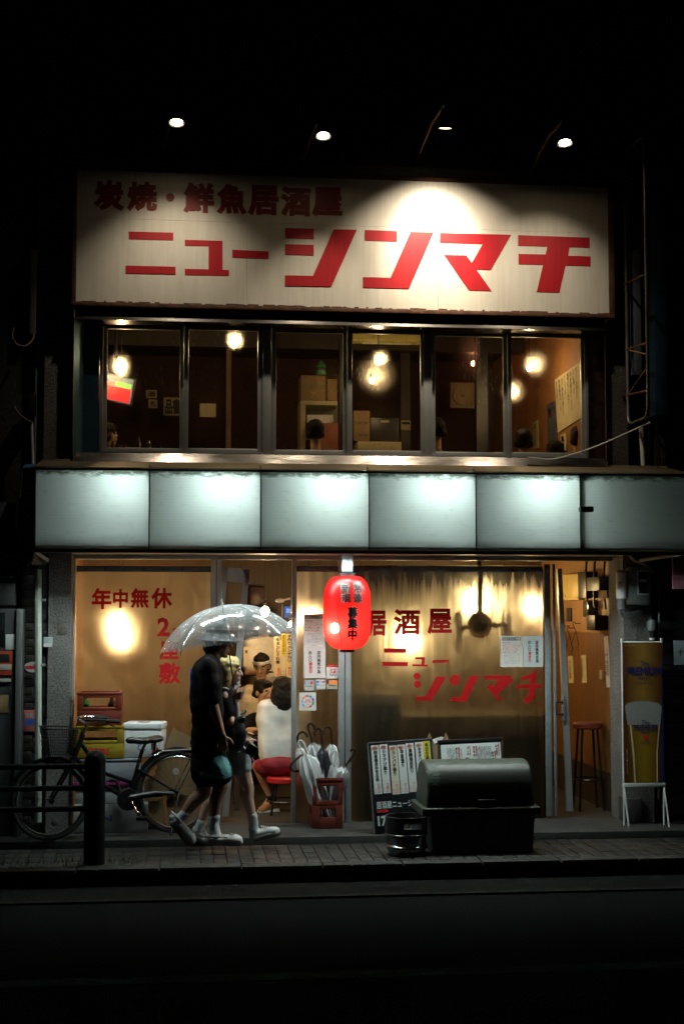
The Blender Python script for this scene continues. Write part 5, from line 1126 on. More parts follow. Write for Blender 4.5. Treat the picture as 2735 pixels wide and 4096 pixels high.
def covid(): 
    L = [('#', .08, .055, .9, .15, INK, 0, 0), ('当店のコロナ対策', .11, .065, .87, .14, WHITE, .03, 0)]
    for i, (s, sub) in enumerate((('店内の換気', '定期的に窓を開けて換気を行っています'), ('スタッフのマスク着用、手洗い', '全員が着用し手洗いを徹底しています'), ('入店時のアルコール消毒', '入口に消毒液を用意しておりますのでご利用下さい'), ('会計のアルコール消毒', 'トレーと端末を都度拭いています'))):
        v = .205 + .098 * i; L += [('●', .10, v + .008, .145, v + .038, INK, .05, 0), (s, .16, v, .16 + .055 * len(s), v + .045, REDI, .02, 0), (sub, .18, v + .058, .85, v + .078, INK, 0, 0)]
    L += [('#', .17, .612, .85, .616, INK, 0, 0), ('#', .17, .81, .85, .814, INK, 0, 0), ('#', .17, .616, .174, .81, INK, 0, 0), ('#', .846, .616, .85, .81, INK, 0, 0), ('お客様へのお願い', .2, .635, .5, .66, INK, 0, 0), ('・手指の消毒', .34, .68, .6, .705, INK, 0, 0), ('・検温のご協力', .34, .725, .6, .75, INK, 0, 0), ('ご協力をお願いします', .4, .77, .82, .795, INK, 0, 0)]
    L += [('皆様に安心してご利用いただくため', .17, .845, .84, .868, BLUEI, 0, 0), ('ご理解とご協力をお願い致します', .2, .88, .8, .903, BLUEI, 0, 0)]; return L
VENT = [('店内換気の為', .61, .15, .78, .86, INK, .03, 1), ('出入口', .22, .15, .38, .49, INK, .03, 1), ('開放中', .24, .51, .40, .86, REDI, .03, 1)]
PY_ = VY - .022
poster('white notice of safety rules beside the red lantern', 1213, 2455, 1299, 2582, PY_, PINKP, covid())
poster('white ventilation notice under the rules sheet beside the lantern', 1214, 2584, 1302, 2712, PY_, PINKP, VENT)
poster('payment sticker with a red top band and red square mark', 1305, 2659, 1358, 2714, PY_, PINKP, [('#', 0, 0, 1, .17, REDI, 0, 0), ('#', .34, .30, .68, .62, REDI, 0, 0), ('P', .42, .34, .60, .58, WHITE, .05, 0), ('PayPay', .26, .67, .74, .84, INK, .02, 0)], 'sticker', 'sticker')
poster('small bordered sticker with two round marks, leftmost of three small ones', 1216, 2719, 1258, 2762, PY_, WHITE, [('#', .03, .03, .97, .06, INK, 0, 0), ('#', .03, .94, .97, .97, INK, 0, 0), ('#', .03, .06, .06, .94, INK, 0, 0), ('#', .94, .06, .97, .94, INK, 0, 0), ('口', .1, .12, .44, .44, BLUEI, .02, 0), ('禁', .54, .12, .88, .44, REDI, .03, 0), ('禁煙喫煙可', .12, .54, .86, .66, INK, .03, 0), ('二十歳未満入店不可', .14, .72, .86, .82, INK, 0, 0)], 'sticker', 'sticker')
poster('white sticker with blue and red card marks, middle small one', 1264, 2718, 1302, 2757, PY_, WHITE, [('#', .06, .16, .30, .36, BLUEI, 0, 0), ('#', .66, .16, .94, .34, REDI, 0, 0), ('#', .06, .44, .30, .66, mat('light_blue_ink', (.10, .3, .65), .6), 0, 0), ('△', .42, .48, .6, .66, INK, 0, 0), ('VISA', .36, .18, .6, .3, BLUEI, .02, 0), ('CARD', .66, .5, .92, .62, INK, 0, 0)], 'sticker', 'sticker')
poster('sticker with an orange top and black lower band, rightmost small one', 1308, 2720, 1349, 2763, PY_, mat('tan_sticker', (.60, .48, .34), .6), [('#', .18, 0, 1, .38, mat('orange_ink', (.75, .22, .06), .6), 0, 0), ('#', 0, 0, .17, .36, INK, 0, 0), ('#', 0, .82, 1, 1, INK, 0, 0), ('京都府', .1, .42, .92, .6, INK, .03, 0), ('クーポン', .1, .62, .92, .78, INK, .03, 0)], 'sticker', 'sticker')
rg = poster('square white sticker with a ring of coloured blocks', 1197, 2770, 1264, 2842, PY_, WHITE, [('加盟店', .36, .38, .66, .46, REDI, .02, 0), ('感染防止徹底', .28, .49, .74, .56, REDI, .02, 0), ('宣言', .40, .62, .62, .68, INK, 0, 0)], 'sticker', 'sticker')
RC = [(.03, .07, .4), (.05, .2, .6), (.6, .08, .05), (.75, .25, .06), (.15, .4, .7), (.08, .25, .65), (.75, .5, .2), (.4, .06, .2), (.12, .2, .06)]
q = px_rect(1197, 2770, 1264, 2842, PY_); cx_, cz_, rr = (q[0] + q[1]) / 2, (q[2] + q[3]) / 2, (q[1] - q[0]) / 2
for k, c3 in enumerate(RC):
    a0 = 2 * math.pi * k / 9 + .06; a1 = a0 + .58; pl = [(cx_ + rr * s * math.cos(t), cz_ + rr * s * math.sin(t)) for s, t in ((.55, a0), (.75, a0), (.78, (a0 + a1) / 2), (.75, a1), (.55, a1), (.57, (a0 + a1) / 2))]
    MB().prism(pl, PY_ - .0045, PY_ - .0035).build('colour_block', mat('ring_ink_%d' % k, c3, .6), rg, smooth=0)
poster('white notice of safety rules on the right vinyl sheet', 2000, 2543, 2089, 2668, VY - .026, WHITE, covid())
poster('grey plastic covered ventilation notice on the right vinyl sheet', 2092, 2543, 2170, 2668, VY - .026, mat('laminated_grey', (.45, .48, .47), .2, 0, .12), VENT)

# ================================================================== CRATES by the left window
REDC = mat('red_crate', (.14, .022, .010), .45, 0, .12, 6); YELC = mat('yellow_crate', (.30, .21, .015), .45, 0, .12, 6); STYRO = mat('styrofoam', (.74, .76, .77), .7, 0, .05, 30)
def crate(name, label, x0, x1, y0, y1, z0, z1, m, open_=(.30, .78), slots=True, text=None, low=None):
    t = thing(name, label, 'crate', ((x0 + x1) / 2, y0, z0)); h = z1 - z0; th = .018
    def wall(axis, c0, lo, hi):
        def bx(a0, a1, b0, b1, nm, k=0):
            a = (lo + (hi - lo) * a0, lo + (hi - lo) * a1)
            if axis == 'y': return MB().box(a[0], a[1], c0 - k, c0 + th + k, z0 + h * b0, z0 + h * b1, .004).build(nm, m, t)
            return MB().box(c0 - k, c0 + th + k, a[0], a[1], z0 + h * b0, z0 + h * b1, .004).build(nm, m, t)
        bx(0, 1, .93, 1, 'rim', .005); bx(.10, .90, .50, .93, 'side_wall') if not slots else None
        if slots:                                           # hand opening framed by two posts and a rail
            bx(.005, .14, .46, .93, 'corner_post'); bx(.86, .995, .46, .93, 'corner_post'); bx(.14, .86, .84, .93, 'top_bar'); bx(.14, .86, .46, .55, 'middle_bar', .002)
        if low:
            bx(.005, .24, .0, .46, 'corner_post'); bx(.76, .995, .0, .46, 'corner_post'); bx(.24, .76, .38, .46, 'middle_bar'); bx(.24, .76, 0, .22, 'lower_wall')
        else: bx(.005, .995, .0, .46, 'lower_wall')
    wall('y', y0, x0, x1); wall('y', y1 - th, x0, x1); wall('x', x0, y0 + th + .001, y1 - th - .001); wall('x', x1 - th, y0 + th + .001, y1 - th - .001)
    MB().box(x0 + th, x1 - th, y0 + th, y1 - th, z0 + .004, z0 + .018).build('base', m, t)
    if text: 
        s, u0, u1, v0, v1, im = text; write(MB(), s, x0 + (x1 - x0) * u0, x0 + (x1 - x0) * u1, z0 + h * v0, z0 + h * v1, y0 - .001, .04).build('lettering', im, t, smooth=0)
    return t
def bxy(x0, y0, x1, y1, Y): return px_rect(x0, y0, x1, y1, Y)
FY = -.03
a = bxy(296, 3215, 590, 3318, FY); zb = .052; H1 = a[3]
def plainbox(name, label, cat, r, Y, d, m, z0, c=.006):
    a = bxy(*r, Y); return MB().box(a[0], a[1], Y, Y + d, z0, a[3], c).build(name, m, None, ((a[0] + a[1]) / 2, Y, z0)), a
GST = mat('grey_styrofoam', (.40, .42, .43), .7, 0, .12, 12)
o, a = plainbox('white_box', 'pale grey printed box at the bottom of the stack by the bicycle', (), (296, 3217, 592, 3318), FY, .33, GST, zb); tag(o, 'pale grey printed box at the bottom of the stack by the bicycle', 'box')
ptext(o, 'KIRIN', 318, 3262, 448, 3287, FY, BLUEI, .02); z1 = a[3]
ptext(o, '▲', 560, 3265, 582, 3280, FY, INK, .0)
o, a = plainbox('white_box', '', (), (300, 3142, 576, 3214), FY + .02, .31, GST, z1 + .001); tag(o, 'grey styrofoam box, second from the bottom of the stack', 'box'); z2 = a[3]
o, a = plainbox('crate_lid', '', (), (297, 3128, 572, 3141), FY + .0, .33, mat('magenta_plastic', (.30, .03, .16), .5), z2 + .001); tag(o, 'flat magenta tray between two grey boxes of the stack', 'tray'); z3 = a[3]
o, a = plainbox('grey_box', '', (), (296, 3033, 564, 3127), FY + .01, .32, mat('grey_foam', (.30, .33, .36), .7, 0, .1, 12), z3 + .001, .01); tag(o, 'blue grey styrofoam box carrying the yellow crate', 'box'); z4 = a[3]
MB().box(a[0] - .004, a[1] + .004, FY + .004, FY + .335, a[3] - .025, a[3] - .001, .004).build('lid_edge', mat('grey_foam', (.3, .33, .36)), o)
a = bxy(294, 2904, 497, 3031, FY); cr = crate('beer_crate', 'yellow crate with red lettering in the middle of the stack', a[0], a[1], FY, FY + .32, z4 + .001, a[3], YELC, text=('KIRIN', .24, .70, .10, .32, REDI)); z5 = a[3]
a = bxy(308, 2770, 487, 2902, FY); crate('beer_crate', 'red crate on top of the stack by the left window', a[0], a[1], FY + .01, FY + .31, z5 + .001, a[3], REDC)
for px, lb in ((345, 'green bottle standing in the left of the red crate'), (448, 'dark bottle standing in the right of the red crate')):
    c_ = P(px, 2840, FY + .12); tag(MB().lathe([(.034, 0), (.036, .01), (.036, .15), (.014, .19), (.013, .215), (0, .215)], (c_.x, c_.y, z5 + .02), 14).build('bottle', mat('green_glass', (.03, .09, .02), .1) if px < 400 else mat('brown_glass', (.03, .015, .008), .1), None, (c_.x, c_.y, z5 + .02)), lb, 'bottle')
sb = thing('styrofoam_box', 'bright white styrofoam box with blue scribble beside the yellow crate', 'box', (P(570, 3023, FY).x, FY, z4 + .001))
Mr = Matrix.Translation(sb.location) @ Matrix.Rotation(R(-9), 4, 'Z') @ Matrix.Translation(-sb.location)
a = bxy(492, 2920, 646, 3023, FY)
MB().box(a[0], a[1], FY, FY + .27, z4 + .001, a[3], .01, Mr).build('body', STYRO, sb); MB().box(a[0] - .006, a[1] + .006, FY - .006, FY + .276, a[3] + .001, a[3] + .055, .012, Mr).build('lid', STYRO, sb)
write(MB(), 'と', a[0] + .12, a[0] + .19, z4 + .06, z4 + .15, FY - .002, .0).xf(Mr).build('scribble', BLUEI, sb, smooth=0)
MB().box(a[1] - .075, a[1] - .022, FY - .004, FY - .001, z4 + .04, z4 + .085, 0, Mr).build('label_patch', REDI, sb); MB().box(a[0] + .1, a[0] + .2, FY + .05, FY + .20, a[3] + .0555, a[3] + .057, 0, Mr).build('tape', mat('clear_tape', (.6, .62, .62), .15), sb)
def flatcard(name, label, pts, Y, d, m): 
    q = [P(u, v, Y) for u, v in pts]; return tag(MB().prism([(p_.x, p_.z) for p_ in q], Y, Y + d).build(name, m, None, P(*pts[-1], Y), 0), label, 'cardboard')
flatcard('cardboard_sheet', 'flattened cardboard leaning behind the white styrofoam box', [(694, 2912), (772, 2955), (756, 3180), (600, 3180), (640, 3020)], .12, .02, CARD)
flatcard('cardboard_box', 'brown cardboard box low behind the rear bicycle wheel', [(566, 3128), (640, 3100), (660, 3305), (562, 3305)], .14, .16, CARD)
flatcard('cardboard_box', 'darker cardboard box behind the rear wheel and walking pair', [(668, 3110), (790, 3096), (796, 3300), (666, 3302)], .16, .14, mat('dark_cardboard', (.22, .14, .07), .85, 0, .2, 5))
flatcard('wood_slat', 'tan wooden slat lying across the boxes behind the rear wheel', [(560, 3192), (648, 3192), (648, 3203), (560, 3203)], .10, .03, BWOOD)

# ================================================================== BICYCLE
bike = thing('bicycle', 'black city bicycle with front basket parked before the crates', 'bicycle', P(455, 3200, -.25) * 1 - V((0, 0, P(455, 3200, -.25).z - .05)))
def bY(px): return -.12 + (705 - px) / 502 * (-.28)
def bp(px, py, d=0): q = P(px, py, bY(px)); return q + nrm * d
r0, f0 = P(705, 3168, -.12), P(203, 3203, -.40); ax2 = V((f0.x - r0.x, f0.y - r0.y, 0)).normalized(); nrm = V((-ax2.y, ax2.x, 0)); nrm = nrm if nrm.y < 0 else -nrm
BPAINT = mat('bike_black_paint', (.012, .012, .014), .22, .1, .1)
wr = r0.z - .054; wf = f0.z - .054
def wheel(c, r, nm):
    wpt = lambda a_, k, d=0: c + ax2 * math.cos(a_) * k + V((0, 0, 1)) * math.sin(a_) * k + nrm * d
    w_ = MB().tube([wpt(2 * math.pi * i / 56, r - .017) for i in range(56)], .017, 10, True).build('tyre', RUBBER, bike)
    MB().tube([wpt(2 * math.pi * i / 56, r - .042) for i in range(56)], .011, 8, True).build('rim', CHROME, w_)
    MB().tube([c - nrm * .05, c + nrm * .05], .022, 14).build('hub', CHROME, w_)
    sp = MB()
    for i in range(32): sp.tube([c + nrm * (.03 if i % 2 else -.03) + (ax2 * math.cos(i * math.pi / 16 + (.5 if i % 4 < 2 else -.5)) + V((0, 0, 1)) * math.sin(i * math.pi / 16 + (.5 if i % 4 < 2 else -.5))) * .02, wpt(i * math.pi / 16, r - .045)], .0013, 4)
    sp.build('spoke', CHROME, w_, kind='stuff')
    return wpt
wR = wheel(r0, wr, 'rear'); wF = wheel(f0, wf, 'front')
MB().tube([wR(R(a_), wr + .018) for a_ in range(-25 + 0, 178, 7)], .021, 8, sy=.6).build('mudguard', BPAINT, bike); MB().tube([wF(R(a_), wf + .018) for a_ in range(20, 185, 7)], .021, 8, sy=.6).build('mudguard', BPAINT, bike)
ht, hb = bp(333, 2938), bp(292, 3041); bb = bp(513, 3197); stt = bp(570, 3000)
for pts, r_ in (([ht.lerp(hb, .3), bp(385, 3055), bp(424, 3095), bp(523, 3128)], .017), ([hb.lerp(ht, .15), bp(360, 3090), bp(428, 3148), bb], .018), ([stt, bb], .016)): MB().tube(pts, r_, 10).build('frame_tube', BPAINT, bike)
MB().tube([ht, hb], .022, 12).build('head_tube', BPAINT, bike)
for s in (-1, 1):
    MB().tube([hb + nrm * .02 * s, hb + (f0 - hb) * .15 + nrm * .045 * s, f0 + nrm * .05 * s], [.015, .013, .009], 8).build('fork_blade', BPAINT, bike)
    MB().tube([bb + nrm * .02 * s, r0 + nrm * .055 * s], .010, 8).build('chainstay', BPAINT, bike); MB().tube([bp(548, 3075) + nrm * .015 * s, r0 + nrm * .055 * s], .008, 8).build('seatstay', BPAINT, bike)
MB().tube([stt, bp(583, 2972)], .013, 10).build('seat_post', CHROME, bike)
sc_ = bp(583, 2962); sm = MB()
for u, w2, zz in ((-.12, .03, .005), (-.06, .04, 0), (0, .06, -.002), (.06, .09, .004), (.10, .09, .012)): sm.ell(sc_ - ax2 * u * -1 * -1 + V((0, 0, zz)), (.05, w2, .030), Matrix((ax2, nrm, V((0, 0, 1)))).transposed())
blob('saddle', sm, mat('saddle_vinyl', (.02, .018, .017), .4), bike, .009, 4)
for s in (-1, 1): MB().lathe([(0, -.035), (.014, -.035), (.016, 0), (.014, .035), (0, .035)], sc_ + V((0, 0, -.045)) + nrm * .03 * s - ax2 * .07, 10).build('saddle_spring', CHROME, bike)
stem = ht + (ht - hb).normalized() * .10; MB().tube([ht, stem], .012, 10).build('stem', CHROME, bike)
for s in (-1, 1): 
    e = stem + nrm * .22 * s + V((0, 0, .035)); hpts = [stem, stem + nrm * .07 * s + ax2 * .02, stem + nrm * .16 * s + ax2 * .05 + V((0, 0, .03)), e - ax2 * .02, e - ax2 * .20 + V((0, 0, -.015))]
    MB().tube(hpts, .011, 8).build('handlebar', CHROME, bike); MB().tube([hpts[-1] + ax2 * .10 + V((0, 0, .007)), hpts[-1] - ax2 * .01], .016, 10).build('grip', RUBBER, bike)
    MB().tube([hpts[3] + ax2 * .0 + V((0, 0, -.012)), hpts[3] - ax2 * .10 + V((0, 0, -.035)), hpts[-1] + ax2 * .03 + V((0, 0, -.045))], .005, 6).build('brake_lever', CHROME, bike)
MB().tube([stem + nrm * .1, stem + ax2 * .08 + V((0, 0, .05)) + nrm * .06, hb + ax2 * .08 + nrm * .03, hb], .004, 6).build('brake_cable', BLACK, bike)
bk = [(174, 2910), (296, 2912), (286, 3022), (192, 3022)]
def bkp(i, s): return bp(*bk[i], s * (.17 if i < 2 else .13))
def mesh_panel(q, nu, nv): 
    mb = MB()
    for i in range(nu + 1): mb.tube([q[0].lerp(q[1], i / nu), q[3].lerp(q[2], i / nu)], .0022, 4)
    for j in range(nv + 1): mb.tube([q[0].lerp(q[3], j / nv), q[1].lerp(q[2], j / nv)], .0022, 4)
    return mb
bsk = MB().tube([bkp(0, 1), bkp(1, 1), bkp(1, -1), bkp(0, -1)], .006, 6, True).build('basket', BLACKM, bike)
for q in ([bkp(0, 1), bkp(1, 1), bkp(2, 1), bkp(3, 1)], [bkp(0, -1), bkp(1, -1), bkp(2, -1), bkp(3, -1)], [bkp(0, 1), bkp(0, -1), bkp(3, -1), bkp(3, 1)], [bkp(1, 1), bkp(1, -1), bkp(2, -1), bkp(2, 1)]): mesh_panel(q, 13, 10).build('wire_mesh', BLACKM, bsk, smooth=0, kind='stuff')
MB().add([bkp(3, 1), bkp(2, 1), bkp(2, -1), bkp(3, -1)], [(0, 1, 2, 3)]).build('basket_floor', BLACK, bsk, smooth=0)
MB().tube([bkp(2, 0) - V((0, 0, .02)), hb + V((0, 0, .02))], .008, 6).build('basket_stay', CHROME, bike)
MB().lathe([(.0, -.03), (.085, -.03), (.09, -.02), (.09, .02), (.085, .03), (0, .03)], bb, 28, Matrix.Rotation(math.atan2(nrm.y, nrm.x), 3, 'Z') @ Matrix.Rotation(R(90), 3, 'Y')).build('chain_case', BLACK, bike)
MB().tube([bb + nrm * .05 + V((0, 0, .03)), bb.lerp(r0, .5) + nrm * .05 + V((0, 0, .035)), r0 + nrm * .05], .016, 8, sy=.5).build('chain_cover', BLACK, bike)
for s, d in ((1, V((.5, 0, -.85))), (-1, V((-.5, 0, .85)))):
    k1 = bb + nrm * .075 * s + d.normalized() * .16; ck = MB().tube([bb + nrm * .06 * s, k1], .009, 8).build('crank', CHROME, bike); MB().box(-.045, .045, -.035, .035, -.012, .012, .004, Matrix.Translation(k1 + nrm * .05 * s)).build('pedal', BLACK, ck)
rk0 = bp(628, 3003); rk = MB()
for s in (-.06, -.02, .02, .06): MB().tube([bp(612, 3020) + nrm * s, bp(640, 3003) + nrm * s, bp(822, 2992) + nrm * s], .005, 6).build('rack_rod', CHROME, bike)
for s in (-1, 1): MB().tube([bp(790, 2994) + nrm * .06 * s, r0 + nrm * .06 * s], .005, 6).build('rack_stay', CHROME, bike)
MB().lathe([(0, 0), (.028, 0), (.026, .012), (0, .014)], bp(700, 3085) + nrm * .03, 16, Matrix.Rotation(R(90), 3, 'X')).build('reflector', mat('reflector', (.5, .5, .5), .15), bike)
MB().lathe([(0, 0), (.028, 0), (.026, .012), (0, .014)], wF(R(-100), wf * .55, .03), 16, Matrix.Rotation(R(90), 3, 'X')).build('reflector', mat('reflector', (.5,) * 3), bike)
MB().tube([r0 + nrm * .07, r0 + nrm * .12 - V((0, 0, r0.z - .055)) + ax2 * .08], .008, 8).build('kickstand', CHROME, bike)
MB().box(-.03, .03, -.03, .03, -.035, .03, .012, Matrix.Translation(hb + ax2 * .11 + V((0, 0, -.01)))).build('headlamp', CHROME, bike)

# ================================================================== GUARD RAIL
GY = -1.17
RAILM = mat('dull_black_rail', (.006, .006, .006), .8, 0, .3, 8, 0, 40, None, .06)
gr = thing('guard_rail', 'black pipe railing with a thick round topped post at the kerb', 'railing', P(380, 3430, GY) * 1 - V((0, 0, P(380, 3430, GY).z)))
x0, x1 = P(338, 3200, GY).x, P(422, 3200, GY).x; zt_ = P(380, 3000, GY).z; rr = (x1 - x0) / 2; cx_ = (x0 + x1) / 2
MB().lathe([(rr, 0), (rr, zt_ - rr)] + [(rr * math.cos(R(k)), zt_ - rr + rr * math.sin(R(k))) for k in (15, 30, 45, 60, 75, 88)], (cx_, GY, 0), 28).build('post', RAILM, gr)
for py in (3066, 3153, 3237):
    z_ = P(200, py, GY).z; MB().tube([(cx_ - rr + .01, GY, z_), (cx_ - 3.2, GY, z_)], .021, 12).build('rail', RAILM, gr)
MB().lathe([(rr, 0), (rr, zt_ - rr)] + [(rr * math.cos(R(k)), zt_ - rr + rr * math.sin(R(k))) for k in (15, 30, 45, 60, 75, 88)], (cx_ - 3.25, GY, 0), 20).build('post', RAILM, gr)
wd = MB()
for cxp, n_ in ((-2.45, 150), (3.0, 60)):
    for i in range(n_):
        x = cxp + random.uniform(-.8, .8) * (1 if cxp < 0 else .25); y = random.uniform(-1.25, -1.0) if cxp < 0 else random.uniform(-.55, -.42); h_ = random.uniform(.02, .08); lx_, ly_ = random.uniform(-.03, .03), random.uniform(-.03, .03)
        wd.add([(x - .003, y, -.005), (x + .003, y, -.005), (x + lx_, y + ly_, h_)], [(0, 1, 2)])
wd.build('weeds', mat('weed_green', (.03, .07, .02), .7), None, (0, 0, 0), 0, kind='stuff')

# ================================================================== UMBRELLA CRATE
UY = -.02; a = bxy(1250, 3112, 1371, 3300, UY)
crate('bottle_crate', 'tall dark red crate holding wet umbrellas by the entrance', a[0], a[1], UY, UY + .38, .052, a[3], mat('dark_red_crate', (.11, .018, .010), .45, 0, .15, 6), low=True)
ux0, ux1, uz1 = a[0], a[1], a[3]
def U(u, v, Y): return P(1150 + u * .2232, 2850 + v * .2232, Y)
FILM = shader('folded_film', lambda t, N: N('MixShader', i0=N('Math', i0=ramp(t, N('TexNoise', Vector=coords(t, N, (1, 1, .15)), Scale=45, Detail=4).outputs[0], .35, .65, (.35,) * 3 + (1,), (.75,) * 3 + (1,)), i1=1.0).outputs[0], i1=N('BsdfTransparent', Color=(.9, .92, .93, 1)).outputs[0], i2=N('BsdfPrincipled', Base_Color=(.62, .63, .64, 1), Roughness=.22).outputs[0]).outputs[0])
def folded(label, hook, neck, tip, w_, m, hm, Y, flare=1.0):
    nk = U(*neck, Y); tp = V(tip); t = thing('folded_umbrella', label, 'umbrella', tp, 'folded umbrellas in the crate')
    pts = [U(u, v, Y) for u, v in hook]
    sp = []                                                  # smooth the hook through its points
    for i in range(len(pts) - 1):
        p0, p1, p2, p3 = pts[max(i - 1, 0)], pts[i], pts[i + 1], pts[min(i + 2, len(pts) - 1)]
        for k in range(5):
            s = k / 5; sp.append(.5 * ((2 * p1) + (p2 - p0) * s + (2 * p0 - 5 * p1 + 4 * p2 - p3) * s * s + (3 * p1 - p0 - 3 * p2 + p3) * s ** 3))
    sp.append(pts[-1]); MB().tube(sp, .0105, 10).build('handle', hm, t)
    MB().tube([nk, tp], .004, 6).build('shaft', CHROME, t)
    d = (tp - nk).normalized(); L = (tp - nk).length; M_ = d.to_track_quat('Z', 'Y').to_matrix(); prof = [(.014, .0), (w_ * .75, .03), (w_, .14), (w_ * .92, .3 * L), (w_ * .6, .62 * L), (.018, .93 * L), (.008, L)]; n = 32
    vs, fs = [], []; sd = random.random() * 9
    for r_, z_ in prof:
        for j in range(n):
            a_ = 2 * math.pi * j / n; q = r_ * (1 + .22 * math.sin(8 * a_ + z_ * 9 + sd) + .12 * math.sin(5 * a_ + sd)); vs.append(nk + M_ @ V((q * math.cos(a_), q * math.sin(a_), z_ + (.012 * math.sin(8 * a_) if z_ < .05 else 0))))
    for i in range(len(prof) - 1):
        for j in range(n): fs.append((i * n + j, i * n + (j + 1) % n, (i + 1) * n + (j + 1) % n, (i + 1) * n + j))
    MB().add(vs, fs).build('canopy', m, t, smooth=60); MB().tube([tp - d * .03, tp + d * .012], .006, 8).build('tip', hm, t)
    return t
ucx = (ux0 + ux1) / 2
def TIP(dx, dy): return (ucx + dx, UY + .19 + dy, .075)
HB_ = mat('black_handle', (.03, .018, .012), .18, 0, .3)
BFILM = mat('black_nylon', (.012, .014, .022), .5, 0, .2)
folded('clear umbrella with a black hook, farthest back on the left', [(200, 620), (178, 470), (200, 390), (265, 352), (330, 385), (355, 440)], (215, 640), TIP(-.06, .10), .055, FILM, HB_, .25)
folded('clear umbrella with the tallest black hook, left of centre', [(442, 545), (400, 380), (368, 270), (385, 210), (430, 205), (470, 250), (485, 310)], (450, 560), TIP(.03, .02), .060, FILM, HB_, .16)
folded('black umbrella with a black hook in the middle of the crate', [(620, 640), (605, 480), (598, 350), (570, 295), (520, 295), (485, 345), (488, 415)], (622, 650), TIP(.02, -.05), .052, BFILM, HB_, .10)
folded('clear umbrella with a straight standing black hook, right of the black one', [(790, 575), (788, 430), (775, 310), (735, 258), (680, 262), (645, 310), (632, 390)], (792, 585), TIP(.06, .08), .058, FILM, HB_, .20)
folded('clear umbrella with a white handle leaning left in front', [(385, 790), (335, 680), (300, 590), (255, 520), (212, 515), (198, 565), (215, 630)], (390, 800), TIP(.05, -.10), .062, FILM, WPVC, .05)
folded('clear umbrella with a small white handle on the right', [(840, 940), (865, 850), (888, 760), (875, 700), (848, 688), (822, 715), (815, 765)], (835, 950), TIP(-.02, .03), .055, FILM, WPVC, .08)
folded('clear umbrella whose black hook hangs out low at the left', [(285, 765), (220, 790), (130, 860), (65, 940), (62, 1010), (120, 1055), (200, 1040), (238, 1000)], (300, 770), TIP(-.04, -.12), .075, FILM, HB_, .02)
folded('clear umbrella whose black hook leans far out at the right', [(1020, 975), (1090, 880), (1170, 770), (1195, 690), (1165, 655), (1122, 700)], (1010, 985), TIP(.0, -.02), .062, FILM, HB_, .04)

# ================================================================== MENU BOARDS
def mframe(px, py, Y, tilt, lean):
    o = P(px, py, Y); return Matrix.Translation(o) @ Matrix.Rotation(R(tilt), 4, 'Y') @ Matrix.Rotation(R(lean), 4, 'X')
BY = -.36
def S(px0, px1, Y): return P(px1, 3100, Y).x - P(px0, 3100, Y).x
M1 = mframe(1500, 3338, BY, -3.4, -7); W1 = S(1477, 1733, BY) ; H_ = .735
b1 = thing('menu_board', 'black standing board with seven handwritten fish menu strips', 'menu board', M1.translation)
MB().box(0, W1, 0, .025, 0, H_, .004, M1).build('board', mat('blackboard', (.018, .018, .024), .35, 0, .25, 12), b1)
for r in ((-.008, 0, 0, H_), (W1, W1 + .008, 0, H_), (0, W1, H_, H_ + .01)): MB().box(r[0], r[1], -.003, .03, r[2], r[3], 0, M1).build('edge_trim', mat('board_trim', (.16, .16, .17), .5), b1)
for s in (.06, W1 - .09): MB().box(s, s + .03, 0, .02, -H_ * .93, 0, 0, M1 @ Matrix.Translation((0, .028, H_ * .95)) @ Matrix.Rotation(R(15), 4, 'X')).build('rear_leg', DWOOD, b1)
STRIPS = ['刺身盛合わせ三品', 'シマアジ造り', 'カンパチ造り', '平目造り', '真鯛塩皮炙り', 'ホタテバター浜焼き', '本日の品書']
PRICE = ['八六〇', '七四〇', '六八〇', '六八〇', '六八〇', '七八〇', '']
ORGE = mat('orange_red_ink', (.70, .10, .04), .6)
for i, s in enumerate(STRIPS):
    yel = i == 6; w_ = .064 if not yel else .062; u0 = .020 + i * .0735 - (.012 if yel else 0); dz = (0, .003, -.012, -.010, -.003, 0, .004)[i]; zb_, zt2 = H_ - .415 + dz, H_ - .018 + dz
    sk = M1 @ Matrix.Translation((u0, 0, 0)) @ Matrix.Rotation(R((0, -.2, .25, -.1, -.3, 0, 0)[i]), 4, 'Y')
    card = YELP if yel else (MSTR2 if i == 2 else WHITE) if 0 else (YELP if yel else (mat('cream_paper', (.78, .73, .58), .7, 0, .04) if i == 2 else mat('cool_paper', (.80, .83, .82), .7, 0, .04)))
    o = MB().box(0, w_, -.002, -.0004, zb_, zt2, 0, sk).build('menu_strip', card, b1, smooth=0)
    n_ = len(s); th_ = min(.030 * n_ + .02, .245); zt3 = zt2 - (.045 if not yel else .012)
    write(MB(), s, .016, .05, zt3 - th_, zt3, -.003, .03, True).xf(sk).build('lettering', INK, o, smooth=0)
    if not yel:
        MB().tube([sk @ V((.030 + .022 * math.cos(t * .42), -.004, zt2 - .023 + .013 * math.sin(t * .42))) for t in range(15)], .0014, 4, True).build('red_ring', ORGE, o)
        write(MB(), '和歌山', .010, .050, zt2 - .032, zt2 - .016, -.003, .02).xf(sk).build('lettering', ORGE, o, smooth=0)
        MB().box(0, w_, -.0032, -.0022, zb_ + .10, zb_ + .101, 0, sk).build('price_line', mat('grey_ink', (.4, .4, .4), .7), o, smooth=0)
        write(MB(), PRICE[i], .028, .054, zb_ + .008, zb_ + .085, -.003, .02, True).xf(sk).build('lettering', ORGE, o, smooth=0)
        write(MB(), '税込', .006, .016, zb_ + .014, zb_ + .045, -.003, 0, True).xf(sk).build('lettering', ORGE, o, smooth=0)
write(MB(), '居酒屋ニューシンマチ', .028, .455, H_ - .535, H_ - .475, -.001, .02).xf(M1).build('lettering', CHALK, b1, smooth=0)
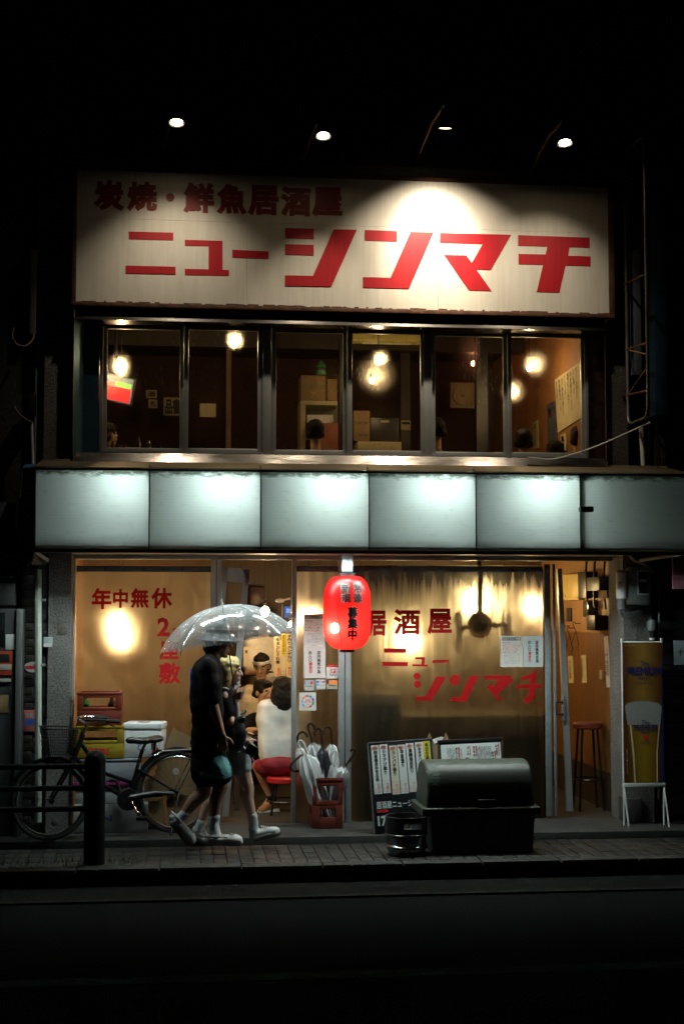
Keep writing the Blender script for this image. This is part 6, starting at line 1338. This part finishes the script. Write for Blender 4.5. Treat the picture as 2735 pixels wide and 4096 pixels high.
write(MB(), '17:00', .03, .20, H_ - .675, H_ - .59, -.001, .04).xf(M1).build('lettering', CHALK, b1, smooth=0)
MB().box(.028, .12, -.0025, -.001, H_ - .565, H_ - .542, 0, M1).build('red_stroke', REDI, b1, smooth=0)
M2 = mframe(1778, 3338, BY - .02, -4.0, -7); W2 = S(1752, 2003, BY); 
b2 = thing('menu_board', 'second board with a white handwritten sheet half hidden by the bin', 'menu board', M2.translation)
M2 = M2 @ Matrix.Rotation(R(1.8), 4, 'Y')
MB().box(0, W2, 0, .025, 0, .76, .004, M2).build('board', mat('blackboard', (.018, .018, .024)), b2)
MB().box(-.01, W2 + .01, -.006, .032, .738, .765, .004, M2).build('top_trim', BLACK, b2)
for s in (-.012, W2): MB().box(s, s + .012, -.006, .032, 0, .738, .003, M2).build('side_trim', DWOOD, b2)
sh = MB().box(.012, W2 - .012, -.003, -.001, .28, .724, 0, M2).build('menu_sheet', mat('cool_paper', (.80, .83, .82)), b2, smooth=0)
mbk, mbr, mbo = MB(), MB(), MB()
for s, u, v, w_, h_ in (('七月', .905, .03, .05, .22), ('おすすめ', .84, .17, .05, .24), ('生もの', .53, .05, .05, .2), ('さしみ', .43, .05, .045, .17), ('四品', .40, .27, .045, .14), ('あれこれ', .235, .06, .05, .25), ('肉', .48, .46, .05, .09), ('ト', .93, .46, .04, .07)):
    x_ = .012 + (W2 - .024) * u; z_ = .724 - .42 * v; write(mbk, s, x_, x_ + w_ * .45, z_ - h_ * .44, z_, -.0035, .045, True)
    mbr.prism([(x_ + w_ * .5, z_ + .003), (x_ + w_ * .68, z_), (x_ + w_ * .66, z_ - h_ * .42), (x_ + w_ * .54, z_ - h_ * .46)], -.0045, -.0035)
names = ['枝豆', '冷奴', '鰯刺身', '蛸ぶつ', '鯵たたき', '穴子天', '焼茄子', '胡瓜', 'もずく', '鰹たたき', '鱧落とし', '烏賊焼']
for k in range(21):
    u = (.10 + .022 * k) if k < 6 else (.30 + .03 * (k - 6)) if k < 8 else (.60 + .019 * (k - 8)); L = random.uniform(.16, .26); x_ = .012 + (W2 - .024) * u; z_ = .724 - .42 * (.06 + .03 * (k % 2))
    write(mbk, names[k % 12] + names[(k * 5 + 3) % 12], x_, x_ + .0085, z_ - L * .44, z_, -.0035, .01, True); write(mbo, random.choice(['三八〇', '四五〇', '五八〇']), x_, x_ + .007, z_ - .155, z_ - .125, -.0035, 0, True)
for k in range(24): x_ = .03 + k * (W2 - .06) / 24; write(mbk if k % 3 else mbo, names[(k * 7) % 12], x_, x_ + .010, .724 - .235, .724 - .20, -.0035, .01, True)
mbk.xf(M2).build('lettering', INK, sh, smooth=0); mbr.xf(M2).build('red_stroke', REDI, sh, smooth=0); mbo.xf(M2).build('lettering', mat('pink_ink', (.6, .25, .2), .6), sh, smooth=0)
q = P(1790, 2950, -.16); bgm = MB()
for i in range(7):
    for j in range(5): bgm.v.append(V((q.x - .13 + .30 * i / 6, q.y + .05 * j, q.z - .03 + .035 * noise.noise(V((i * .7, j * .6, 3))) + .03 * math.sin(i * .9) - .018 * abs(j - 2))))
bgm.f = [(i * 5 + j, i * 5 + j + 1, (i + 1) * 5 + j + 1, (i + 1) * 5 + j) for i in range(6) for j in range(4)]
wb = thing('cardboard_box', 'open dark box with crumpled plastic on top behind the second board', 'box', (q.x, q.y, .052))
bgm.build('plastic_wrap', mat('crumpled_plastic', (.30, .33, .33), .1, 0, .2), wb); MB().box(q.x - .15, q.x + .18, q.y - .01, q.y + .25, .052, q.z - .06, .005).build('carton', mat('dark_cardboard', (.22, .14, .07)), wb)
for s, tt in ((-.16, 8), (-.02, -6)): MB().add([(q.x + s - .04, q.y, q.z - .06), (q.x + s + .05, q.y, q.z - .06), (q.x + s + .005, q.y + .01, q.z + .045)], [(0, 1, 2)]).build('flap', mat('dark_cardboard', (.22, .14, .07)), wb, smooth=0)

# ================================================================== BIN and KEG
TB = -1.06
bx0, bx1 = P(1724, 3300, TB).x, P(2141, 3300, TB).x; rx0, rx1 = P(1686, 3235, TB).x, P(2158, 3235, TB).x; zr0, zr1, zl = P(1920, 3262, TB).z, P(1920, 3228, TB).z, P(1920, 3050, TB).z; lx0, lx1 = P(1708, 3100, TB).x, P(2131, 3100, TB).x
BINM = mat('bin_plastic', (.022, .045, .034), .38, 0, .25, 8, .25, 60); BINL = mat('bin_lid_plastic', (.026, .040, .031), .55, 0, .2, 8, .35, 45)
bn = thing('waste_bin', 'large dark green plastic bin with a rounded lid and black flap', 'bin', ((bx0 + bx1) / 2, TB, 0)); D = .50
def frus(x0, x1, y0, y1, z0, X0, X1, Y0, Y1, z1): return MB().add([(x0, y0, z0), (x1, y0, z0), (x1, y1, z0), (x0, y1, z0), (X0, Y0, z1), (X1, Y0, z1), (X1, Y1, z1), (X0, Y1, z1)], [(0, 3, 2, 1), (4, 5, 6, 7), (0, 1, 5, 4), (1, 2, 6, 5), (2, 3, 7, 6), (3, 0, 4, 7)])
def bev(o, wd=.012): m_ = o.modifiers.new('bevel', 'BEVEL'); m_.width = wd; m_.segments = 3; m_.limit_method = 'ANGLE'; return o
bev(frus(bx0 + .02, bx1 - .02, TB + .02, TB + D - .02, .002, bx0, bx1, TB, TB + D, zr0).build('body', BINM, bn))
for k in range(1, 4): x_ = bx0 + (bx1 - bx0) * k / 4; MB().box(x_ - .012, x_ + .012, TB - .003, TB + .02, .05, zr0 - .02, .005).build('stiffening_rib', BINM, bn)
bev(MB().box(rx0, rx1, TB - .035, TB + D + .03, zr0, zr1).build('rim', BINL, bn))
lid = MB(); hh = zl - zr1; cp_ = []
for k in range(0, 19): a_ = R(180 * k / 18); cy_ = TB + D / 2 - math.cos(a_) * (D / 2) * abs(math.cos(a_)) ** -.0; cp_.append((TB + D / 2 - (D / 2) * (abs(math.cos(a_)) ** .75) * (1 if math.cos(a_) > 0 else -1), zr1 + hh * (math.sin(a_) ** .62)))
n = len(cp_)
vs = [(lx0 - (.012 if z_ < zr1 + .05 else 0), y_, z_) for y_, z_ in cp_] + [(lx1 + (.012 if z_ < zr1 + .05 else 0), y_, z_) for y_, z_ in cp_]
lid.add(vs, [tuple(range(n))[::-1], tuple(range(n, 2 * n))] + [(i, i + 1, n + i + 1, n + i) for i in range(n - 1)] + [(0, n, 2 * n - 1, n - 1)])
lo = bev(lid.build('lid', BINL, bn, smooth=50), .02)
fx0, fx1 = P(1762, 3150, TB).x, P(2122, 3150, TB).x
fp = [(TB - .004 + (y_ - TB) * 1.0 - .004, z_) for y_, z_ in cp_ if z_ < zr1 + hh * .93 and y_ < TB + D * .3]
fl_ = MB().add([(fx0, y_, z_) for y_, z_ in fp] + [(fx1, y_, z_) for y_, z_ in fp], [(i, len(fp) + i, len(fp) + i + 1, i + 1) for i in range(len(fp) - 1)]).build('flap', mat('bin_flap', (.012, .014, .013), .45), bn, smooth=60)
MB().box((fx0 + fx1) / 2 - .07, (fx0 + fx1) / 2 + .07, TB - .03, TB - .008, zr1 + .02, zr1 + .06, .008).build('flap_handle', BLACK, fl_)
KY = -1.02; kx0, kx1 = P(1539, 3340, KY).x, P(1709, 3340, KY).x; kr = (kx1 - kx0) / 2; kc = V(((kx0 + kx1) / 2, KY, 0)); kz = P(1620, 3262, KY).z
kg = thing('beer_keg', 'steel beer keg with a black slotted collar beside the bin', 'keg', kc)
KST = mat('keg_steel', (.30, .33, .34), .22, 1, .25, 5)
zb1 = kz - .115
MB().lathe([(kr * .80, .004), (kr * .86, .03), (kr * .93, .05), (kr * .93, zb1 * .30), (kr * 1.0, zb1 * .36), (kr * 1.0, zb1 * .40), (kr * .93, zb1 * .46), (kr * .93, zb1 * .80), (kr * 1.0, zb1 * .86), (kr * 1.0, zb1 * .90), (kr * .93, zb1 * .96), (kr * .7, zb1 + .02), (0, zb1 + .03)], kc, 40).build('barrel', KST, kg)
col_ = MB(); n = 48
for j in range(n):                                          # collar wall with three hand slots
    a0, a1 = 2 * math.pi * j / n, 2 * math.pi * (j + 1) / n; md_ = (math.degrees(a0) % 120); slot = 14 < (md_ + 4) % 120 < 68
    for z0_, z1_ in (((zb1 - .01, zb1 + .030), (kz - .040, kz)) if slot else ((zb1 - .01, kz),)):
        q = [kc + V((kr * k_ * math.cos(a_), kr * k_ * math.sin(a_), z_)) for k_ in (.93, .98) for z_ in (z0_, z1_) for a_ in (a0, a1)]
        col_.add(q, [(0, 2, 3, 1), (4, 5, 7, 6), (2, 6, 7, 3), (0, 1, 5, 4), (0, 4, 6, 2), (1, 3, 7, 5)])
col_.build('collar', mat('keg_rubber', (.02, .02, .021), .5), kg, smooth=40)
MB().lathe([(0, zb1 + .03), (.03, zb1 + .03), (.03, zb1 + .06), (0, zb1 + .062)], kc, 16).build('valve', CHROME, kg)

# ================================================================== BEER ADVERTISEMENT STAND
AYY = -.14
a = px_rect(2491, 2570, 2650, 3130, AYY); aw, ah = a[1] - a[0], a[3] - a[2]; acx = (a[0] + a[1]) / 2
ad = thing('banner_stand', 'beer advertisement banner on a white tube stand by the right pillar', 'banner', (acx, AYY, .05))
bnn = MB().box(a[0], a[1], AYY, AYY + .003, a[2], a[3]).build('banner', shader('amber_print', f_beer((.25, .14, .026), (.085, .03, .006), cen=0, wid=.15)), ad, smooth=0)
def AD(u, v): return (a[0] + (u - 735) / 300 * aw, a[3] - (v - 785) / 1060 * ah)
def adpoly(pts, m, k, nm): MB().prism([AD(*p_) for p_ in pts], AYY - .0012 * k, AYY - .0003).build(nm, m, bnn, smooth=0)
adpoly([(1036, 785), (1036, 1845), (1010, 1845), (1022, 1300)], mat('navy_print', (.015, .02, .10), .4), 1, 'printed_edge')
adpoly([(768, 1400), (1012, 1400), (1004, 1520), (985, 1610), (980, 1700), (985, 1845), (805, 1845), (805, 1700), (790, 1610), (775, 1520)], shader('lager_print', f_beer((.30, .19, .016), (.17, .085, .008), cen=0, wid=.11)), 2, 'printed_glass')
adpoly([(752, 1300), (750, 1265), (772, 1245), (830, 1232), (930, 1232), (1000, 1248), (1026, 1275), (1022, 1320), (1012, 1408), (765, 1408)], mat('foam_print', (.28, .275, .26), .4, 0, .08, 40), 3, 'printed_foam')
adpoly([(782, 1410), (792, 1410), (812, 1610), (822, 1845), (812, 1845), (800, 1620)], mat('glass_edge_print', (.70, .60, .35), .4), 3, 'printed_glint'); adpoly([(1000, 1410), (1008, 1410), (990, 1600), (986, 1845), (978, 1845), (980, 1620)], mat('glass_edge_print', (.7, .6, .35)), 3, 'printed_glint')
def adtext(s, u0, v0, u1, v1, m, b=.02, k=4):
    p0, p1 = AD(u0, v1), AD(u1, v0); write(MB(), s, p0[0], p1[0], p0[1], p1[1], AYY - .0012 * k, b).build('lettering', m, bnn, smooth=0)
NAVY = mat('navy_print', (.015, .02, .1))
adtext('The', 866, 925, 932, 968, NAVY, 0); adtext('PREMIUM', 765, 972, 1020, 1036, NAVY, .03); adtext("MALT'S", 852, 1046, 936, 1072, NAVY, .02); adtext('Premium Taste', 830, 1085, 965, 1100, NAVY, 0)
adtext('The', 868, 1375, 930, 1408, NAVY, 0, 6); adtext('PREMIUM', 813, 1410, 985, 1455, NAVY, .03, 6); adtext("MALT'S", 866, 1460, 930, 1480, NAVY, .02, 6); adtext('SUNTORY', 858, 1536, 940, 1552, NAVY, .02, 6)
adpoly([(898 + 18 * math.cos(t * .5), 1507 + 20 * math.sin(t * .5)) for t in range(13)], REDI, 5, 'round_mark')
adtext('ザ・プレミアム', 752, 800, 830, 812, mat('pale_print', (.6, .55, .4), .5), 0)
adtext('|'.join('飲酒は二十歳から'), 754, 1600, 762, 1780, mat('pale_print', (.6, .55, .4), .5), 0) if 0 else None
p0, p1 = AD(752, 1780), AD(764, 1590); write(MB(), 'お酒は二十歳になってから', p0[0], p1[0], p0[1], p1[1], AYY - .004, 0, True).build('lettering', mat('pale_print', (.6, .55, .4)), bnn, smooth=0)
for s in (a[0], a[1]):
    MB().tube([(s, AYY + .015, .052), (s, AYY + .015, a[3] + .03)], .009, 10).build('upright', WPVC, ad); MB().tube([(s, AYY + .015, a[3] - .0), (s, AYY + .015, a[3] + .035)], .012, 10).build('cap', WHITE, ad)
    MB().tube([(s, AYY + .015, a[2] - .012), (s, AYY - .11, .052)], .008, 8).build('front_leg', WPVC, ad)
MB().box(a[0] - .01, a[1] + .012, AYY - .004, AYY + .03, a[2] - .04, a[2] - .006, .004).build('lower_bar', WPVC, ad); MB().tube([(a[0], AYY + .015, a[3] + .002), (a[1], AYY + .015, a[3] + .002)], .008, 8).build('upper_bar', WPVC, ad)

# ================================================================== RIGHT PILLAR FITTINGS
a = px_rect(2512, 2267, 2604, 2436, -.13); mt = thing('electric_meter', 'rounded grey electric meter with a dark window on the right pillar', 'meter', ((a[0] + a[1]) / 2, -.13, a[2]))
MB().box(a[0], a[1], -.13, -.002, a[2] + .03, a[3], .035).build('case', GREYP, mt); b = px_rect(2546, 2282, 2596, 2380, -.133); MB().box(b[0], b[1], -.138, -.128, b[2], b[3], .003).build('frame', mat('pale_grey_plastic', (.32, .33, .33), .5), mt); MB().box(b[0] + .012, b[1] - .012, -.141, -.1385, b[2] + .012, b[3] - .012).build('window', mat('dark_glass', (.01, .012, .013), .08), mt)
MB().box(b[0] + .02, b[1] - .03, -.1425, -.1412, b[2] + .11, b[2] + .135).build('dial', mat('dial_grey', (.25, .26, .26), .5), mt)
a = px_rect(2463, 2285, 2506, 2394, -.08); pc = thing('white_canister', 'white plastic canister hanging beside the grey electric meter', 'canister', ((a[0] + a[1]) / 2, -.08, a[2])); r_ = (a[1] - a[0]) / 2; cc = V(((a[0] + a[1]) / 2, -.08, 0))
MB().lathe([(r_ * .95, a[2]), (r_, a[2] + .01), (r_, a[3] - .01), (r_ * .95, a[3])], cc, 24).build('tube', WPVC, pc); MB().lathe([(r_ * 1.04, a[3] - .012), (r_ * 1.04, a[3] + .006), (0, a[3] + .01)], cc, 24).build('cap', GREYP, pc); MB().lathe([(r_ * .8, a[2] - .09), (r_ * .8, a[2])], cc, 20).build('neck', GREYP, pc)
MB().tube([cc + V((0, 0, a[3])), V((cc.x - .005, -.05, az0))], .002, 5).build('wire', WPVC, pc); MB().box(a[0] + .005, a[0] + .03, -.08 - r_ - .001, -.08 - r_ + .012, a[3] - .105, a[3] - .095).build('label_patch', mat('purple_ink', (.15, .08, .2), .6), pc)
a = px_rect(2588, 2478, 2624, 2570, -.06); cc = V(((a[0] + a[1]) / 2, -.06, 0)); r_ = (a[1] - a[0]) / 2; dm = thing('gas_regulator', 'small grey dome topped fitting under the electric meter', 'fitting', (cc.x, -.06, a[2]))
MB().lathe([(r_ * .55, a[2]), (r_ * .62, a[2] + .08), (r_ * .9, a[2] + .1)], cc, 18).build('stem', BLACK, dm); MB().lathe([(r_, a[3] - .09), (r_, a[3] - .03), (r_ * .8, a[3] - .008), (0, a[3])], cc, 20).build('dome', GREYP, dm); MB().lathe([(r_ * .64, a[2] + .02), (r_ * .66, a[2] + .035), (r_ * .62, a[2] + .04)], cc, 18).build('band', WHITE, dm)
def cable(label, pts, r_, m, name='cable', cat='cable'): o_ = [V(p_) for p_ in pts]; return tag(MB().tube(o_, r_, 8).build(name, m, None, o_[0]), label, cat)
def smooth_pts(pts, n=6):
    sp = []
    for i in range(len(pts) - 1):
        p0, p1, p2, p3 = pts[max(i - 1, 0)], pts[i], pts[i + 1], pts[min(i + 2, len(pts) - 1)]
        for k in range(n): s = k / n; sp.append(.5 * ((2 * p1) + (p2 - p0) * s + (2 * p0 - 5 * p1 + 4 * p2 - p3) * s * s + (3 * p1 - p0 - 3 * p2 + p3) * s ** 3))
    return sp + [pts[-1]]
for k in range(3): cable(('outer', 'middle', 'inner')[k] + ' grey hose curling under the white canister', smooth_pts([P(2478 + 6 * k, 2380, -.07), P(2470 + 7 * k, 2420, -.08), P(2484 + 6 * k, 2462 - 6 * k, -.09), P(2520, 2468 - 7 * k, -.08), P(2560, 2450 - 4 * k, -.04)]), .011, mat('grey_hose', (.10, .105, .11), .5), 'hose', 'hose')
cable('pale conduit curving from the canopy corner down to the meter', smooth_pts([P(2515, 2222, -.04), P(2540, 2245, -.06), P(2580, 2262, -.08), P(2610, 2290, -.05)]), .011, WPVC)
cable('thin black wire looping beside the dome fitting', smooth_pts([P(2560, 2480, -.02), P(2545, 2530, -.02), P(2552, 2570, -.02)]), .004, BLACK)
cable('vertical grey conduit at the outer edge of the right pillar', [P(2634, 2250, -.03), P(2634, 3200, -.03)], .012, GREYP)
# right neighbour
nb = thing('neighbour_shop', 'dark neighbouring shop front at the right edge with black shutter', 'building', (X(2612), 0, 0))
MB().box(X(2612), 8, .06, .5, -.02, 7.8).build('wall', NEIGH, nb); MB().box(X(2606), X(2612) + .001, .02, .4, -.02, 7.0).build('corner_trim', BLACKM, nb)
for k in range(22): z_ = .1 + k * .1; MB().box(X(2640), 6, .045, .06, z_ + .004, z_ + .096, .003).build('shutter_slat', BLACKM, nb)
tag(MB().box(P(2688, 2290, -.3).x, P(2688, 2290, -.3).x + .5, -.3, -.28, P(2700, 2356, -.3).z, P(2700, 2230, -.3).z, .004).build('cloth_banner', mat('pink_cloth', (.40, .16, .22), .8, 0, .1), None, P(2688, 2356, -.3)), 'dusky pink cloth hanging at the right edge under the canopy', 'banner')
bs = pbox('hanging_sign', 'dim pale blue sign with brush writing at the right edge', 'sign', 2694, 2562, 2790, 2660, -.1, .02, mat('pale_blue_sign', (.20, .25, .27), .6, 0, .1)); ptext(bs, '十三', 2706, 2596, 2760, 2622, -.1, INK, .02)
gt = [P(2556, 2243, -.30), P(2735, 2215, -.60)]
tag(MB().tube([gt[0], gt[1]], .022, 8, sy=.5).build('gutter', mat('gutter_white', (.42, .43, .40), .6, 0, .2), None, gt[0]), 'dirty white gutter end slanting under the canopy at the right', 'gutter')
pbox('stone_block', 'pale concrete block behind the legs of the banner stand', 'block', 2500, 3195, 2566, 3290, -.03, .2, CONC)
# wire frame of a removed projecting sign, conduits
xs_ = P(2505, 1350, -.12).x
def loop(pts): return [PX(px, py, xs_) for px, py in pts]
lp = loop([(2490, 640), (2500, 1000), (2510, 1350), (2527, 1690)]); yN = -.66
fr = thing('sign_frame', 'tall pale tube frame of a missing projecting sign at right', 'frame', lp[-1])
zt3, zb3 = PX(2490, 620, xs_).z, P(2526, 1700, -.12).z; loopp = [V((xs_, -.12, zb3 + .08)), V((xs_, -.12, zt3 - .08)), V((xs_, -.16, zt3 - .01)), V((xs_, -.22, zt3)), V((xs_, yN + .1, zt3)), V((xs_, yN + .03, zt3 - .02)), V((xs_, yN, zt3 - .1)), V((xs_, yN, zb3 + .1)), V((xs_, yN + .03, zb3 + .02)), V((xs_, yN + .1, zb3)), V((xs_, -.22, zb3)), V((xs_, -.15, zb3 + .02))]
MB().tube(loopp, .013, 10, True).build('tube_loop', mat('dull_pale_metal', (.18, .175, .16), .4, .5, .2), fr)
for z_ in (zb3 + .22, zb3 + .62, (zb3 + zt3) / 2): MB().tube([(xs_, yN, z_), (xs_, .0, z_ + .05)], .010, 8).build('bracket', RUST, fr)
MB().tube([(xs_, yN, zb3 + .42), (xs_, -.12, zb3 + .26)], .006, 6).build('tie_rod', CARD, fr); MB().tube([(xs_, yN, zb3 + .52), (xs_, -.12, zb3 + .66)], .006, 6).build('tie_rod', CARD, fr)
pbox('wall_panel', 'dim grey blue panel on the wall behind the tube frame', 'panel', 2524, 1000, 2562, 1500, -.06, .05, mat('dim_blue_panel', (.13, .15, .19), .6, 0, .2))
pbox('wall_panel', 'dark blue neighbouring sign face beside the tube frame', 'sign', 2612, 640, 2662, 1660, -.2, .4, mat('dark_blue_panel', (.012, .04, .075), .6, 0, .2))
cable('pale vertical conduit below the tube frame down to the canopy', [P(2562, 1710, -.05), P(2572, 1885, -.05)], .020, WPVC, 'conduit', 'pipe')
cable('long white cable sagging from the tube frame to the window sill', smooth_pts([P(2598, 1690, -.5), P(2520, 1725, -.35), P(2450, 1757, -.25), P(2370, 1790, -.2), P(2300, 1814, -.17), P(2215, 1836, -.15), P(2160, 1835, -.145), P(2112, 1830, -.14)]), .0065, WPVC)
cable('dark pipe on the rough wall right of the pale conduit', [P(2625, 1700, -.03), P(2635, 1890, -.03)], .018, BLACKM, 'conduit', 'pipe')

# ================================================================== LEFT NEIGHBOUR
nl = thing('neighbour_shop', 'dark neighbouring building at the left edge with a brick strip', 'building', (X(150), 0, 0))
MB().box(-8, X(186), .14, .5, -.02, 7.8).build('wall', NEIGH, nl); MB().box(X(126), X(166), .05, .139, 2.5, 7.8).build('plaster_strip', mat('grey_render', (.16, .155, .15), .9, 0, .2, 4), nl)
bw = MB().box(X(86), X(186), .06, .139, .05, 2.4).build('brick_wall', mat('mortar', (.05, .05, .05), .9), nl)
bm_ = [MB().box(-.104, .104, -.006, .006, -.029, .029, .003).build('brick', m_).data for m_ in (mat('dark_brick', (.014, .011, .010), .5, 0, .4, 10, .2), mat('dark_brick_b', (.02, .015, .013), .5, 0, .4, 10, .2))]
for o in [q for q in bpy.data.objects if q.data in bm_]: bpy.data.objects.remove(o)
for k in range(35):
    for j in range(2 if k % 2 else 1):
        o = bpy.data.objects.new('brick', bm_[random.random() < .4]); COL.objects.link(o); o.parent = bw; o.location = V((X(136) + (0 if k % 2 == 0 else (-.055 if j == 0 else .16)), .054, .09 + k * .066)) - WL[bw]
        if k % 2: o.scale.x = .48
cable('pale vertical downpipe at the edge of the left pillar', [P(154, 2278, -.06), P(154, 3288, -.06)], .028, mat('pipe_green_grey', (.42, .47, .42), .45, 0, .1), 'downpipe', 'pipe')
for py in (2400, 2660, 2960): c_ = P(154, py, -.06); MB().box(c_.x - .034, c_.x + .06, -.075, -.02, c_.z - .009, c_.z + .009, .003).build('pipe_clip', ALUD, bpy.data.objects['downpipe'])
vm = thing('vending_machine', 'grey vending machine at the left edge with red framed coin slot', 'vending machine', P(30, 3250, -.1) * 1 - V((0, 0, P(30, 3250, -.1).z - .0)))
VMY = -.12; a = px_rect(-160, 2435, 88, 3320, VMY); MB().box(a[0], a[1], VMY, .05, .02, a[3], .01).build('body', mat('machine_grey', (.05, .053, .056), .5, .2, .15), vm); b = px_rect(60, 2436, 84, 3300, VMY - .02); MB().box(b[0], b[1], VMY - .03, VMY - .001, .02, b[3], .006).build('edge_post', mat('machine_trim', (.16, .17, .17), .4, .4, .1), vm)
for r, m_, nm, k in (((-40, 2605, 50, 2700), mat('orange_red_frame', (.40, .05, .02), .4), 'coin_frame', .012), ((-30, 2616, 40, 2648), BLACK, 'display', .016), ((-30, 2658, 48, 2680), mat('silver_label', (.35, .34, .30), .5), 'label_plate', .016), ((-30, 2450, 22, 2585), mat('dark_glass', (.01, .012, .013)), 'window', .008), ((24, 2537, 60, 2598), mat('cool_paper', (.80, .83, .82)), 'paper_notice', .006), ((-30, 2715, 44, 2728), mat('silver_label', (.35, .34, .3)), 'tray_edge', .02), ((-40, 2780, 36, 2850), CARD, 'paper_patch', .006)):
    q = px_rect(*r, VMY - .001); MB().box(q[0], q[1], VMY - k, VMY - .0008, q[2], q[3], .002).build(nm, m_, vm)
q = px_rect(-20, 2332, 60, 2420, VMY); MB().box(q[0], q[1], VMY, .02, q[2], q[3], .004).build('top_box', mat('machine_grey', (.1, .105, .11)), vm)
stk = P(133, 2668, .03); rs = MB().lathe([(0, 0), (.072, 0), (.072, .003), (0, .003)], (stk.x, .046, stk.z), 28, Matrix.Rotation(R(90), 3, 'X'), 1, .62).build('round_sticker', WHITE, None, stk); tag(rs, 'oval white sticker with a red band on the brick strip', 'sticker')
q = px_rect(102, 2664, 164, 2676, .04); MB().box(q[0], q[1], .041, .0425, q[2], q[3]).build('red_band', REDI, rs)
ps = pbox('small_poster', 'small red and blue poster on the brick strip behind the pipe', 'poster', 93, 2840, 142, 2926, .035, .004, mat('faded_red_print', (.45, .13, .12), .6, 0, .2, 20)); q = px_rect(100, 2876, 138, 2900, .034); MB().box(q[0], q[1], .0335, .0348, q[2], q[3]).build('blue_block', BLUEI, ps); ptext(ps, '注意', 102, 2852, 134, 2870, .034, WHITE, .03)
pl = pbox('small_plate', 'small pale plate on the left pillar at head height', 'plate', 176, 2548, 212, 2588, -.004, .004, mat('pale_plate', (.30, .34, .36), .5, 0, .1)); q = px_rect(176, 2572, 208, 2587, -.005); MB().box(q[0], q[1], -.006, -.0042, q[2], q[3]).build('white_line', WHITE, pl)
pbox('brown_plate', 'dull brown stained plate on the left pillar beside the frame', 'plate', 232, 2492, 268, 2538, -.004, .004, mat('stained_plate', (.08, .07, .06), .6, 0, .5, 30))
nc = thing('blue_awning', 'blue folded canopy end standing out from the left neighbour', 'canopy', P(100, 2190, -.6)); BLC = mat('blue_canvas', (.03, .08, .22), .6, 0, .2, 6)
pp = [(138, 1868), (92, 1872), (78, 1990), (70, 2120), (78, 2170), (138, 2206)]; q = [P(u, v, -.72) for u, v in pp]
MB().add(q + [p_ + V((-.06, .70, .10)) for p_ in q], [tuple(range(6)), tuple(range(11, 5, -1))] + [(i, i + 6, (i + 1) % 6 + 6, (i + 1) % 6) for i in range(6)]).build('canvas', BLC, nc, smooth=0)
MB().tube(q, .008, 6, True).build('edge_tube', ALUD, nc)
MB().add([P(60, 2200, -.72), P(-300, 2196, -.72), P(-300, 2000, -.4), P(66, 2010, -.4)], [(0, 1, 2, 3)]).build('canvas_front', mat('navy_canvas', (.012, .016, .04), .7), nc, smooth=0)
pbox('conduit_box', 'pale vertical trunking high on the left wall strip', 'trunking', 122, 1000, 146, 1336, .0, .05, mat('trunking_grey', (.20, .20, .195), .6, 0, .1))
cable('thin pale pipe running down to the left end of the canopy', [P(128, 1688, -.04), P(134, 1880, -.04)], .012, WPVC, 'conduit', 'pipe')
cable('hook shaped dark pipe below the left trunking', smooth_pts([P(58, 1310, -.1), P(50, 1345, -.12), P(70, 1378, -.12), P(104, 1384, -.1), P(132, 1358, -.05), P(136, 1336, -.02)]), .010, mat('rusted_pipe', (.14, .11, .08), .6, .3), 'pipe', 'pipe')
pbox('dark_bracket', 'small dark bracket on the left wall above the blue canopy', 'bracket', 116, 1572, 142, 1660, -.06, .1, BLACK)
cable('short rusty pipe beside the dark bracket on the left wall', smooth_pts([P(58, 1625, -.15), P(80, 1660, -.15), P(110, 1680, -.1), P(130, 1690, -.05)]), .010, mat('rusted_pipe', (.14, .11, .08)), 'pipe', 'pipe')
gl = thing('gutter', 'peeling white wooden eave end by the left pillar under the canopy', 'gutter', P(170, 2230, -.2))
q = [P(140, 2212, -.5), P(196, 2250, -.35), P(180, 2262, -.1), P(128, 2258, -.2)]; MB().add(q + [p_ + V((0, 0, .03)) for p_ in q], [(0, 1, 2, 3), (7, 6, 5, 4), (0, 4, 5, 1), (1, 5, 6, 2), (2, 6, 7, 3), (3, 7, 4, 0)]).build('eave', mat('peeling_white', (.36, .35, .31), .8, 0, .4, 20), gl, smooth=0)
